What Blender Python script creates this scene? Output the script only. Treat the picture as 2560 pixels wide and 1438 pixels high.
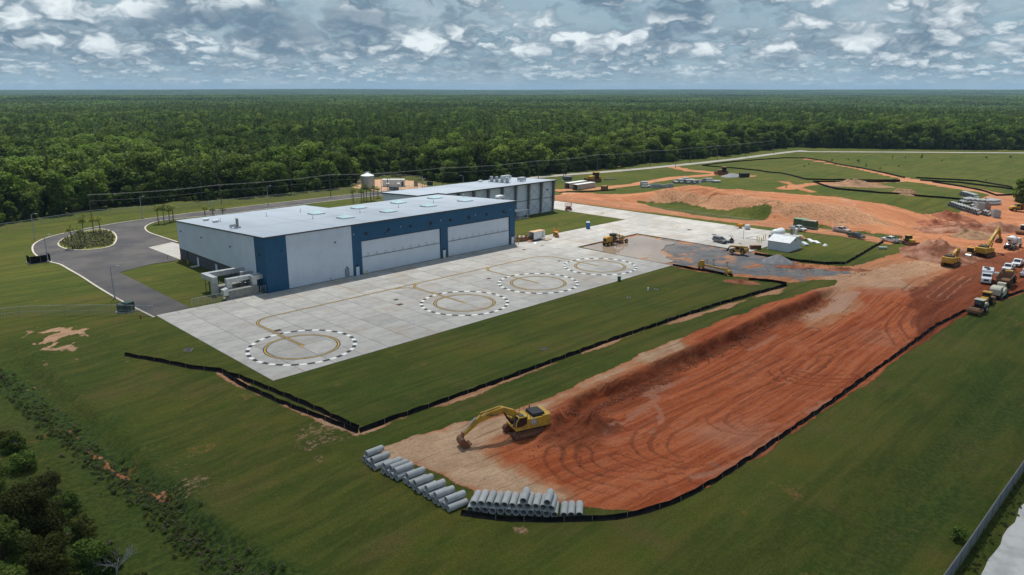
import bpy, bmesh, math, random
import numpy as np
from mathutils import Vector, Matrix, Euler
from mathutils.geometry import tessellate_polygon

random.seed(7); np.random.seed(7)
SC = bpy.context.scene
COL = SC.collection
R = math.radians
for o in list(bpy.data.objects): bpy.data.objects.remove(o)

# ------------------------------------------------------------------ camera
# World axes: X runs along the hangar front, Y into the hangar, Z up (metres);
# the origin is the hangar's near corner.  The drone hovers 45 m up.
CAM = Vector((-75.12, -154.08, 45.0)); YAW = R(44.85); PITCH = R(15.04)
cam = bpy.data.cameras.new('camera'); cam.sensor_width = 36.0; cam.lens = 36.0*1850/2560
cam.clip_start = 1.0; cam.clip_end = 60000.0
camo = bpy.data.objects.new('camera', cam); COL.objects.link(camo)
camo.location = CAM; camo.rotation_euler = (R(90)-PITCH, 0, -YAW)
SC.camera = camo

# ------------------------------------------------------------------ node helper
class NT:
    def __init__(s, tree): s.t = tree; tree.nodes.clear(); s.flat = False
    def node(s, typ, props=None, **inp):
        n = s.t.nodes.new(typ)
        for k, v in (props or {}).items(): setattr(n, k, v)
        for k, v in inp.items():
            key = int(k[1:]) if k[0] == 'i' and k[1:].isdigit() else k.replace('_', ' ')
            s.set(n.inputs[key], v)
        return n
    def set(s, sock, v):
        if isinstance(v, bpy.types.NodeSocket): s.t.links.new(v, sock)
        elif isinstance(v, (tuple, list)) and sock.type == 'RGBA' and len(v) == 3: sock.default_value = (*v, 1)
        else: sock.default_value = v
    def m(s, op, a, b=0.0, c=0.0):
        n = s.t.nodes.new('ShaderNodeMath'); n.operation = op
        s.set(n.inputs[0], a); s.set(n.inputs[1], b); s.set(n.inputs[2], c); return n.outputs[0]
    def vm(s, op, a, b=(0, 0, 0)):
        n = s.t.nodes.new('ShaderNodeVectorMath'); n.operation = op
        s.set(n.inputs[0], a); s.set(n.inputs[1], b); return n.outputs[0]
    def step(s, x, lo, hi, a=0.0, b=1.0):
        n = s.t.nodes.new('ShaderNodeMapRange'); n.interpolation_type = 'SMOOTHSTEP'
        for i, v in enumerate((x, lo, hi, a, b)): s.set(n.inputs[i], v)
        return n.outputs[0]
    def lin(s, x, lo, hi, a=0.0, b=1.0):
        n = s.t.nodes.new('ShaderNodeMapRange')
        for i, v in enumerate((x, lo, hi, a, b)): s.set(n.inputs[i], v)
        return n.outputs[0]
    def mix(s, f, a, b, blend='MIX'):
        n = s.t.nodes.new('ShaderNodeMix'); n.data_type = 'RGBA'; n.blend_type = blend
        s.set(n.inputs[0], f); s.set(n.inputs[6], a); s.set(n.inputs[7], b); return n.outputs[2]
    def noise(s, vec, scale, detail=4.0, rough=0.5, lac=2.0, dist=0.0):
        n = s.t.nodes.new('ShaderNodeTexNoise')
        if s.flat: n.noise_dimensions = '2D'
        s.set(n.inputs['Vector'], vec); s.set(n.inputs['Scale'], scale); s.set(n.inputs['Detail'], detail)
        s.set(n.inputs['Roughness'], rough); s.set(n.inputs['Lacunarity'], lac); s.set(n.inputs['Distortion'], dist)
        return n.outputs[0]
    def xyz(s, x, y, z):
        n = s.t.nodes.new('ShaderNodeCombineXYZ')
        for i, v in enumerate((x, y, z)): s.set(n.inputs[i], v)
        return n.outputs[0]
    def sep(s, v):
        n = s.t.nodes.new('ShaderNodeSeparateXYZ'); s.set(n.inputs[0], v); return n.outputs
    def attr(s, name, out='Fac'):
        n = s.t.nodes.new('ShaderNodeAttribute'); n.attribute_name = name; return n.outputs[out]

# ------------------------------------------------------------------ sun and sky
SUN_EL = R(68); SUN_AZ = R(35)      # azimuth measured from +Y towards +X (behind the hangar, a little right)
sun = bpy.data.lights.new('sun', 'SUN'); sun.energy = 5.0; sun.angle = R(0.53); sun.color = (1.0, 0.955, 0.88)
suno = bpy.data.objects.new('sun', sun); COL.objects.link(suno)
sun_dir = Vector((math.sin(SUN_AZ)*math.cos(SUN_EL), math.cos(SUN_AZ)*math.cos(SUN_EL), math.sin(SUN_EL)))
suno.rotation_euler = sun_dir.to_track_quat('Z', 'Y').to_euler(); suno.location = (0, 0, 300)

world = bpy.data.worlds.new('World'); SC.world = world; world.use_nodes = True
def build_sky():
    n = NT(world.node_tree); n.flat = True
    out = n.node('ShaderNodeOutputWorld'); bg = n.node('ShaderNodeBackground', Strength=0.10)
    sky = n.node('ShaderNodeTexSky', {'sky_type': 'NISHITA', 'sun_disc': False, 'sun_elevation': SUN_EL,
                 'sun_rotation': SUN_AZ, 'altitude': 60.0, 'air_density': 1.0, 'dust_density': 1.5, 'ozone_density': 1.2})
    d = n.node('ShaderNodeTexCoord').outputs['Generated']
    x, y, z = n.sep(d)
    az = n.m('ARCTAN2', x, y); e = n.m('MAXIMUM', z, 0.0)
    BRIGHT = (8.2, 8.9, 9.2); SHADE = (1.45, 2.25, 3.05)
    base = n.mix(n.step(e, 0.02, 0.30, 0.0, 0.8), (2.9, 4.2, 5.1), sky.outputs[0])
    veil = n.noise(n.xyz(n.m('MULTIPLY', az, 7.0), n.m('MULTIPLY', e, 26.0), 5.0), 1.0, 6.0, 0.6)
    col = n.mix(n.step(veil, 0.38, 0.68, 0.0, 0.65), base, (4.2, 5.2, 5.8))
    # decks of cumulus, the far ones first; each is a fractal density field lit from above
    for (s, asp, seed, th, soft, e0, e1, e2, e3, hz, dl) in (
            (40.0, 3.0, 3.1, 0.09, 0.30, -0.004, 0.020, 0.036, 0.052, 0.42, 0.0026),
            (24.0, 2.4, 7.7, 0.11, 0.28, 0.010, 0.030, 0.060, 0.085, 0.18, 0.0058),
            (13.0, 2.0, 5.1, 0.12, 0.24, 0.026, 0.050, 9.0, 10.0, 0.03, 0.0105)):
        win = n.m('MULTIPLY', n.step(e, e0, e1), n.m('SUBTRACT', 1.0, n.step(e, e2, e3)))
        p = n.xyz(n.m('ADD', n.m('MULTIPLY', az, s), seed*7), n.m('ADD', n.m('MULTIPLY', e, s*asp), seed), 0.0)
        w = n.noise(p, 2.2, 2.0, 0.5); w2 = n.noise(n.vm('ADD', p, (31.7, 11.3, 0)), 2.2, 2.0, 0.5)
        p = n.vm('ADD', p, n.xyz(n.m('MULTIPLY', n.m('SUBTRACT', w, 0.5), 0.55), n.m('MULTIPLY', n.m('SUBTRACT', w2, 0.5), 0.55), 0.0))
        def dens(eo, det):
            q = n.vm('ADD', p, (0, eo*s*asp, 0))
            f = n.noise(n.vm('MULTIPLY', q, (0.8, 1.0, 1.0)), 0.50, det, 0.55)
            v = n.node('ShaderNodeTexVoronoi', {'feature': 'F1', 'voronoi_dimensions': '2D'}, Vector=q, Scale=1.15, Detail=max(0.0, det-2.5), Roughness=0.5, Lacunarity=2.2)
            v = n.m('SUBTRACT', 0.5, n.m('MULTIPLY', v.outputs['Distance'], 0.62))
            return n.m('ADD', n.m('MULTIPLY', f, 0.55), n.m('MULTIPLY', v, 0.62))
        n0 = dens(0.0, 6.0); nb = dens(0.0, 3.0); n1 = dens(dl*1.6, 3.0); n2 = dens(dl*4.0, 2.0)
        mask = n.m('MULTIPLY', n.step(n0, th, th+soft), win)
        g = n.m('ADD', n.m('MULTIPLY', n.m('SUBTRACT', nb, n1), 0.9), n.m('ADD', n.m('MULTIPLY', n.m('SUBTRACT', nb, n2), 0.6), n.m('MULTIPLY', n.m('SUBTRACT', n0, nb), 1.7)))
        lit = n.step(g, -0.29, 0.15)
        big = n.noise(n.xyz(n.m('ADD', n.m('MULTIPLY', az, s*0.22), seed+20), n.m('MULTIPLY', e, s*asp*0.55), 0.0), 1.0, 2.0, 0.5)
        lit = n.m('MULTIPLY', lit, n.step(big, 0.34, 0.56, 0.22, 1.0))
        c = n.mix(lit, SHADE, BRIGHT)
        c = n.mix(hz, c, (3.3, 4.6, 5.4))
        col = n.mix(n.m('MULTIPLY', mask, 0.97), col, c)
    n.set(bg.inputs['Color'], col)
    n.t.links.new(bg.outputs[0], out.inputs['Surface'])
build_sky()
world.cycles.sampling_method = 'MANUAL'; world.cycles.sample_map_resolution = 256

vs = SC.view_settings
vs.view_transform = 'Standard'; vs.look = 'None'; vs.exposure = 0.08; vs.gamma = 1.0; vs.use_curve_mapping = False
SC.cycles.use_denoising = True
SC.cycles.max_bounces = 6; SC.cycles.diffuse_bounces = 3; SC.cycles.glossy_bounces = 3
SC.cycles.transparent_max_bounces = 12; SC.cycles.volume_bounces = 0
SC.cycles.caustics_reflective = False; SC.cycles.caustics_refractive = False

# ------------------------------------------------------------------ site survey: picture -> ground
_F, _CX, _CY = 1850.0, 1280.0, 719.0
_cp, _sp, _cy, _sy = math.cos(PITCH), math.sin(PITCH), math.cos(YAW), math.sin(YAW)
def flat(px, py, z=0.0):
    a = (px-_CX)/_F; b = (_CY-py)/_F
    dx, dy, dz = a, _cp+b*_sp, -_sp+b*_cp
    t = (z-CAM.z)/dz; x, y = dx*t, dy*t
    return (CAM.x+x*_cy+y*_sy, CAM.y-x*_sy+y*_cy)
def sm(a, b, x):
    t = np.clip((np.asarray(x, float)-a)/(b-a), 0, 1); return t*t*(3-2*t)
def _hash(ix, iy, seed):
    h = (ix.astype(np.int64)*374761393 + iy.astype(np.int64)*668265263 + seed*974634777) & 0xffffffff
    h = ((h ^ (h >> 13))*1274126177) & 0xffffffff
    return ((h ^ (h >> 16)) & 0xffff)/65535.0
def vnoise(x, y, seed=0):
    x = np.asarray(x, float); y = np.asarray(y, float)
    ix = np.floor(x); iy = np.floor(y); fx = x-ix; fy = y-iy
    fx = fx*fx*(3-2*fx); fy = fy*fy*(3-2*fy)
    a = _hash(ix, iy, seed); b = _hash(ix+1, iy, seed); c = _hash(ix, iy+1, seed); d = _hash(ix+1, iy+1, seed)
    return (a*(1-fx)+b*fx)*(1-fy) + (c*(1-fx)+d*fx)*fy
def fbm(x, y, sc=1.0, oct=4, seed=0):
    s = 0; amp = 0.5; tot = 0
    for i in range(oct):
        s = s+amp*vnoise(np.asarray(x)*sc*2**i, np.asarray(y)*sc*2**i, seed+i*17); tot += amp; amp *= 0.5
    return s/tot
def poly_sd(x, y, poly):
    """signed distance, positive inside"""
    x = np.asarray(x, float); y = np.asarray(y, float)
    d = np.full(x.shape, 1e18); ins = np.zeros(x.shape, bool); n = len(poly)
    for i in range(n):
        ax, ay = poly[i]; bx, by = poly[(i+1) % n]
        ex, ey = bx-ax, by-ay; wx, wy = x-ax, y-ay
        t = np.clip((wx*ex+wy*ey)/(ex*ex+ey*ey+1e-12), 0, 1)
        d = np.minimum(d, (wx-ex*t)**2+(wy-ey*t)**2)
        c = ((ay > y) != (by > y)) & (x < (bx-ax)*(y-ay)/((by-ay) if abs(by-ay) > 1e-12 else 1e-12)+ax)
        ins ^= c
    d = np.sqrt(d); return np.where(ins, d, -d)
def line_d(x, y, pts):
    d = np.full(np.shape(x), 1e18)
    for i in range(len(pts)-1):
        ax, ay = pts[i]; bx, by = pts[i+1]; ex, ey = bx-ax, by-ay
        t = np.clip(((x-ax)*ex+(y-ay)*ey)/(ex*ex+ey*ey+1e-12), 0, 1)
        d = np.minimum(d, (x-ax-ex*t)**2+(y-ay-ey*t)**2)
    return np.sqrt(d)

def hill(u, v):
    """rolling country beyond the site"""
    dx = np.asarray(u, float)-CAM.x; dy = np.asarray(v, float)-CAM.y
    r = np.hypot(dx, dy); a = np.arctan2(dx, dy)-YAW
    left = 0.45+0.55*sm(0.30, -0.15, a); n5 = fbm(u, v, 1/1500, 3, 5)-0.5; n9 = fbm(u, v, 1/2600, 3, 9)-0.5
    h = -24*left*sm(3300+n5*1600, 4500+n5*1600, r)*(1-sm(6200, 9000, r))
    h = h + n5*10*sm(1300, 2600, r)*(1-sm(3300, 4500, r)) + n9*26*sm(4300, 6500, r)*(1-left*0.4)
    h = h + sm(6500, 10000, r)*(8+(fbm(u, v, 1/3000, 3, 13)-0.4)*34)
    h = h - sm(900, 1700, r)*sm(-0.2, 0.5, a)*(1-sm(2000, 3600, r))*7
    return h
MOUND = [(1405, 500), (1640, 470), (2130, 497), (2300, 560)]
def ground_z(u, v):
    u = np.asarray(u, float); v = np.asarray(v, float)
    z = np.zeros(np.broadcast(u, v).shape)
    n1 = fbm(u, v, 0.13, 3, 3)-0.5
    # borrow pit beside the apron
    edge = -87.2+n1*2.6+np.where(u > 60, (u-60)*-0.02, 0)+6.0*(1-sm(-12, 8, u))*-1
    edge = edge+(fbm(u, v, 0.55, 3, 77)-0.5)*1.3
    pit = sm(0.0, 1.15, edge-v)*sm(-15, 6, u)*(1-sm(84, 104, u))*(1-0.75*sm(-100, -116, v))
    z = z-2.1*pit
    # bank falling to the road on the south side
    z = z-2.3*sm(-121, -137, v)-0.5*sm(-126, -131, v)*(1-sm(-131, -136, v))
    # western slope and ditch
    w = sm(14, -16, v)
    z = z-w*(1.3*sm(-27, -45, u)+1.5*sm(-46.5, -50.0, u+0.02*(v+50)+n1*2))
    z = z-w*0.5*sm(-30, -60, v)*sm(-24, -34, u)*(1-sm(-60, -90, v))
    # fill mound and the ground it runs into
    toe = 165.5+n1*3+13*sm(-40, -2, v)*sm(34, 8, v)
    mz = 6.6*sm(0, 13, u-toe)*sm(44, 6, v)*sm(-84, -46, v+(u-178)*0.20)
    mz = mz*(1-0.55*sm(215, 300, u))*(1-sm(300, 420, u))
    z = z+mz
    z = z+hill(u, v)
    site = sm(420, 260, np.hypot(u-60, v+20))
    z = z+(fbm(u, v, 0.05, 3, 21)-0.5)*0.35*sm(12, 40, np.abs(v+25))*site*0.7*np.maximum(sm(-52, -60, v), sm(166, 180, u))
    return z
def at(px, py, dz=0.0):
    """point of the ground seen at picture position (px, py)"""
    z = 0.0
    for i in range(14):
        x, y = flat(px, py, z); zn = 0.5*z+0.5*float(ground_z(x, y))
        if abs(zn-z) < 0.004: break
        z = zn
    return Vector((x, y, float(ground_z(x, y))+dz))
def gz(x, y): return float(ground_z(x, y))

# ------------------------------------------------------------------ materials
MATS = {}
def pmat(name, c1, c2=None, scale=1.0, rough=0.6, metal=0.0, bump=0.0, detail=4.0, spec=0.35, lo=0.38, hi=0.66,
         bscale=None, coord='Object', rnd=0.0, trans=0.0, alpha=None, coat=0.0, stretch=None):
    if name in MATS: return MATS[name]
    m = bpy.data.materials.new(name); m.use_nodes = True; n = NT(m.node_tree)
    out = n.node('ShaderNodeOutputMaterial'); b = n.node('ShaderNodeBsdfPrincipled')
    tc = n.node('ShaderNodeTexCoord').outputs[coord]
    if stretch: tc = n.vm('MULTIPLY', tc, stretch)
    col = c1
    if c2 is not None:
        col = n.mix(n.step(n.noise(tc, scale, detail, 0.6), lo, hi), c1, c2)
    if rnd:
        r = n.node('ShaderNodeObjectInfo').outputs['Random']
        k = n.lin(r, 0, 1, 1-rnd, 1+rnd)
        col = n.mix(1.0, col, n.xyz(k, k, k), 'MULTIPLY')
    n.set(b.inputs['Base Color'], col if not isinstance(col, tuple) else (*col, 1))
    b.inputs['Roughness'].default_value = rough; b.inputs['Metallic'].default_value = metal
    b.inputs['Specular IOR Level'].default_value = spec; b.inputs['Coat Weight'].default_value = coat
    if bump:
        bn = n.node('ShaderNodeBump', Strength=min(1.0, bump), Distance=0.05)
        n.set(bn.inputs['Height'], n.noise(tc, bscale or scale*3, 4.0, 0.6)); n.set(b.inputs['Normal'], bn.outputs[0])
    sh = b.outputs[0]
    if alpha is not None:
        tr = n.node('ShaderNodeBsdfTransparent'); mx = n.node('ShaderNodeMixShader', i0=alpha)
        n.t.links.new(tr.outputs[0], mx.inputs[1]); n.t.links.new(sh, mx.inputs[2]); sh = mx.outputs[0]
    n.t.links.new(sh, out.inputs['Surface']); MATS[name] = m
    return m

# ------------------------------------------------------------------ mesh builder
class MB:
    def __init__(s): s.v = []; s.f = []; s.mi = []; s.k = 0
    def mat(s, k): s.k = k; return s
    def add(s, vs, fs):
        b = len(s.v); s.v += [tuple(p) for p in vs]; s.f += [tuple(i+b for i in f) for f in fs]; s.mi += [s.k]*len(fs); return s
    def box(s, c, d, rz=0.0, ry=0.0, rx=0.0, tx=1.0, ty=1.0):
        """box centred at c, size d; tx, ty shrink the top face"""
        M = Euler((rx, ry, rz)).to_matrix(); c = Vector(c); hx, hy, hz = d[0]/2, d[1]/2, d[2]/2
        P = [(-hx, -hy, -hz), (hx, -hy, -hz), (hx, hy, -hz), (-hx, hy, -hz),
             (-hx*tx, -hy*ty, hz), (hx*tx, -hy*ty, hz), (hx*tx, hy*ty, hz), (-hx*tx, hy*ty, hz)]
        return s.add([c+M @ Vector(p) for p in P], [(0, 3, 2, 1), (4, 5, 6, 7), (0, 1, 5, 4), (1, 2, 6, 5), (2, 3, 7, 6), (3, 0, 4, 7)])
    def b2(s, x0, x1, y0, y1, z0, z1): return s.box(((x0+x1)/2, (y0+y1)/2, (z0+z1)/2), (abs(x1-x0), abs(y1-y0), abs(z1-z0)))
    def cyl(s, p0, p1, r0, r1=None, n=12, cap=True):
        p0 = Vector(p0); p1 = Vector(p1); r1 = r0 if r1 is None else r1
        ax = (p1-p0).normalized(); t = ax.orthogonal().normalized(); q = ax.cross(t)
        vs = []
        for p, r in ((p0, r0), (p1, r1)):
            for i in range(n):
                a = 2*math.pi*i/n; vs.append(p+(t*math.cos(a)+q*math.sin(a))*r)
        fs = [(i, (i+1) % n, n+(i+1) % n, n+i) for i in range(n)]
        if cap: fs += [tuple(range(n-1, -1, -1)), tuple(range(n, 2*n))]
        return s.add(vs, fs)
    def tube(s, path, r, n=6):
        path = [Vector(p) for p in path]
        rs = r if isinstance(r, (list, tuple)) else [r]*len(path)
        vs = []; fs = []
        for i, p in enumerate(path):
            d = (path[min(i+1, len(path)-1)]-path[max(i-1, 0)]).normalized()
            t = d.cross(Vector((0, 0, 1)))
            t = t.normalized() if t.length > 1e-3 else Vector((1, 0, 0)); q = d.cross(t)
            for k in range(n):
                a = 2*math.pi*k/n; vs.append(p+(t*math.cos(a)+q*math.sin(a))*rs[i])
        for i in range(len(path)-1):
            for k in range(n):
                fs.append((i*n+k, i*n+(k+1) % n, (i+1)*n+(k+1) % n, (i+1)*n+k))
        fs += [tuple(range(n-1, -1, -1)), tuple((len(path)-1)*n+k for k in range(n))]
        return s.add(vs, fs)
    def prism(s, pts, a0, a1, plane='xz'):
        """outline pts extruded along the third axis from a0 to a1"""
        n = len(pts)
        mk = {'xz': lambda p, a: (p[0], a, p[1]), 'yz': lambda p, a: (a, p[0], p[1]), 'xy': lambda p, a: (p[0], p[1], a)}[plane]
        vs = [mk(p, a0) for p in pts]+[mk(p, a1) for p in pts]
        tri = tessellate_polygon([[Vector((p[0], p[1], 0)) for p in pts]])
        fs = [(i, (i+1) % n, n+(i+1) % n, n+i) for i in range(n)]
        fs += [tuple(t) for t in tri]+[tuple(n+i for i in reversed(t)) for t in tri]
        return s.add(vs, fs)
    def lathe(s, prof, c=(0, 0, 0), n=20, axis='z'):
        """prof: list of (r, h) revolved about an axis through c"""
        vs = []; fs = []; c = Vector(c)
        for r, h in prof:
            for i in range(n):
                a = 2*math.pi*i/n; x, y = r*math.cos(a), r*math.sin(a)
                vs.append(c+Vector({'z': (x, y, h), 'x': (h, x, y), 'y': (y, h, x)}[axis]))
        for j in range(len(prof)-1):
            for i in range(n): fs.append((j*n+i, j*n+(i+1) % n, (j+1)*n+(i+1) % n, (j+1)*n+i))
        return s.add(vs, fs)
    def xf(s, M, start=0):
        for i in range(start, len(s.v)): s.v[i] = tuple(M @ Vector(s.v[i]))
        return s
    def mesh(s, name, mats, smooth=False):
        me = bpy.data.meshes.new(name); me.from_pydata(s.v, [], s.f)
        for m in (mats if isinstance(mats, (list, tuple)) else [mats]): me.materials.append(m)
        me.polygons.foreach_set('material_index', s.mi)
        bm = bmesh.new(); bm.from_mesh(me); bmesh.ops.recalc_face_normals(bm, faces=bm.faces); bm.to_mesh(me); bm.free()
        if smooth: smooth_mesh(me)
        return me
    def build(s, name, mats, parent=None, smooth=False, bevel=0.0, label=None):
        o = bpy.data.objects.new(name, s.mesh(name, mats, smooth)); COL.objects.link(o)
        if parent is not None: o.parent = parent
        if bevel:
            md = o.modifiers.new('bevel', 'BEVEL'); md.width = bevel; md.segments = 2; md.limit_method = 'ANGLE'; md.angle_limit = R(40)
        if label: o['label'] = label
        return o
def smooth_mesh(me, ang=45):
    me.polygons.foreach_set('use_smooth', [True]*len(me.polygons))
    try: me.set_sharp_from_angle(angle=R(ang))
    except Exception: pass
def tag(o, label, cat, group=None):
    o['label'] = label; o['category'] = cat
    if group: o['group'] = group
    return o
def thing(name, label, cat, loc=(0, 0, 0), rz=0.0, group=None, rx=0.0, ry=0.0):
    o = bpy.data.objects.new(name, None); COL.objects.link(o); o.empty_display_size = 0.5
    o.location = loc; o.rotation_euler = (rx, ry, rz); return tag(o, label, cat, group)
def struct(o, kind='structure'): o['kind'] = kind; return o
def dup(root, loc, rz, label=None, group=None, scale=None):
    def cp(o, parent):
        c = o.copy(); COL.objects.link(c)
        if parent is not None: c.parent = parent
        for ch in o.children: cp(ch, c)
        return c
    r = cp(root, None); r.location = loc; r.rotation_euler = (0, 0, rz)
    if scale: r.scale = (scale,)*3 if not isinstance(scale, tuple) else scale
    if label: r['label'] = label
    if group: r['group'] = group
    return r
def sheet(name, poly, z, mat, thick=0.0):
    n = len(poly); tri = tessellate_polygon([[Vector((p[0], p[1], 0)) for p in poly]])
    mb = MB()
    if thick: mb.prism([(p[0], p[1]) for p in poly], z-thick, z, 'xy')
    else: mb.add([(p[0], p[1], z) for p in poly], [tuple(t) for t in tri])
    return mb.build(name, mat)
def smooth_line(pts, k=6, closed=False):
    P = [Vector((p[0], p[1], p[2] if len(p) > 2 else 0.0)) for p in pts]; n = len(P); out = []
    rng = range(n) if closed else range(n-1)
    for i in rng:
        g = (lambda j: P[j % n]) if closed else (lambda j: P[max(0, min(n-1, j))])
        a, b, c, d = g(i-1), g(i), g(i+1), g(i+2)
        for j in range(k):
            t = j/k
            out.append(0.5*((2*b)+(c-a)*t+(2*a-5*b+4*c-d)*t*t+(3*b-a-3*c+d)*t**3))
    if not closed: out.append(P[-1])
    return out
def strip(name, pts, w, z0, h, mat, closed=False, profile=None):
    """kerb or painted line swept along pts (profile across the width, height h above z0)"""
    P = [Vector((p[0], p[1], 0)) for p in pts]; n = len(P); vs = []; fs = []
    prof = profile or ([(-w/2, 0), (-w/2, h), (w/2, h), (w/2, 0)] if h else [(-w/2, 0), (w/2, 0)])
    k = len(prof)
    for i in range(n):
        if closed: d = P[(i+1) % n]-P[(i-1) % n]
        else: d = P[min(i+1, n-1)]-P[max(i-1, 0)]
        d.normalize(); q = Vector((-d.y, d.x, 0))
        for (a, b) in prof: vs.append((P[i].x+q.x*a, P[i].y+q.y*a, z0+b))
    for i in range(n if closed else n-1):
        j = (i+1) % n
        for c in range(k-1): fs.append((i*k+c, i*k+c+1, j*k+c+1, j*k+c))
    mb = MB().add(vs, fs); return mb.build(name, mat)
def rect(cx, cy, w, d, rz=0.0):
    c, s = math.cos(rz), math.sin(rz)
    return [(cx+x*c-y*s, cy+x*s+y*c) for x, y in ((-w/2, -d/2), (w/2, -d/2), (w/2, d/2), (-w/2, d/2))]
ORD = ['first', 'second', 'third', 'fourth', 'fifth', 'sixth', 'seventh', 'eighth', 'ninth', 'tenth', 'eleventh', 'twelfth',
       'thirteenth', 'fourteenth', 'fifteenth', 'sixteenth', 'seventeenth', 'eighteenth', 'nineteenth', 'twentieth']
def on_plane(px_, py_, axis, val):
    """where the line of sight through a picture position meets a wall plane (axis 0: X=val, 1: Y=val)"""
    a = (px_-_CX)/_F; b = (_CY-py_)/_F; dx, dy, dz = a, _cp+b*_sp, -_sp+b*_cp
    d = Vector((dx*_cy+dy*_sy, -dx*_sy+dy*_cy, dz)); t = (val-CAM[axis])/d[axis]; return CAM+d*t

# lettering meshes (made while the scene is still empty)
TEXT_ME = {}
for _t in ('KOMATSU', 'CAT'):
    _c = bpy.data.curves.new('lettering', 'FONT'); _c.body = _t; _c.size = 1.0; _c.extrude = 0.012; _c.align_x = 'CENTER'; _c.align_y = 'CENTER'
    _o = bpy.data.objects.new('tmp', _c); COL.objects.link(_o); _d = bpy.context.evaluated_depsgraph_get(); _d.update()
    TEXT_ME[_t] = bpy.data.meshes.new_from_object(_o.evaluated_get(_d)); bpy.data.objects.remove(_o)

# ------------------------------------------------------------------ ground
def px(*pts): return [tuple(at(*p)[:2]) for p in pts]
def pf(*pts): return [flat(*p) for p in pts]
def axis(lo, d0, d1, hi, step, grow):
    a = list(d0); s = step; x = a[-1]
    while x < hi: s = min(s*grow, 900); x += s; a.append(x)
    s = step; x = a[0]; b = []
    while x > lo: s = min(s*grow, 900); x -= s; b.append(x)
    return np.array(b[::-1]+a)
BARE_PIT = pf((940, 1135), (1040, 1092), (1150, 1058), (1250, 1030), (1330, 1010), (1440, 962), (1560, 905), (1700, 845), (1830, 790),
              (1960, 748), (2080, 712), (2110, 690), (2160, 665), (2560, 600), (2700, 640), (2560, 733), (2450, 768), (2340, 822), (2240, 897),
              (2060, 1027), (1900, 1136), (1750, 1226), (1600, 1280), (1500, 1282), (1400, 1262), (1280, 1252), (1190, 1240), (1120, 1195), (1040, 1160))
TAN_A = pf((940, 1135), (1040, 1092), (1150, 1058), (1250, 1030), (1330, 1010), (1440, 962), (1560, 905), (1700, 845), (1705, 868), (1600, 915),
           (1440, 985), (1340, 1035), (1270, 1075), (1180, 1120), (1240, 1160), (1330, 1190), (1430, 1235), (1440, 1262), (1280, 1252), (1190, 1240), (1040, 1160))
TAN_B = pf((2010, 700), (2130, 672), (2300, 640), (2400, 668), (2250, 715), (2130, 730), (2150, 742), (2030, 790), (1990, 770), (2080, 735))
LANE = pf((1692, 668), (1832, 691), (1960, 706), (2090, 700), (2140, 715), (2400, 720), (2620, 660), (2620, 500), (2480, 500), (2400, 545),
          (2330, 556), (2290, 575), (2245, 598), (2290, 612), (2255, 632), (2150, 660), (2110, 668), (1990, 656), (1905, 645), (1830, 622), (1700, 640))
PALE_LANE = pf((1870, 668), (1990, 665), (2110, 675), (2000, 700), (1880, 690))
RECESS = [(90, -16.5), (118.5, -16.5), (118.5, -60), (112, -66), (89.4, -50)]
MOUND_BARE = px((1388, 497), (1400, 478), (1520, 487), (1640, 478), (1760, 472), (1950, 482), (2130, 500), (2260, 522), (2420, 552), (2330, 600),
                (2250, 592), (2100, 575), (1950, 553), (1760, 530), (1560, 510))
MOUND_SLOPE = px((1600, 500), (1660, 492), (1850, 506), (1960, 505), (2140, 518), (2200, 545), (2280, 578), (2100, 570), (1950, 550), (1700, 520))
MOUND_TOP = px((1640, 478), (1760, 471), (1950, 482), (2130, 500), (2300, 535), (2280, 565), (2150, 512), (1960, 498), (1800, 490))
STRIP = pf((1384, 490), (1560, 509), (1760, 533), (1990, 564), (2200, 594), (2240, 603), (2225, 612), (2100, 590), (1960, 573), (1760, 548), (1560, 523), (1384, 502))
DITCH_GREEN = pf((1595, 507), (1700, 513), (1830, 533), (1915, 547), (1912, 554), (1800, 545), (1660, 524))
SILO_PAD = pf((885, 470), (965, 482), (1075, 466), (1030, 452), (960, 448), (900, 455))
SPOTS = [(150, 835, 3.4, 1.0), (165, 880, 4.2, .9), (120, 915, 4.0, .85), (185, 900, 3.0, .8), (830, 1090, 4.2, .85), (770, 1072, 3.0, .7), (470, 1222, 2.6, .8), (540, 1212, 4.0, .6),
         (600, 1205, 3.0, .55), (280, 947, 1.0, .9), (640, 1010, 1.6, .7), (360, 870, 1.6, .6), (1305, 1327, 1.0, 1.0), (430, 1165, 2.0, .7),
         (390, 1115, 1.4, .8), (500, 1160, 1.8, .5), (330, 880, 2.2, .45), (1640, 860, 1.6, .3), (2120, 648, 3, .5), (2240, 452, 6, .8),
         (2200, 462, 10, .6), (2100, 500, 5, .3), (1740, 452, 7, .35), (2380, 447, 12, .35), (2470, 452, 10, .4), (285, 1145, 1.6, .6), (2330, 500, 7, .6), (1430, 480, 5, .7)]
TRACKS = [([(1388, 476), (1480, 473), (1590, 461), (1690, 444), (1790, 436), (1880, 441)], 4.0, .95),
          ([(1684, 418), (1720, 426), (1800, 434)], 4.5, .95),
          ([(2600, 508), (2520, 492), (2450, 478), (2350, 461), (2290, 452)], 6.5, 1.0),
          ([(2290, 452), (2220, 438), (2100, 413), (2010, 395)], 3.6, .9),
          ([(1965, 472), (2040, 460), (2100, 456), (2290, 449)], 4.5, .7),
          ([(1960, 455), (2010, 474), (2030, 480)], 3.0, .6),
          ([(1700, 430), (1780, 425), (1990, 398)], 2.0, .35),
          ([(2070, 388), (2120, 393), (2170, 394)], 2.5, .5)]
SILT_LINES = [[(545, 930), (600, 958), (690, 1000), (780, 1035), (895, 1082)], [(895, 1084), (1200, 975), (1600, 831), (1968, 720)]]
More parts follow.
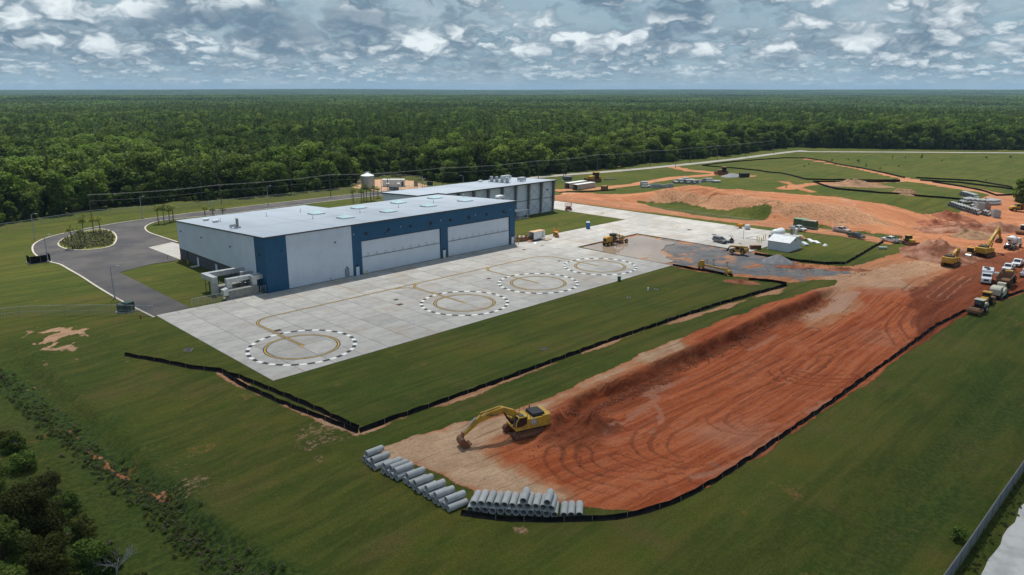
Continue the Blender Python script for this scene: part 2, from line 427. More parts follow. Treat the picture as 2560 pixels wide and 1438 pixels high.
DITCH_LINE = pf((0, 905), (100, 990), (180, 1052), (300, 1142), (400, 1207), (480, 1292), (640, 1402), (760, 1470))
CUT_LINE = pf((160, 1035), (230, 1090), (300, 1142), (360, 1180), (405, 1204))
ZK = lambda *q: [flat(1300+x/2.032, 650+y/2.032, -1.2) for x, y in q]
RUTS = [ZK((780, 1020), (700, 1005), (630, 955), (608, 890), (680, 830), (900, 760), (1100, 690), (1350, 600), (1600, 500), (1900, 350)),
        ZK((1000, 1040), (800, 1010), (725, 960), (710, 900), (770, 830), (980, 740)),
        ZK((1450, 830), (1350, 882), (1200, 890), (1060, 850), (990, 800), (1010, 760), (1150, 680), (1400, 570), (1700, 430), (1960, 260)),
        ZK((1420, 800), (1290, 845), (1150, 862), (1085, 815), (1100, 775)),
        ZK((1310, 560), (1300, 525), (1400, 488), (1600, 442), (1640, 420)), ZK((1330, 590), (1480, 560), (1560, 470)), ZK((1380, 590), (1450, 620), (1600, 650), (1760, 640)), ZK((1420, 560), (1520, 600), (1690, 610)),
        ZK((285, 1010), (255, 1070), (330, 1125), (500, 1165), (700, 1160)), ZK((180, 1000), (165, 1060), (230, 1130), (360, 1190), (560, 1230)), ZK((330, 990), (330, 1050), (430, 1110), (620, 1120), (800, 1080)),
        ZK((500, 1000), (640, 1060), (860, 1090), (1060, 1050), (1300, 920)), ZK((900, 1150), (1150, 1030), (1400, 880), (1600, 760)),
        ZK((500, 770), (700, 690), (900, 620), (1200, 480), (1500, 330)), ZK((560, 820), (780, 720), (1000, 620), (1300, 470)), ZK((1500, 430), (1700, 330), (1900, 230)),
        ZK((1930, 440), (1890, 330), (1960, 250)), ZK((2010, 420), (1960, 320), (2010, 240)), ZK((2250, 250), (2160, 330), (2050, 420), (1960, 470)), ZK((2300, 100), (2150, 200), (2060, 300), (2060, 400)), ZK((2200, 70), (2050, 120), (1960, 180)), ZK((2400, 30), (2250, 110), (2110, 220))]
STREAM = [ZK((350, 980), (480, 830), (690, 690), (660, 650), (780, 600), (900, 550), (1050, 470), (1200, 420), (1320, 350)), ZK((880, 1130), (1050, 1080), (1180, 1000), (1330, 900)), ZK((1480, 790), (1580, 725), (1640, 690)), ZK((680, 700), (720, 780), (660, 850), (560, 930))]
PALE_PATCH = ZK((1450, 285), (1560, 225), (1640, 170), (1755, 178), (1700, 205), (1600, 240), (1500, 275))

def build_ground():
    us = np.concatenate([np.arange(-78, -30, 0.7), np.arange(-30, 118, 0.42), np.arange(118, 214, 0.66)]); vs_ = np.concatenate([np.arange(-150, -118, 0.7), np.arange(-118, -82, 0.36), np.arange(-82, 58, 0.68)])
    us = axis(-5000, us, None, 15500, 0.66, 1.05); vs_ = axis(-5000, vs_, None, 15500, 0.66, 1.05)
    U, V = np.meshgrid(us, vs_); nx, ny = len(us), len(vs_)
    Z = ground_z(U, V)
    fine = (U > -82) & (U < 218) & (V > -154) & (V < 62)
    n_lo = fbm(U, V, 0.11, 4, 31)-0.5; n_hi = fbm(U, V, 0.55, 3, 37)-0.5
    def soft(poly, w=0.8, jit=1.6): return sm(-w, w, poly_sd(U, V, poly)+n_lo*jit*2+n_hi*jit*0.7)
    bare = np.zeros(U.shape); red = np.full(U.shape, 0.62); grey = np.zeros(U.shape); dark = np.zeros(U.shape)
    def paint(w, **kw):
        nonlocal bare, red, grey, dark
        for k, val in kw.items():
            if k == 'bare': bare = bare*(1-w)+w*val
            if k == 'red': red = red*(1-w)+w*val
            if k == 'grey': grey = grey*(1-w)+w*val
            if k == 'dark': dark = dark*(1-w)+w*val
    paint(soft(BARE_PIT, 0.7, 1.2), bare=1, red=0.9)
    paint(soft(LANE, 0.8, 1.5), bare=1, red=0.62)
    paint(soft(TAN_A, 2.2, 2.5), red=0.12); paint(soft(TAN_B, 3.0, 4.0)*0.9, red=0.22); paint(soft(PALE_LANE, 3.0, 4.0), red=0.42)
    paint(soft(MOUND_BARE, 1.5, 3.0), bare=0.92, red=0.55); paint(soft(MOUND_SLOPE, 1.5, 2.0), bare=0.60, red=0.34)
    paint(soft(MOUND_TOP, 2.0, 4.0), bare=1.0, red=0.60); paint(soft(STRIP, 0.8, 1.2), bare=1.0, red=0.46)
    paint(soft(DITCH_GREEN, 1.2, 2.0), bare=0.0); paint(soft(SILO_PAD, 1.0, 1.5), bare=1.0, red=0.05)
    rec = soft(RECESS, 0.3, 0.3); paint(rec, bare=1, red=0.35)
    gpoly = [(104, -16.5), (118.5, -16.5), (120, -62), (112, -84), (96, -82), (90, -60), (89.4, -48), (99, -40)]
    paint(soft(gpoly, 4.0, 6.0), grey=0.72, bare=1)
    for (sx, sy, r, a) in SPOTS:
        p = at(sx, sy); w = sm(1.0, 0.35, np.hypot(U-p.x, V-p.y)/r+n_lo*3.6+n_hi*2.6)*a*np.where(sy < 1000, 0.66, 0.54)
        bare = np.maximum(bare, w); red = np.where(w > 0.05, 0.24, red)
    for pts, w, a in TRACKS:
        d = line_d(U, V, px(*pts)); k = sm(w*1.15, w*0.6, d+n_lo*3+n_hi*1.0)*a
        bare = np.maximum(bare, k); red = red*(1-k)+k*0.40
    for pts in SILT_LINES:
        d = line_d(U, V, pf(*pts)); k = sm(1.6, 0.2, d+n_lo*3.5); bare = np.maximum(bare, k*0.68); red = np.where(k > 0.1, np.minimum(red, 0.34), red)
    d = line_d(U, V, CUT_LINE); k = sm(0.65, 0.2, d+n_lo*2.2+n_hi*0.8)*0.62; bare = np.maximum(bare, k); red = np.where(k > 0.3, 0.62, red)
    weed = sm(3.6, 0.8, line_d(U, V, DITCH_LINE)+n_lo*3)
    weed = np.maximum(weed, sm(-125, -131, V+n_lo*6)*(1-sm(-134, -139, V+n_lo*4))*0.45*sm(90, 40, U))
    weed = np.maximum(weed, sm(-42, -50, U)*sm(20, -20, V)*0.45)
    # fresh fill, cut bank and dug heaps get a darker earth colour
    dark = np.maximum(dark, sm(0.4, 1.2, -2.0*np.gradient(Z, axis=0)/np.gradient(V, axis=0)*0 + 0))
    frs = pf((2600, 610), (2480, 640), (2400, 660), (2330, 692), (2270, 745), (2300, 800), (2310, 830), (2250, 890), (2280, 880), (2350, 818), (2470, 757), (2600, 720))
    dark = np.maximum(dark, soft(frs, 0.7, 2.4)*0.95)
    bank = sm(-0.4, 0.6, -87.2-V+n_lo*2.6)*sm(6.5, 1.5, -87.0-V+n_lo*6+n_hi*2)*sm(-4, 6, U)*(1-sm(86, 98, U)); dark = np.maximum(dark, bank)
    for (q, r) in ((flat(1425, 1080), 6.0), (flat(1500, 1040), 3.6)):
        w = sm(1.0, 0.55, np.hypot((U-q[0])/1.3, V-q[1])/r+n_lo*0.8); Z = Z+w*1.5*(0.75+n_hi*1.3); dark = np.maximum(dark, w); red = np.maximum(red, w)
    # wheel-track flow: s runs along the tracks, t across them
    fs = U.copy(); ft = V+n_lo*1.6+1.5*np.sin(U*0.05)
    mo = sm(150, 160, U); fs = fs*(1-mo)+mo*V; ft = ft*(1-mo)+mo*(U*0.7+n_lo*9)
    inpit = (U > -34) & (U < 130) & (V > -124) & (V < -76)
    trk = np.zeros(U.shape); pale = np.zeros(U.shape); ui, vi = U[inpit], V[inpit]; nh = n_hi[inpit]; nl = n_lo[inpit]; tk = np.zeros(ui.shape)
    for q in RUTS:
        L = [tuple(p[:2]) for p in smooth_line(q, 5)]; d = line_d(ui, vi, L)+nh*0.25
        tk = np.maximum(tk, sm(0.42, 0.12, np.abs(d-1.05))*(0.75+nl)); tk = np.minimum(tk, np.where(sm(0.5, 0.1, d)+sm(0.35, 0.1, np.abs(d-1.75)) > 0.55, -0.6, 2)*1.0)
    trk[inpit] = tk
    for q in STREAM: pale[inpit] = np.maximum(pale[inpit], sm(0.9, 0.1, line_d(ui, vi, [tuple(p[:2]) for p in smooth_line(q, 4)])+nl*2.5+nh*1.5)*0.55)
    pale = np.maximum(pale, soft(PALE_PATCH, 0.8, 1.6))
    # ruts and clods in the bare soil, tufts in the grass
    rut = (vnoise(ft*1.15, fs*0.03, 51)-0.5)*0.16+(vnoise(ft*0.45, fs*0.02, 53)-0.5)*0.18-trk*0.13+(fbm(U, V, 0.9, 3, 91)-0.5)*0.22
    Z = Z+np.where(fine, bare*(rut+n_hi*0.16), n_hi*0.0)+np.where(fine, weed*(n_hi+0.35)*0.7, 0)
    flatz = (poly_sd(U, V, [(-24.6, -49.3), (88.6, -49.3), (89.5, -16.2), (154, -52), (154, 56), (-2, 56), (-24.6, 0.5)]) > -0.6)
    Z = np.where(flatz, np.minimum(Z, 0.0)-0.02, Z)
    Z = Z-rec*0.34
    co = np.stack([U, V, Z], -1).reshape(-1, 3)
    me = bpy.data.meshes.new('ground'); me.vertices.add(nx*ny); me.vertices.foreach_set('co', co.astype(np.float32).ravel())
    i = np.arange(ny-1)[:, None]*nx+np.arange(nx-1)[None, :]
    q = np.stack([i, i+1, i+nx+1, i+nx], -1).reshape(-1, 4)
    me.loops.add(q.size); me.loops.foreach_set('vertex_index', q.ravel().astype(np.int32))
    me.polygons.add(len(q)); me.polygons.foreach_set('loop_start', (np.arange(len(q))*4).astype(np.int32))
    me.polygons.foreach_set('use_smooth', np.ones(len(q), bool)); me.update(); me.validate()
    for nm, arr in (('bare', bare), ('red', red), ('grey', grey), ('dark', dark), ('weed', weed), ('trk', trk), ('pale', pale)):
        a = me.attributes.new(nm, 'FLOAT', 'POINT'); a.data.foreach_set('value', arr.astype(np.float32).ravel())
    a = me.attributes.new('flow', 'FLOAT_VECTOR', 'POINT')
    a.data.foreach_set('vector', np.stack([fs, ft, np.zeros_like(fs)], -1).astype(np.float32).ravel())
    m = bpy.data.materials.new('turf and soil'); m.use_nodes = True; n = NT(m.node_tree)
    out = n.node('ShaderNodeOutputMaterial'); b = n.node('ShaderNodeBsdfPrincipled', Roughness=0.93); b.inputs['Specular IOR Level'].default_value = 0.12
    P = n.node('ShaderNodeNewGeometry').outputs['Position']
    flow = n.attr('flow', 'Vector'); A = {k: n.attr(k) for k in ('bare', 'red', 'grey', 'dark', 'weed', 'trk', 'pale')}
    big = n.noise(P, 0.035, 4, 0.6); mid = n.noise(P, 0.22, 5, 0.65); fin = n.noise(P, 1.6, 5, 0.7); vfin = n.noise(P, 5.5, 3, 0.7)
    mow = n.noise(n.vm('MULTIPLY', P, (0.09, 0.85, 1.0)), 1.0, 4, 0.6)
    g = n.mix(n.step(big, 0.38, 0.62), (0.046, 0.068, 0.008), (0.101, 0.096, 0.015))
    g = n.mix(n.step(mid, 0.42, 0.64, 0, 0.65), g, (0.062, 0.093, 0.010))
    g = n.mix(n.step(n.noise(P, 0.075, 5, 0.7), 0.52, 0.68, 0, 0.75), g, (0.119, 0.087, 0.029))
    mow2 = n.noise(n.vm('MULTIPLY', P, (0.02, 0.42, 1.0)), 1.0, 2, 0.5)
    g = n.mix(n.step(mow2, 0.45, 0.58, 0, 0.5), g, (0.027, 0.049, 0.006))
    g = n.mix(n.step(mow, 0.46, 0.66, 0, 0.5), g, (0.111, 0.112, 0.020))
    g = n.mix(n.step(fin, 0.46, 0.70, 0, 0.5), g, (0.111, 0.105, 0.023)); g = n.mix(n.step(n.noise(P, 0.5, 6, 0.75), 0.56, 0.72, 0, 0.5), g, (0.123, 0.085, 0.035))
    g = n.mix(n.step(vfin, 0.44, 0.64, 0, 0.55), g, (0.017, 0.032, 0.005))
    wd = n.mix(n.step(fin, 0.40, 0.62), (0.016, 0.036, 0.008), (0.059, 0.087, 0.015))
    g = n.mix(A['weed'], g, wd)
    st = n.noise(n.vm('MULTIPLY', flow, (0.035, 0.75, 1.0)), 1.0, 6, 0.62)
    st2 = n.noise(n.vm('MULTIPLY', flow, (0.05, 2.6, 1.0)), 1.0, 4, 0.6)
    tan = n.mix(n.step(mid, 0.35, 0.66), (0.56, 0.38, 0.245), (0.42, 0.27, 0.165))
    tan = n.mix(n.step(fin, 0.45, 0.7, 0, 0.5), tan, (0.31, 0.23, 0.15))
    ora = n.mix(n.step(st, 0.38, 0.64), (0.47, 0.205, 0.098), (0.33, 0.135, 0.064))
    rd = n.mix(n.step(st, 0.36, 0.62), (0.30, 0.060, 0.016), (0.45, 0.125, 0.046)); rd = n.mix(n.step(fin, 0.48, 0.70, 0, 0.5), rd, (0.20, 0.038, 0.011)); rd = n.mix(n.step(mid, 0.50, 0.70, 0, 0.45), rd, (0.50, 0.18, 0.090))
    s1 = n.mix(n.step(A['red'], 0.12, 0.5), tan, ora); s = n.mix(n.step(n.m('ADD', A['red'], n.m('MULTIPLY', n.m('SUBTRACT', mid, 0.5), 0.35)), 0.55, 0.88), s1, rd)
    s = n.mix(n.step(st2, 0.52, 0.70, 0, 0.65), s, (0.12, 0.034, 0.016)); s = n.mix(n.step(vfin, 0.50, 0.66, 0, 0.45), s, (0.14, 0.045, 0.022)); s = n.mix(n.step(n.noise(P, 3.1, 4, 0.75), 0.55, 0.70, 0, 0.4), s, (0.46, 0.25, 0.17))
    s = n.mix(n.step(st2, 0.44, 0.28, 0, 0.45), s, (0.42, 0.20, 0.125))
    s = n.mix(n.step(big, 0.54, 0.68, 0, 0.30), s, (0.40, 0.235, 0.165))
    s = n.mix(n.m('MULTIPLY', A['dark'], 0.88), s, n.mix(n.step(n.m('ADD', n.m('MULTIPLY', fin, 0.5), n.m('MULTIPLY', st, 0.5)), 0.40, 0.60), (0.095, 0.022, 0.009), (0.215, 0.055, 0.021)))
    s = n.mix(n.step(A['trk'], 0.15, 0.9, 0, 0.55), s, (0.12, 0.034, 0.016))
    s = n.mix(n.step(A['trk'], -0.1, -0.6, 0, 0.45), s, (0.40, 0.19, 0.12))
    s = n.mix(n.m('MULTIPLY', n.step(n.m('ADD', A['pale'], n.m('MULTIPLY', n.m('SUBTRACT', fin, 0.5), 0.9)), 0.2, 0.95), 0.75), s, (0.42, 0.24, 0.17))
    gr = n.mix(n.step(mid, 0.36, 0.64), (0.13, 0.135, 0.145), (0.21, 0.20, 0.195)); gr = n.mix(n.step(vfin, 0.4, 0.65, 0, 0.6), gr, (0.075, 0.08, 0.088))
    s = n.mix(n.step(n.m('ADD', A['grey'], n.m('MULTIPLY', n.m('SUBTRACT', n.noise(P, 0.12, 6, 0.7), 0.5), 2.4)), 0.40, 0.70), s, gr)
    edge = n.m('ADD', A['bare'], n.m('MULTIPLY', n.m('SUBTRACT', fin, 0.5), 0.75))
    worn = n.m('MULTIPLY', n.step(n.noise(P, 0.11, 6, 0.7), 0.60, 0.72), 0.42)
    k = n.m('MAXIMUM', n.step(edge, 0.42, 0.62), n.m('MULTIPLY', worn, n.step(fin, 0.40, 0.58)))
    n.set(b.inputs['Base Color'], n.mix(k, g, s))
    hgt = n.m('ADD', n.m('MULTIPLY', fin, 1.0), n.m('ADD', n.m('MULTIPLY', vfin, 0.4), n.m('MULTIPLY', n.m('MULTIPLY', st2, k), 0.9)))
    bp = n.node('ShaderNodeBump', Strength=0.85, Distance=0.30); n.set(bp.inputs['Height'], hgt); n.set(b.inputs['Normal'], bp.outputs[0])
    n.t.links.new(b.outputs[0], out.inputs['Surface'])
    me.materials.append(m)
    o = bpy.data.objects.new('ground', me); COL.objects.link(o); struct(o)
    return o
build_ground()

# ------------------------------------------------------------------ paving
M_CONC = pmat('concrete slab', (0.395, 0.38, 0.355), (0.325, 0.316, 0.30), 0.35, 0.85, bump=0.15, bscale=9, rnd=0.12, coord='Object', detail=6)
M_BED = pmat('joint bed', (0.16, 0.135, 0.11), (0.22, 0.18, 0.15), 0.8, 0.95)
M_KERB = pmat('kerb concrete', (0.50, 0.46, 0.40), (0.40, 0.35, 0.29), 0.8, 0.85, coord='Object')
M_ASPH = pmat('asphalt', (0.046, 0.045, 0.050), (0.085, 0.079, 0.076), 0.10, 0.9, bump=0.2, bscale=6, detail=8, lo=0.34, hi=0.66)
M_WHITE = pmat('white road paint', (0.74, 0.75, 0.74), (0.60, 0.60, 0.58), 2.0, 0.7)
M_BLACK = pmat('black road paint', (0.022, 0.024, 0.030), (0.055, 0.055, 0.060), 2.0, 0.75)
M_YEL = pmat('yellow road paint', (0.52, 0.33, 0.045), (0.40, 0.25, 0.05), 1.5, 0.7)
M_RUST = pmat('rusty grate', (0.075, 0.035, 0.022), (0.13, 0.07, 0.045), 3.0, 0.9)
ZS = 0.05
def concrete_slab_material():
    m = M_CONC; n = m.node_tree; b = [x for x in n.nodes if x.type == 'BSDF_PRINCIPLED'][0]
    # stains that carry across the joints
    h = NT.__new__(NT); h.t = n; h.flat = False
    src = b.inputs['Base Color'].links[0].from_socket
    P = h.node('ShaderNodeNewGeometry').outputs['Position']
    c = h.mix(h.step(h.noise(P, 0.09, 6, 0.65), 0.50, 0.66, 0, 0.55), src, (0.33, 0.27, 0.21))
    c = h.mix(h.step(h.noise(h.vm('MULTIPLY', P, (0.05, 0.5, 1)), 1.0, 5, 0.6), 0.50, 0.70, 0, 0.40), c, (0.44, 0.44, 0.43))
    c = h.mix(h.step(h.noise(P, 0.7, 5, 0.7), 0.58, 0.74, 0, 0.35), c, (0.24, 0.22, 0.20))
    h.set(b.inputs['Base Color'], c)
concrete_slab_material()

APRON = [(-24.5, -49.2), (88.6, -49.2), (88.6, -16.4), (118.6, -16.4), (118.6, -55.5), (153.6, -55.5), (153.6, 50), (137.2, 50),
         (137.2, 2.2), (79.4, 2.2), (79.4, -0.03), (-0.2, -0.03), (-0.2, 0.6), (-24.5, 0.6)]
def build_apron():
    root = sheet('apron', APRON, 0.012, M_BED); struct(root)
    slab_cache = {}
    def slab(x0, x1, y0, y1):
        w, d = round(x1-x0, 3), round(y1-y0, 3)
        if (w, d) not in slab_cache:
            slab_cache[(w, d)] = MB().box((0, 0, 0), (w-0.085, d-0.085, 0.06)).mesh('slab', M_CONC)
        o = bpy.data.objects.new('slab', slab_cache[(w, d)]); COL.objects.link(o); o.parent = root
        o.location = ((x0+x1)/2, (y0+y1)/2, ZS-0.03+random.uniform(-0.003, 0.003))
    def fill(x0, x1, y0, y1, s=5.6):
        nx = max(1, round((x1-x0)/s)); ny = max(1, round((y1-y0)/s))
        for i in range(nx):
            for j in range(ny):
                slab(x0+(x1-x0)*i/nx, x0+(x1-x0)*(i+1)/nx, y0+(y1-y0)*j/ny, y0+(y1-y0)*(j+1)/ny)
    fill(-24.5, 88.6, -49.2, -1.9); fill(-24.5, -0.2, -1.9, 0.6, 4); fill(-0.2, 79.4, -1.9, -0.03, 5.6)
    fill(88.6, 118.6, -16.4, -1.9); fill(79.4, 137.2, -1.9, 2.2, 5.6); fill(118.6, 137.2, -55.5, -1.9, 6.0); fill(137.2, 153.6, -55.5, 50, 6.8)
    # ring markings
    rin = 9.0
    white = None
    def arc(r0, r1, a0, a1, k, z):
        vs = []; fs = []
        for i in range(k+1):
            a = a0+(a1-a0)*i/k; vs += [(r0*math.cos(a), r0*math.sin(a), z), (r1*math.cos(a), r1*math.sin(a), z)]
        for i in range(k): fs.append((2*i, 2*i+1, 2*i+3, 2*i+2))
        return MB().add(vs, fs)
    n = 44; da = 2*math.pi/n
    dash_w = arc(rin, rin+0.72, 0, da, 3, 0).mesh('white_dash', M_WHITE); dash_b = arc(rin, rin+0.72, 0, da, 3, 0).mesh('black_dash', M_BLACK)
    ring_b = arc(6.1, 6.78, 0, 2*math.pi, 72, 0).mesh('landing_circle', M_BLACK); ring_y = arc(6.30, 6.58, 0, 2*math.pi, 72, 0.004).mesh('yellow_ring', M_YEL)
    spot = arc(0.0, 0.42, 0, 2*math.pi, 16, 0.010).mesh('centre_spot', M_YEL)
    for (cx, cy) in ((-12.9, -37.8), (26.6, -37.2), (50.3, -36.9), (74.4, -36.5)):
        c = bpy.data.objects.new('landing_circle', ring_b); COL.objects.link(c); c.parent = root; c.location = (cx, cy, ZS+0.008)
        for nm, me in (('yellow_ring', ring_y), ('centre_spot', spot)):
            o = bpy.data.objects.new(nm, me); COL.objects.link(o); o.parent = c
        for i in range(n):
            o = bpy.data.objects.new('white_dash' if i % 2 else 'black_dash', dash_w if i % 2 else dash_b); COL.objects.link(o); o.parent = c
            o.rotation_euler = (0, 0, i*da)
    # taxi guide lines (black-bordered yellow)
    def turn(x, r, y0, y1, dirx):
        pts = [(x, y0), (x, y1-r)]
        for i in range(1, 9):
            a = math.pi/2*i/8; pts.append((x+dirx*(r-r*math.cos(a)), y1-r+r*math.sin(a)))
        return pts
    Y = -16.8
    lines = [turn(-12.6, 4.2, -37.6, Y, 1)+[(5, Y), (30, Y), (48, Y), (69.0, Y)]+[(74.2-5.0*math.cos(a)*1.0+0.0, Y-5+5*math.sin(a)) for a in [R(90-15*i) for i in range(1, 1)]]]
    lines[0] = turn(-12.6, 4.2, -37.6, Y, 1)+[(5, Y), (30, Y), (48, Y), (69.0, Y)]+[(69.0+5.2*math.sin(R(t)), Y-5.2+5.2*math.cos(R(t))) for t in (15, 30, 45, 60, 75, 90)]+[(74.3, -30), (74.4, -36.4)]
    lines.append(turn(26.6, 4.0, -37.1, Y, 1)); lines.append(turn(50.2, 4.0, -36.8, Y, 1))
    lines.append([(26.6, -22.6)]+[(26.6-4.6*(1-math.cos(R(t))), -21.6+4.6*math.sin(R(t))) for t in (15, 40, 65, 90)])
    for i, l in enumerate(lines):
        o = strip('taxi_line_border', l, 0.62, ZS+0.016+i*0.0012, 0, M_BLACK); o.parent = root
        o = strip('taxi_line', l, 0.26, ZS+0.022+i*0.0012, 0, M_YEL); o.parent = root
    # drain grates let into the slabs
    for (qx, qy, w) in ((695, 827, 1.3), (990, 750, 1.1), (1000, 762, 1.3), (1222, 697, 1.1), (1398, 653, 1.0), (1482, 541, 1.4), (1506, 533, 1.2), (1723, 575, 1.6), (1592, 612, 1.0), (1310, 625, 1.2), (1355, 615, 0.8), (1850, 610, 1.0)):
        x, y = flat(qx, qy)
        if poly_sd(np.array([x]), np.array([y]), APRON)[0] < 0.2: continue
        o = MB().box((0, 0, 0), (w, w*0.8, 0.02)).build('drain_grate', M_RUST, root); o.location = (x, y, ZS+0.012)
        for k in range(4): 
            g = MB().box((0, -0.3*w+0.2*w*k, 0.014), (w*0.9, 0.05, 0.02)).build('bar', M_RUST, o)
build_apron()

# access road loop with kerbs
LOOP_OUT = pf((386, 795), (340, 772), (290, 746), (240, 716), (205, 693), (175, 676), (150, 662), (122, 655), (100, 645), (84, 632), (84, 613),
              (112, 597), (165, 583), (240, 568), (330, 553), (480, 533), (700, 507), (880, 487), (1010, 474))
LOOP_IN = pf((1010, 484), (880, 497), (700, 519), (560, 536), (440, 548), (396, 554), (372, 562), (363, 571), (373, 582), (405, 593), (444, 606))
LAWN_EDGE = pf((436, 652), (380, 660), (298, 681), (476, 770))
lo = [tuple(p[:2]) for p in smooth_line(LOOP_OUT, 4)]; li = [tuple(p[:2]) for p in smooth_line(LOOP_IN, 4)]
road = sheet('access_road', lo+li+[(-0.15, 66), (-0.15, 49.5)]+LAWN_EDGE+[(-24.4, 0.7)], 0.03, M_ASPH); struct(road)
for nm, pts in (('kerb', lo), ('kerb', li)): struct(strip(nm, pts, 0.45, 0.0, 0.17, M_KERB))
struct(strip('kerb', LAWN_EDGE[:0]+[tuple(p) for p in pf((437, 653), (380, 661), (300, 681))], 0.12, 0.0, 0.06, M_ASPH))
ISL = pf((146, 613), (155, 600), (180, 589), (215, 578), (252, 573), (280, 580), (291, 592), (288, 607), (275, 617), (240, 624), (200, 626), (165, 623))
isl = [tuple(p[:2]) for p in smooth_line(ISL, 5, True)]
M_MULCH = pmat('planted bed', (0.16, 0.14, 0.03), (0.075, 0.105, 0.018), 0.45, 0.95, bump=0.8, bscale=1.5, detail=6, stretch=(0.5, 2.2, 1))
o = sheet('planted_island', isl, 0.15, M_MULCH, 0.15); struct(o)
k = strip('kerb', isl, 0.40, 0.0, 0.18, M_KERB, True); struct(k)
pad = sheet('concrete_pad', pf((371, 619), (430, 606), (452, 612), (452, 650)), 0.055, M_CONC, 0.05); struct(pad)
# county road beyond the field
M_CROAD = pmat('weathered road', (0.30, 0.285, 0.255), (0.23, 0.22, 0.20), 0.12, 0.9)
RD1 = px((1150, 462), (1386, 440), (1540, 428), (1680, 415), (1830, 399), (1960, 382), (2010, 377))
RD2 = px((1985, 379), (2060, 380), (2250, 381), (2560, 383), (2900, 386))
def ribbon(name, pts, w, dz, mat, step=4):
    P = smooth_line(pts, step); vs = []; fs = []
    for i, p in enumerate(P):
        d = P[min(i+1, len(P)-1)]-P[max(0, i-1)]; d.z = 0; d.normalize()
        for s in (-w/2, 0, w/2):
            x, y = p.x-d.y*s, p.y+d.x*s; vs.append((x, y, max(gz(x, y), gz(p.x, p.y))+dz))
    for i in range(len(P)-1):
        for c in (0, 1): fs.append((i*3+c, i*3+c+1, i*3+c+4, i*3+c+3))
    return MB().add(vs, fs).build(name, mat)
struct(ribbon('county_road', RD1, 6.5, 0.10, M_CROAD)); struct(ribbon('cross_road', RD2, 7.5, 0.14, M_CROAD))
# gravel road under the southern fence
M_GRAV = pmat('pale gravel road', (0.50, 0.50, 0.49), (0.38, 0.38, 0.37), 0.5, 0.95, bump=0.4, bscale=4, detail=8)
vs = []; fs = []; xs = np.arange(-60, 160, 2.0)
for i, x in enumerate(xs):
    for y in (-141.5+0.22*math.sin(x*0.9)+0.15*math.sin(x*2.3), -143, -146, -148.5): vs.append((x, y, gz(x, y)+0.06))
for i in range(len(xs)-1):
    for c in range(3): fs.append((i*4+c, i*4+c+1, i*4+c+5, i*4+c+4))
struct(MB().add(vs, fs).build('gravel_road', M_GRAV))

# standing water in the unpaved part of the apron
def water():
    m = bpy.data.materials.new('muddy water'); m.use_nodes = True; n = NT(m.node_tree)
    out = n.node('ShaderNodeOutputMaterial'); b = n.node('ShaderNodeBsdfPrincipled', Roughness=0.03)
    b.inputs['Base Color'].default_value = (0.30, 0.225, 0.165, 1); b.inputs['Specular IOR Level'].default_value = 0.6
    P = n.node('ShaderNodeNewGeometry').outputs['Position']
    bp = n.node('ShaderNodeBump', Strength=0.03, Distance=0.05); n.set(bp.inputs['Height'], n.noise(P, 1.2, 3, 0.5)); n.set(b.inputs['Normal'], bp.outputs[0])
    n.t.links.new(b.outputs[0], out.inputs['Surface'])
    pts = [(90.2, -17.8), (96, -16.9), (108, -17.6), (117.2, -18.6), (117.4, -24), (116, -27), (116.6, -31), (114, -33), (110, -33.5), (106, -35.5), (103.5, -35),
           (102, -38), (99.6, -38.6), (99, -41.4), (96.2, -41.8), (95, -45), (91.6, -46.2), (89.9, -44), (89.7, -30)]
    P = [tuple(p[:2]) for p in smooth_line(pts, 4, True)]
    P = [(x+0.5*math.sin(x*2.3+y), y+0.5*math.sin(y*2.1-x)) if x > 92 and y < -18 else (x, y) for x, y in P]
    return struct(sheet('flood_water', P, -0.20, m))
water()
M_BEDROCK = pmat('recess edge', (0.14, 0.12, 0.11), (0.22, 0.19, 0.17), 0.7, 0.9)
for nm, pts in (('slab_edge', [(89.0, -16.3), (118.6, -16.3)]), ('slab_edge', [(118.7, -16.3), (118.7, -48)]), ('slab_edge', [(88.75, -49), (88.75, -16.3)])):
    struct(strip(nm, pts, 0.14, -0.40, 0.455, M_BEDROCK))

# ------------------------------------------------------------------ hangars
M_SIDE = pmat('pale grey steel siding', (0.60, 0.66, 0.745), (0.55, 0.61, 0.695), 0.25, 0.45, spec=0.4, coord='Object')
M_BLUE = pmat('blue steel siding', (0.008, 0.078, 0.165), (0.010, 0.088, 0.182), 0.3, 0.45, spec=0.4)
M_DGREY = pmat('dark grey siding', (0.085, 0.088, 0.105), (0.070, 0.072, 0.088), 0.5, 0.6)
M_ROOF = pmat('grey roof membrane', (0.31, 0.36, 0.42), (0.265, 0.31, 0.365), 0.12, 0.7, detail=6, bump=0.08, bscale=0.8, stretch=(1, 0.35, 1))
M_TRIM = pmat('dark eave trim', (0.055, 0.05, 0.052), (0.075, 0.068, 0.066), 1.0, 0.6)
M_DOORW = pmat('door panel', (0.62, 0.68, 0.76), (0.58, 0.64, 0.72), 0.3, 0.45)
M_GALV = pmat('galvanised steel', (0.50, 0.52, 0.53), (0.34, 0.36, 0.37), 1.2, 0.42, metal=0.7)
M_STEELG = pmat('grey painted steel', (0.16, 0.165, 0.175), (0.13, 0.135, 0.145), 0.8, 0.6)
M_DARK = pmat('dark metal', (0.014, 0.015, 0.018), (0.03, 0.03, 0.034), 2.0, 0.55)
M_GLASS = pmat('dark glass', (0.012, 0.016, 0.022), None, rough=0.08, spec=0.6)
M_SKYL = pmat('skylight acrylic', (0.36, 0.52, 0.57), (0.42, 0.57, 0.61), 0.6, 0.22, spec=0.6)
M_YELP = pmat('safety yellow paint', (0.62, 0.47, 0.02), (0.50, 0.37, 0.03), 2.0, 0.5)
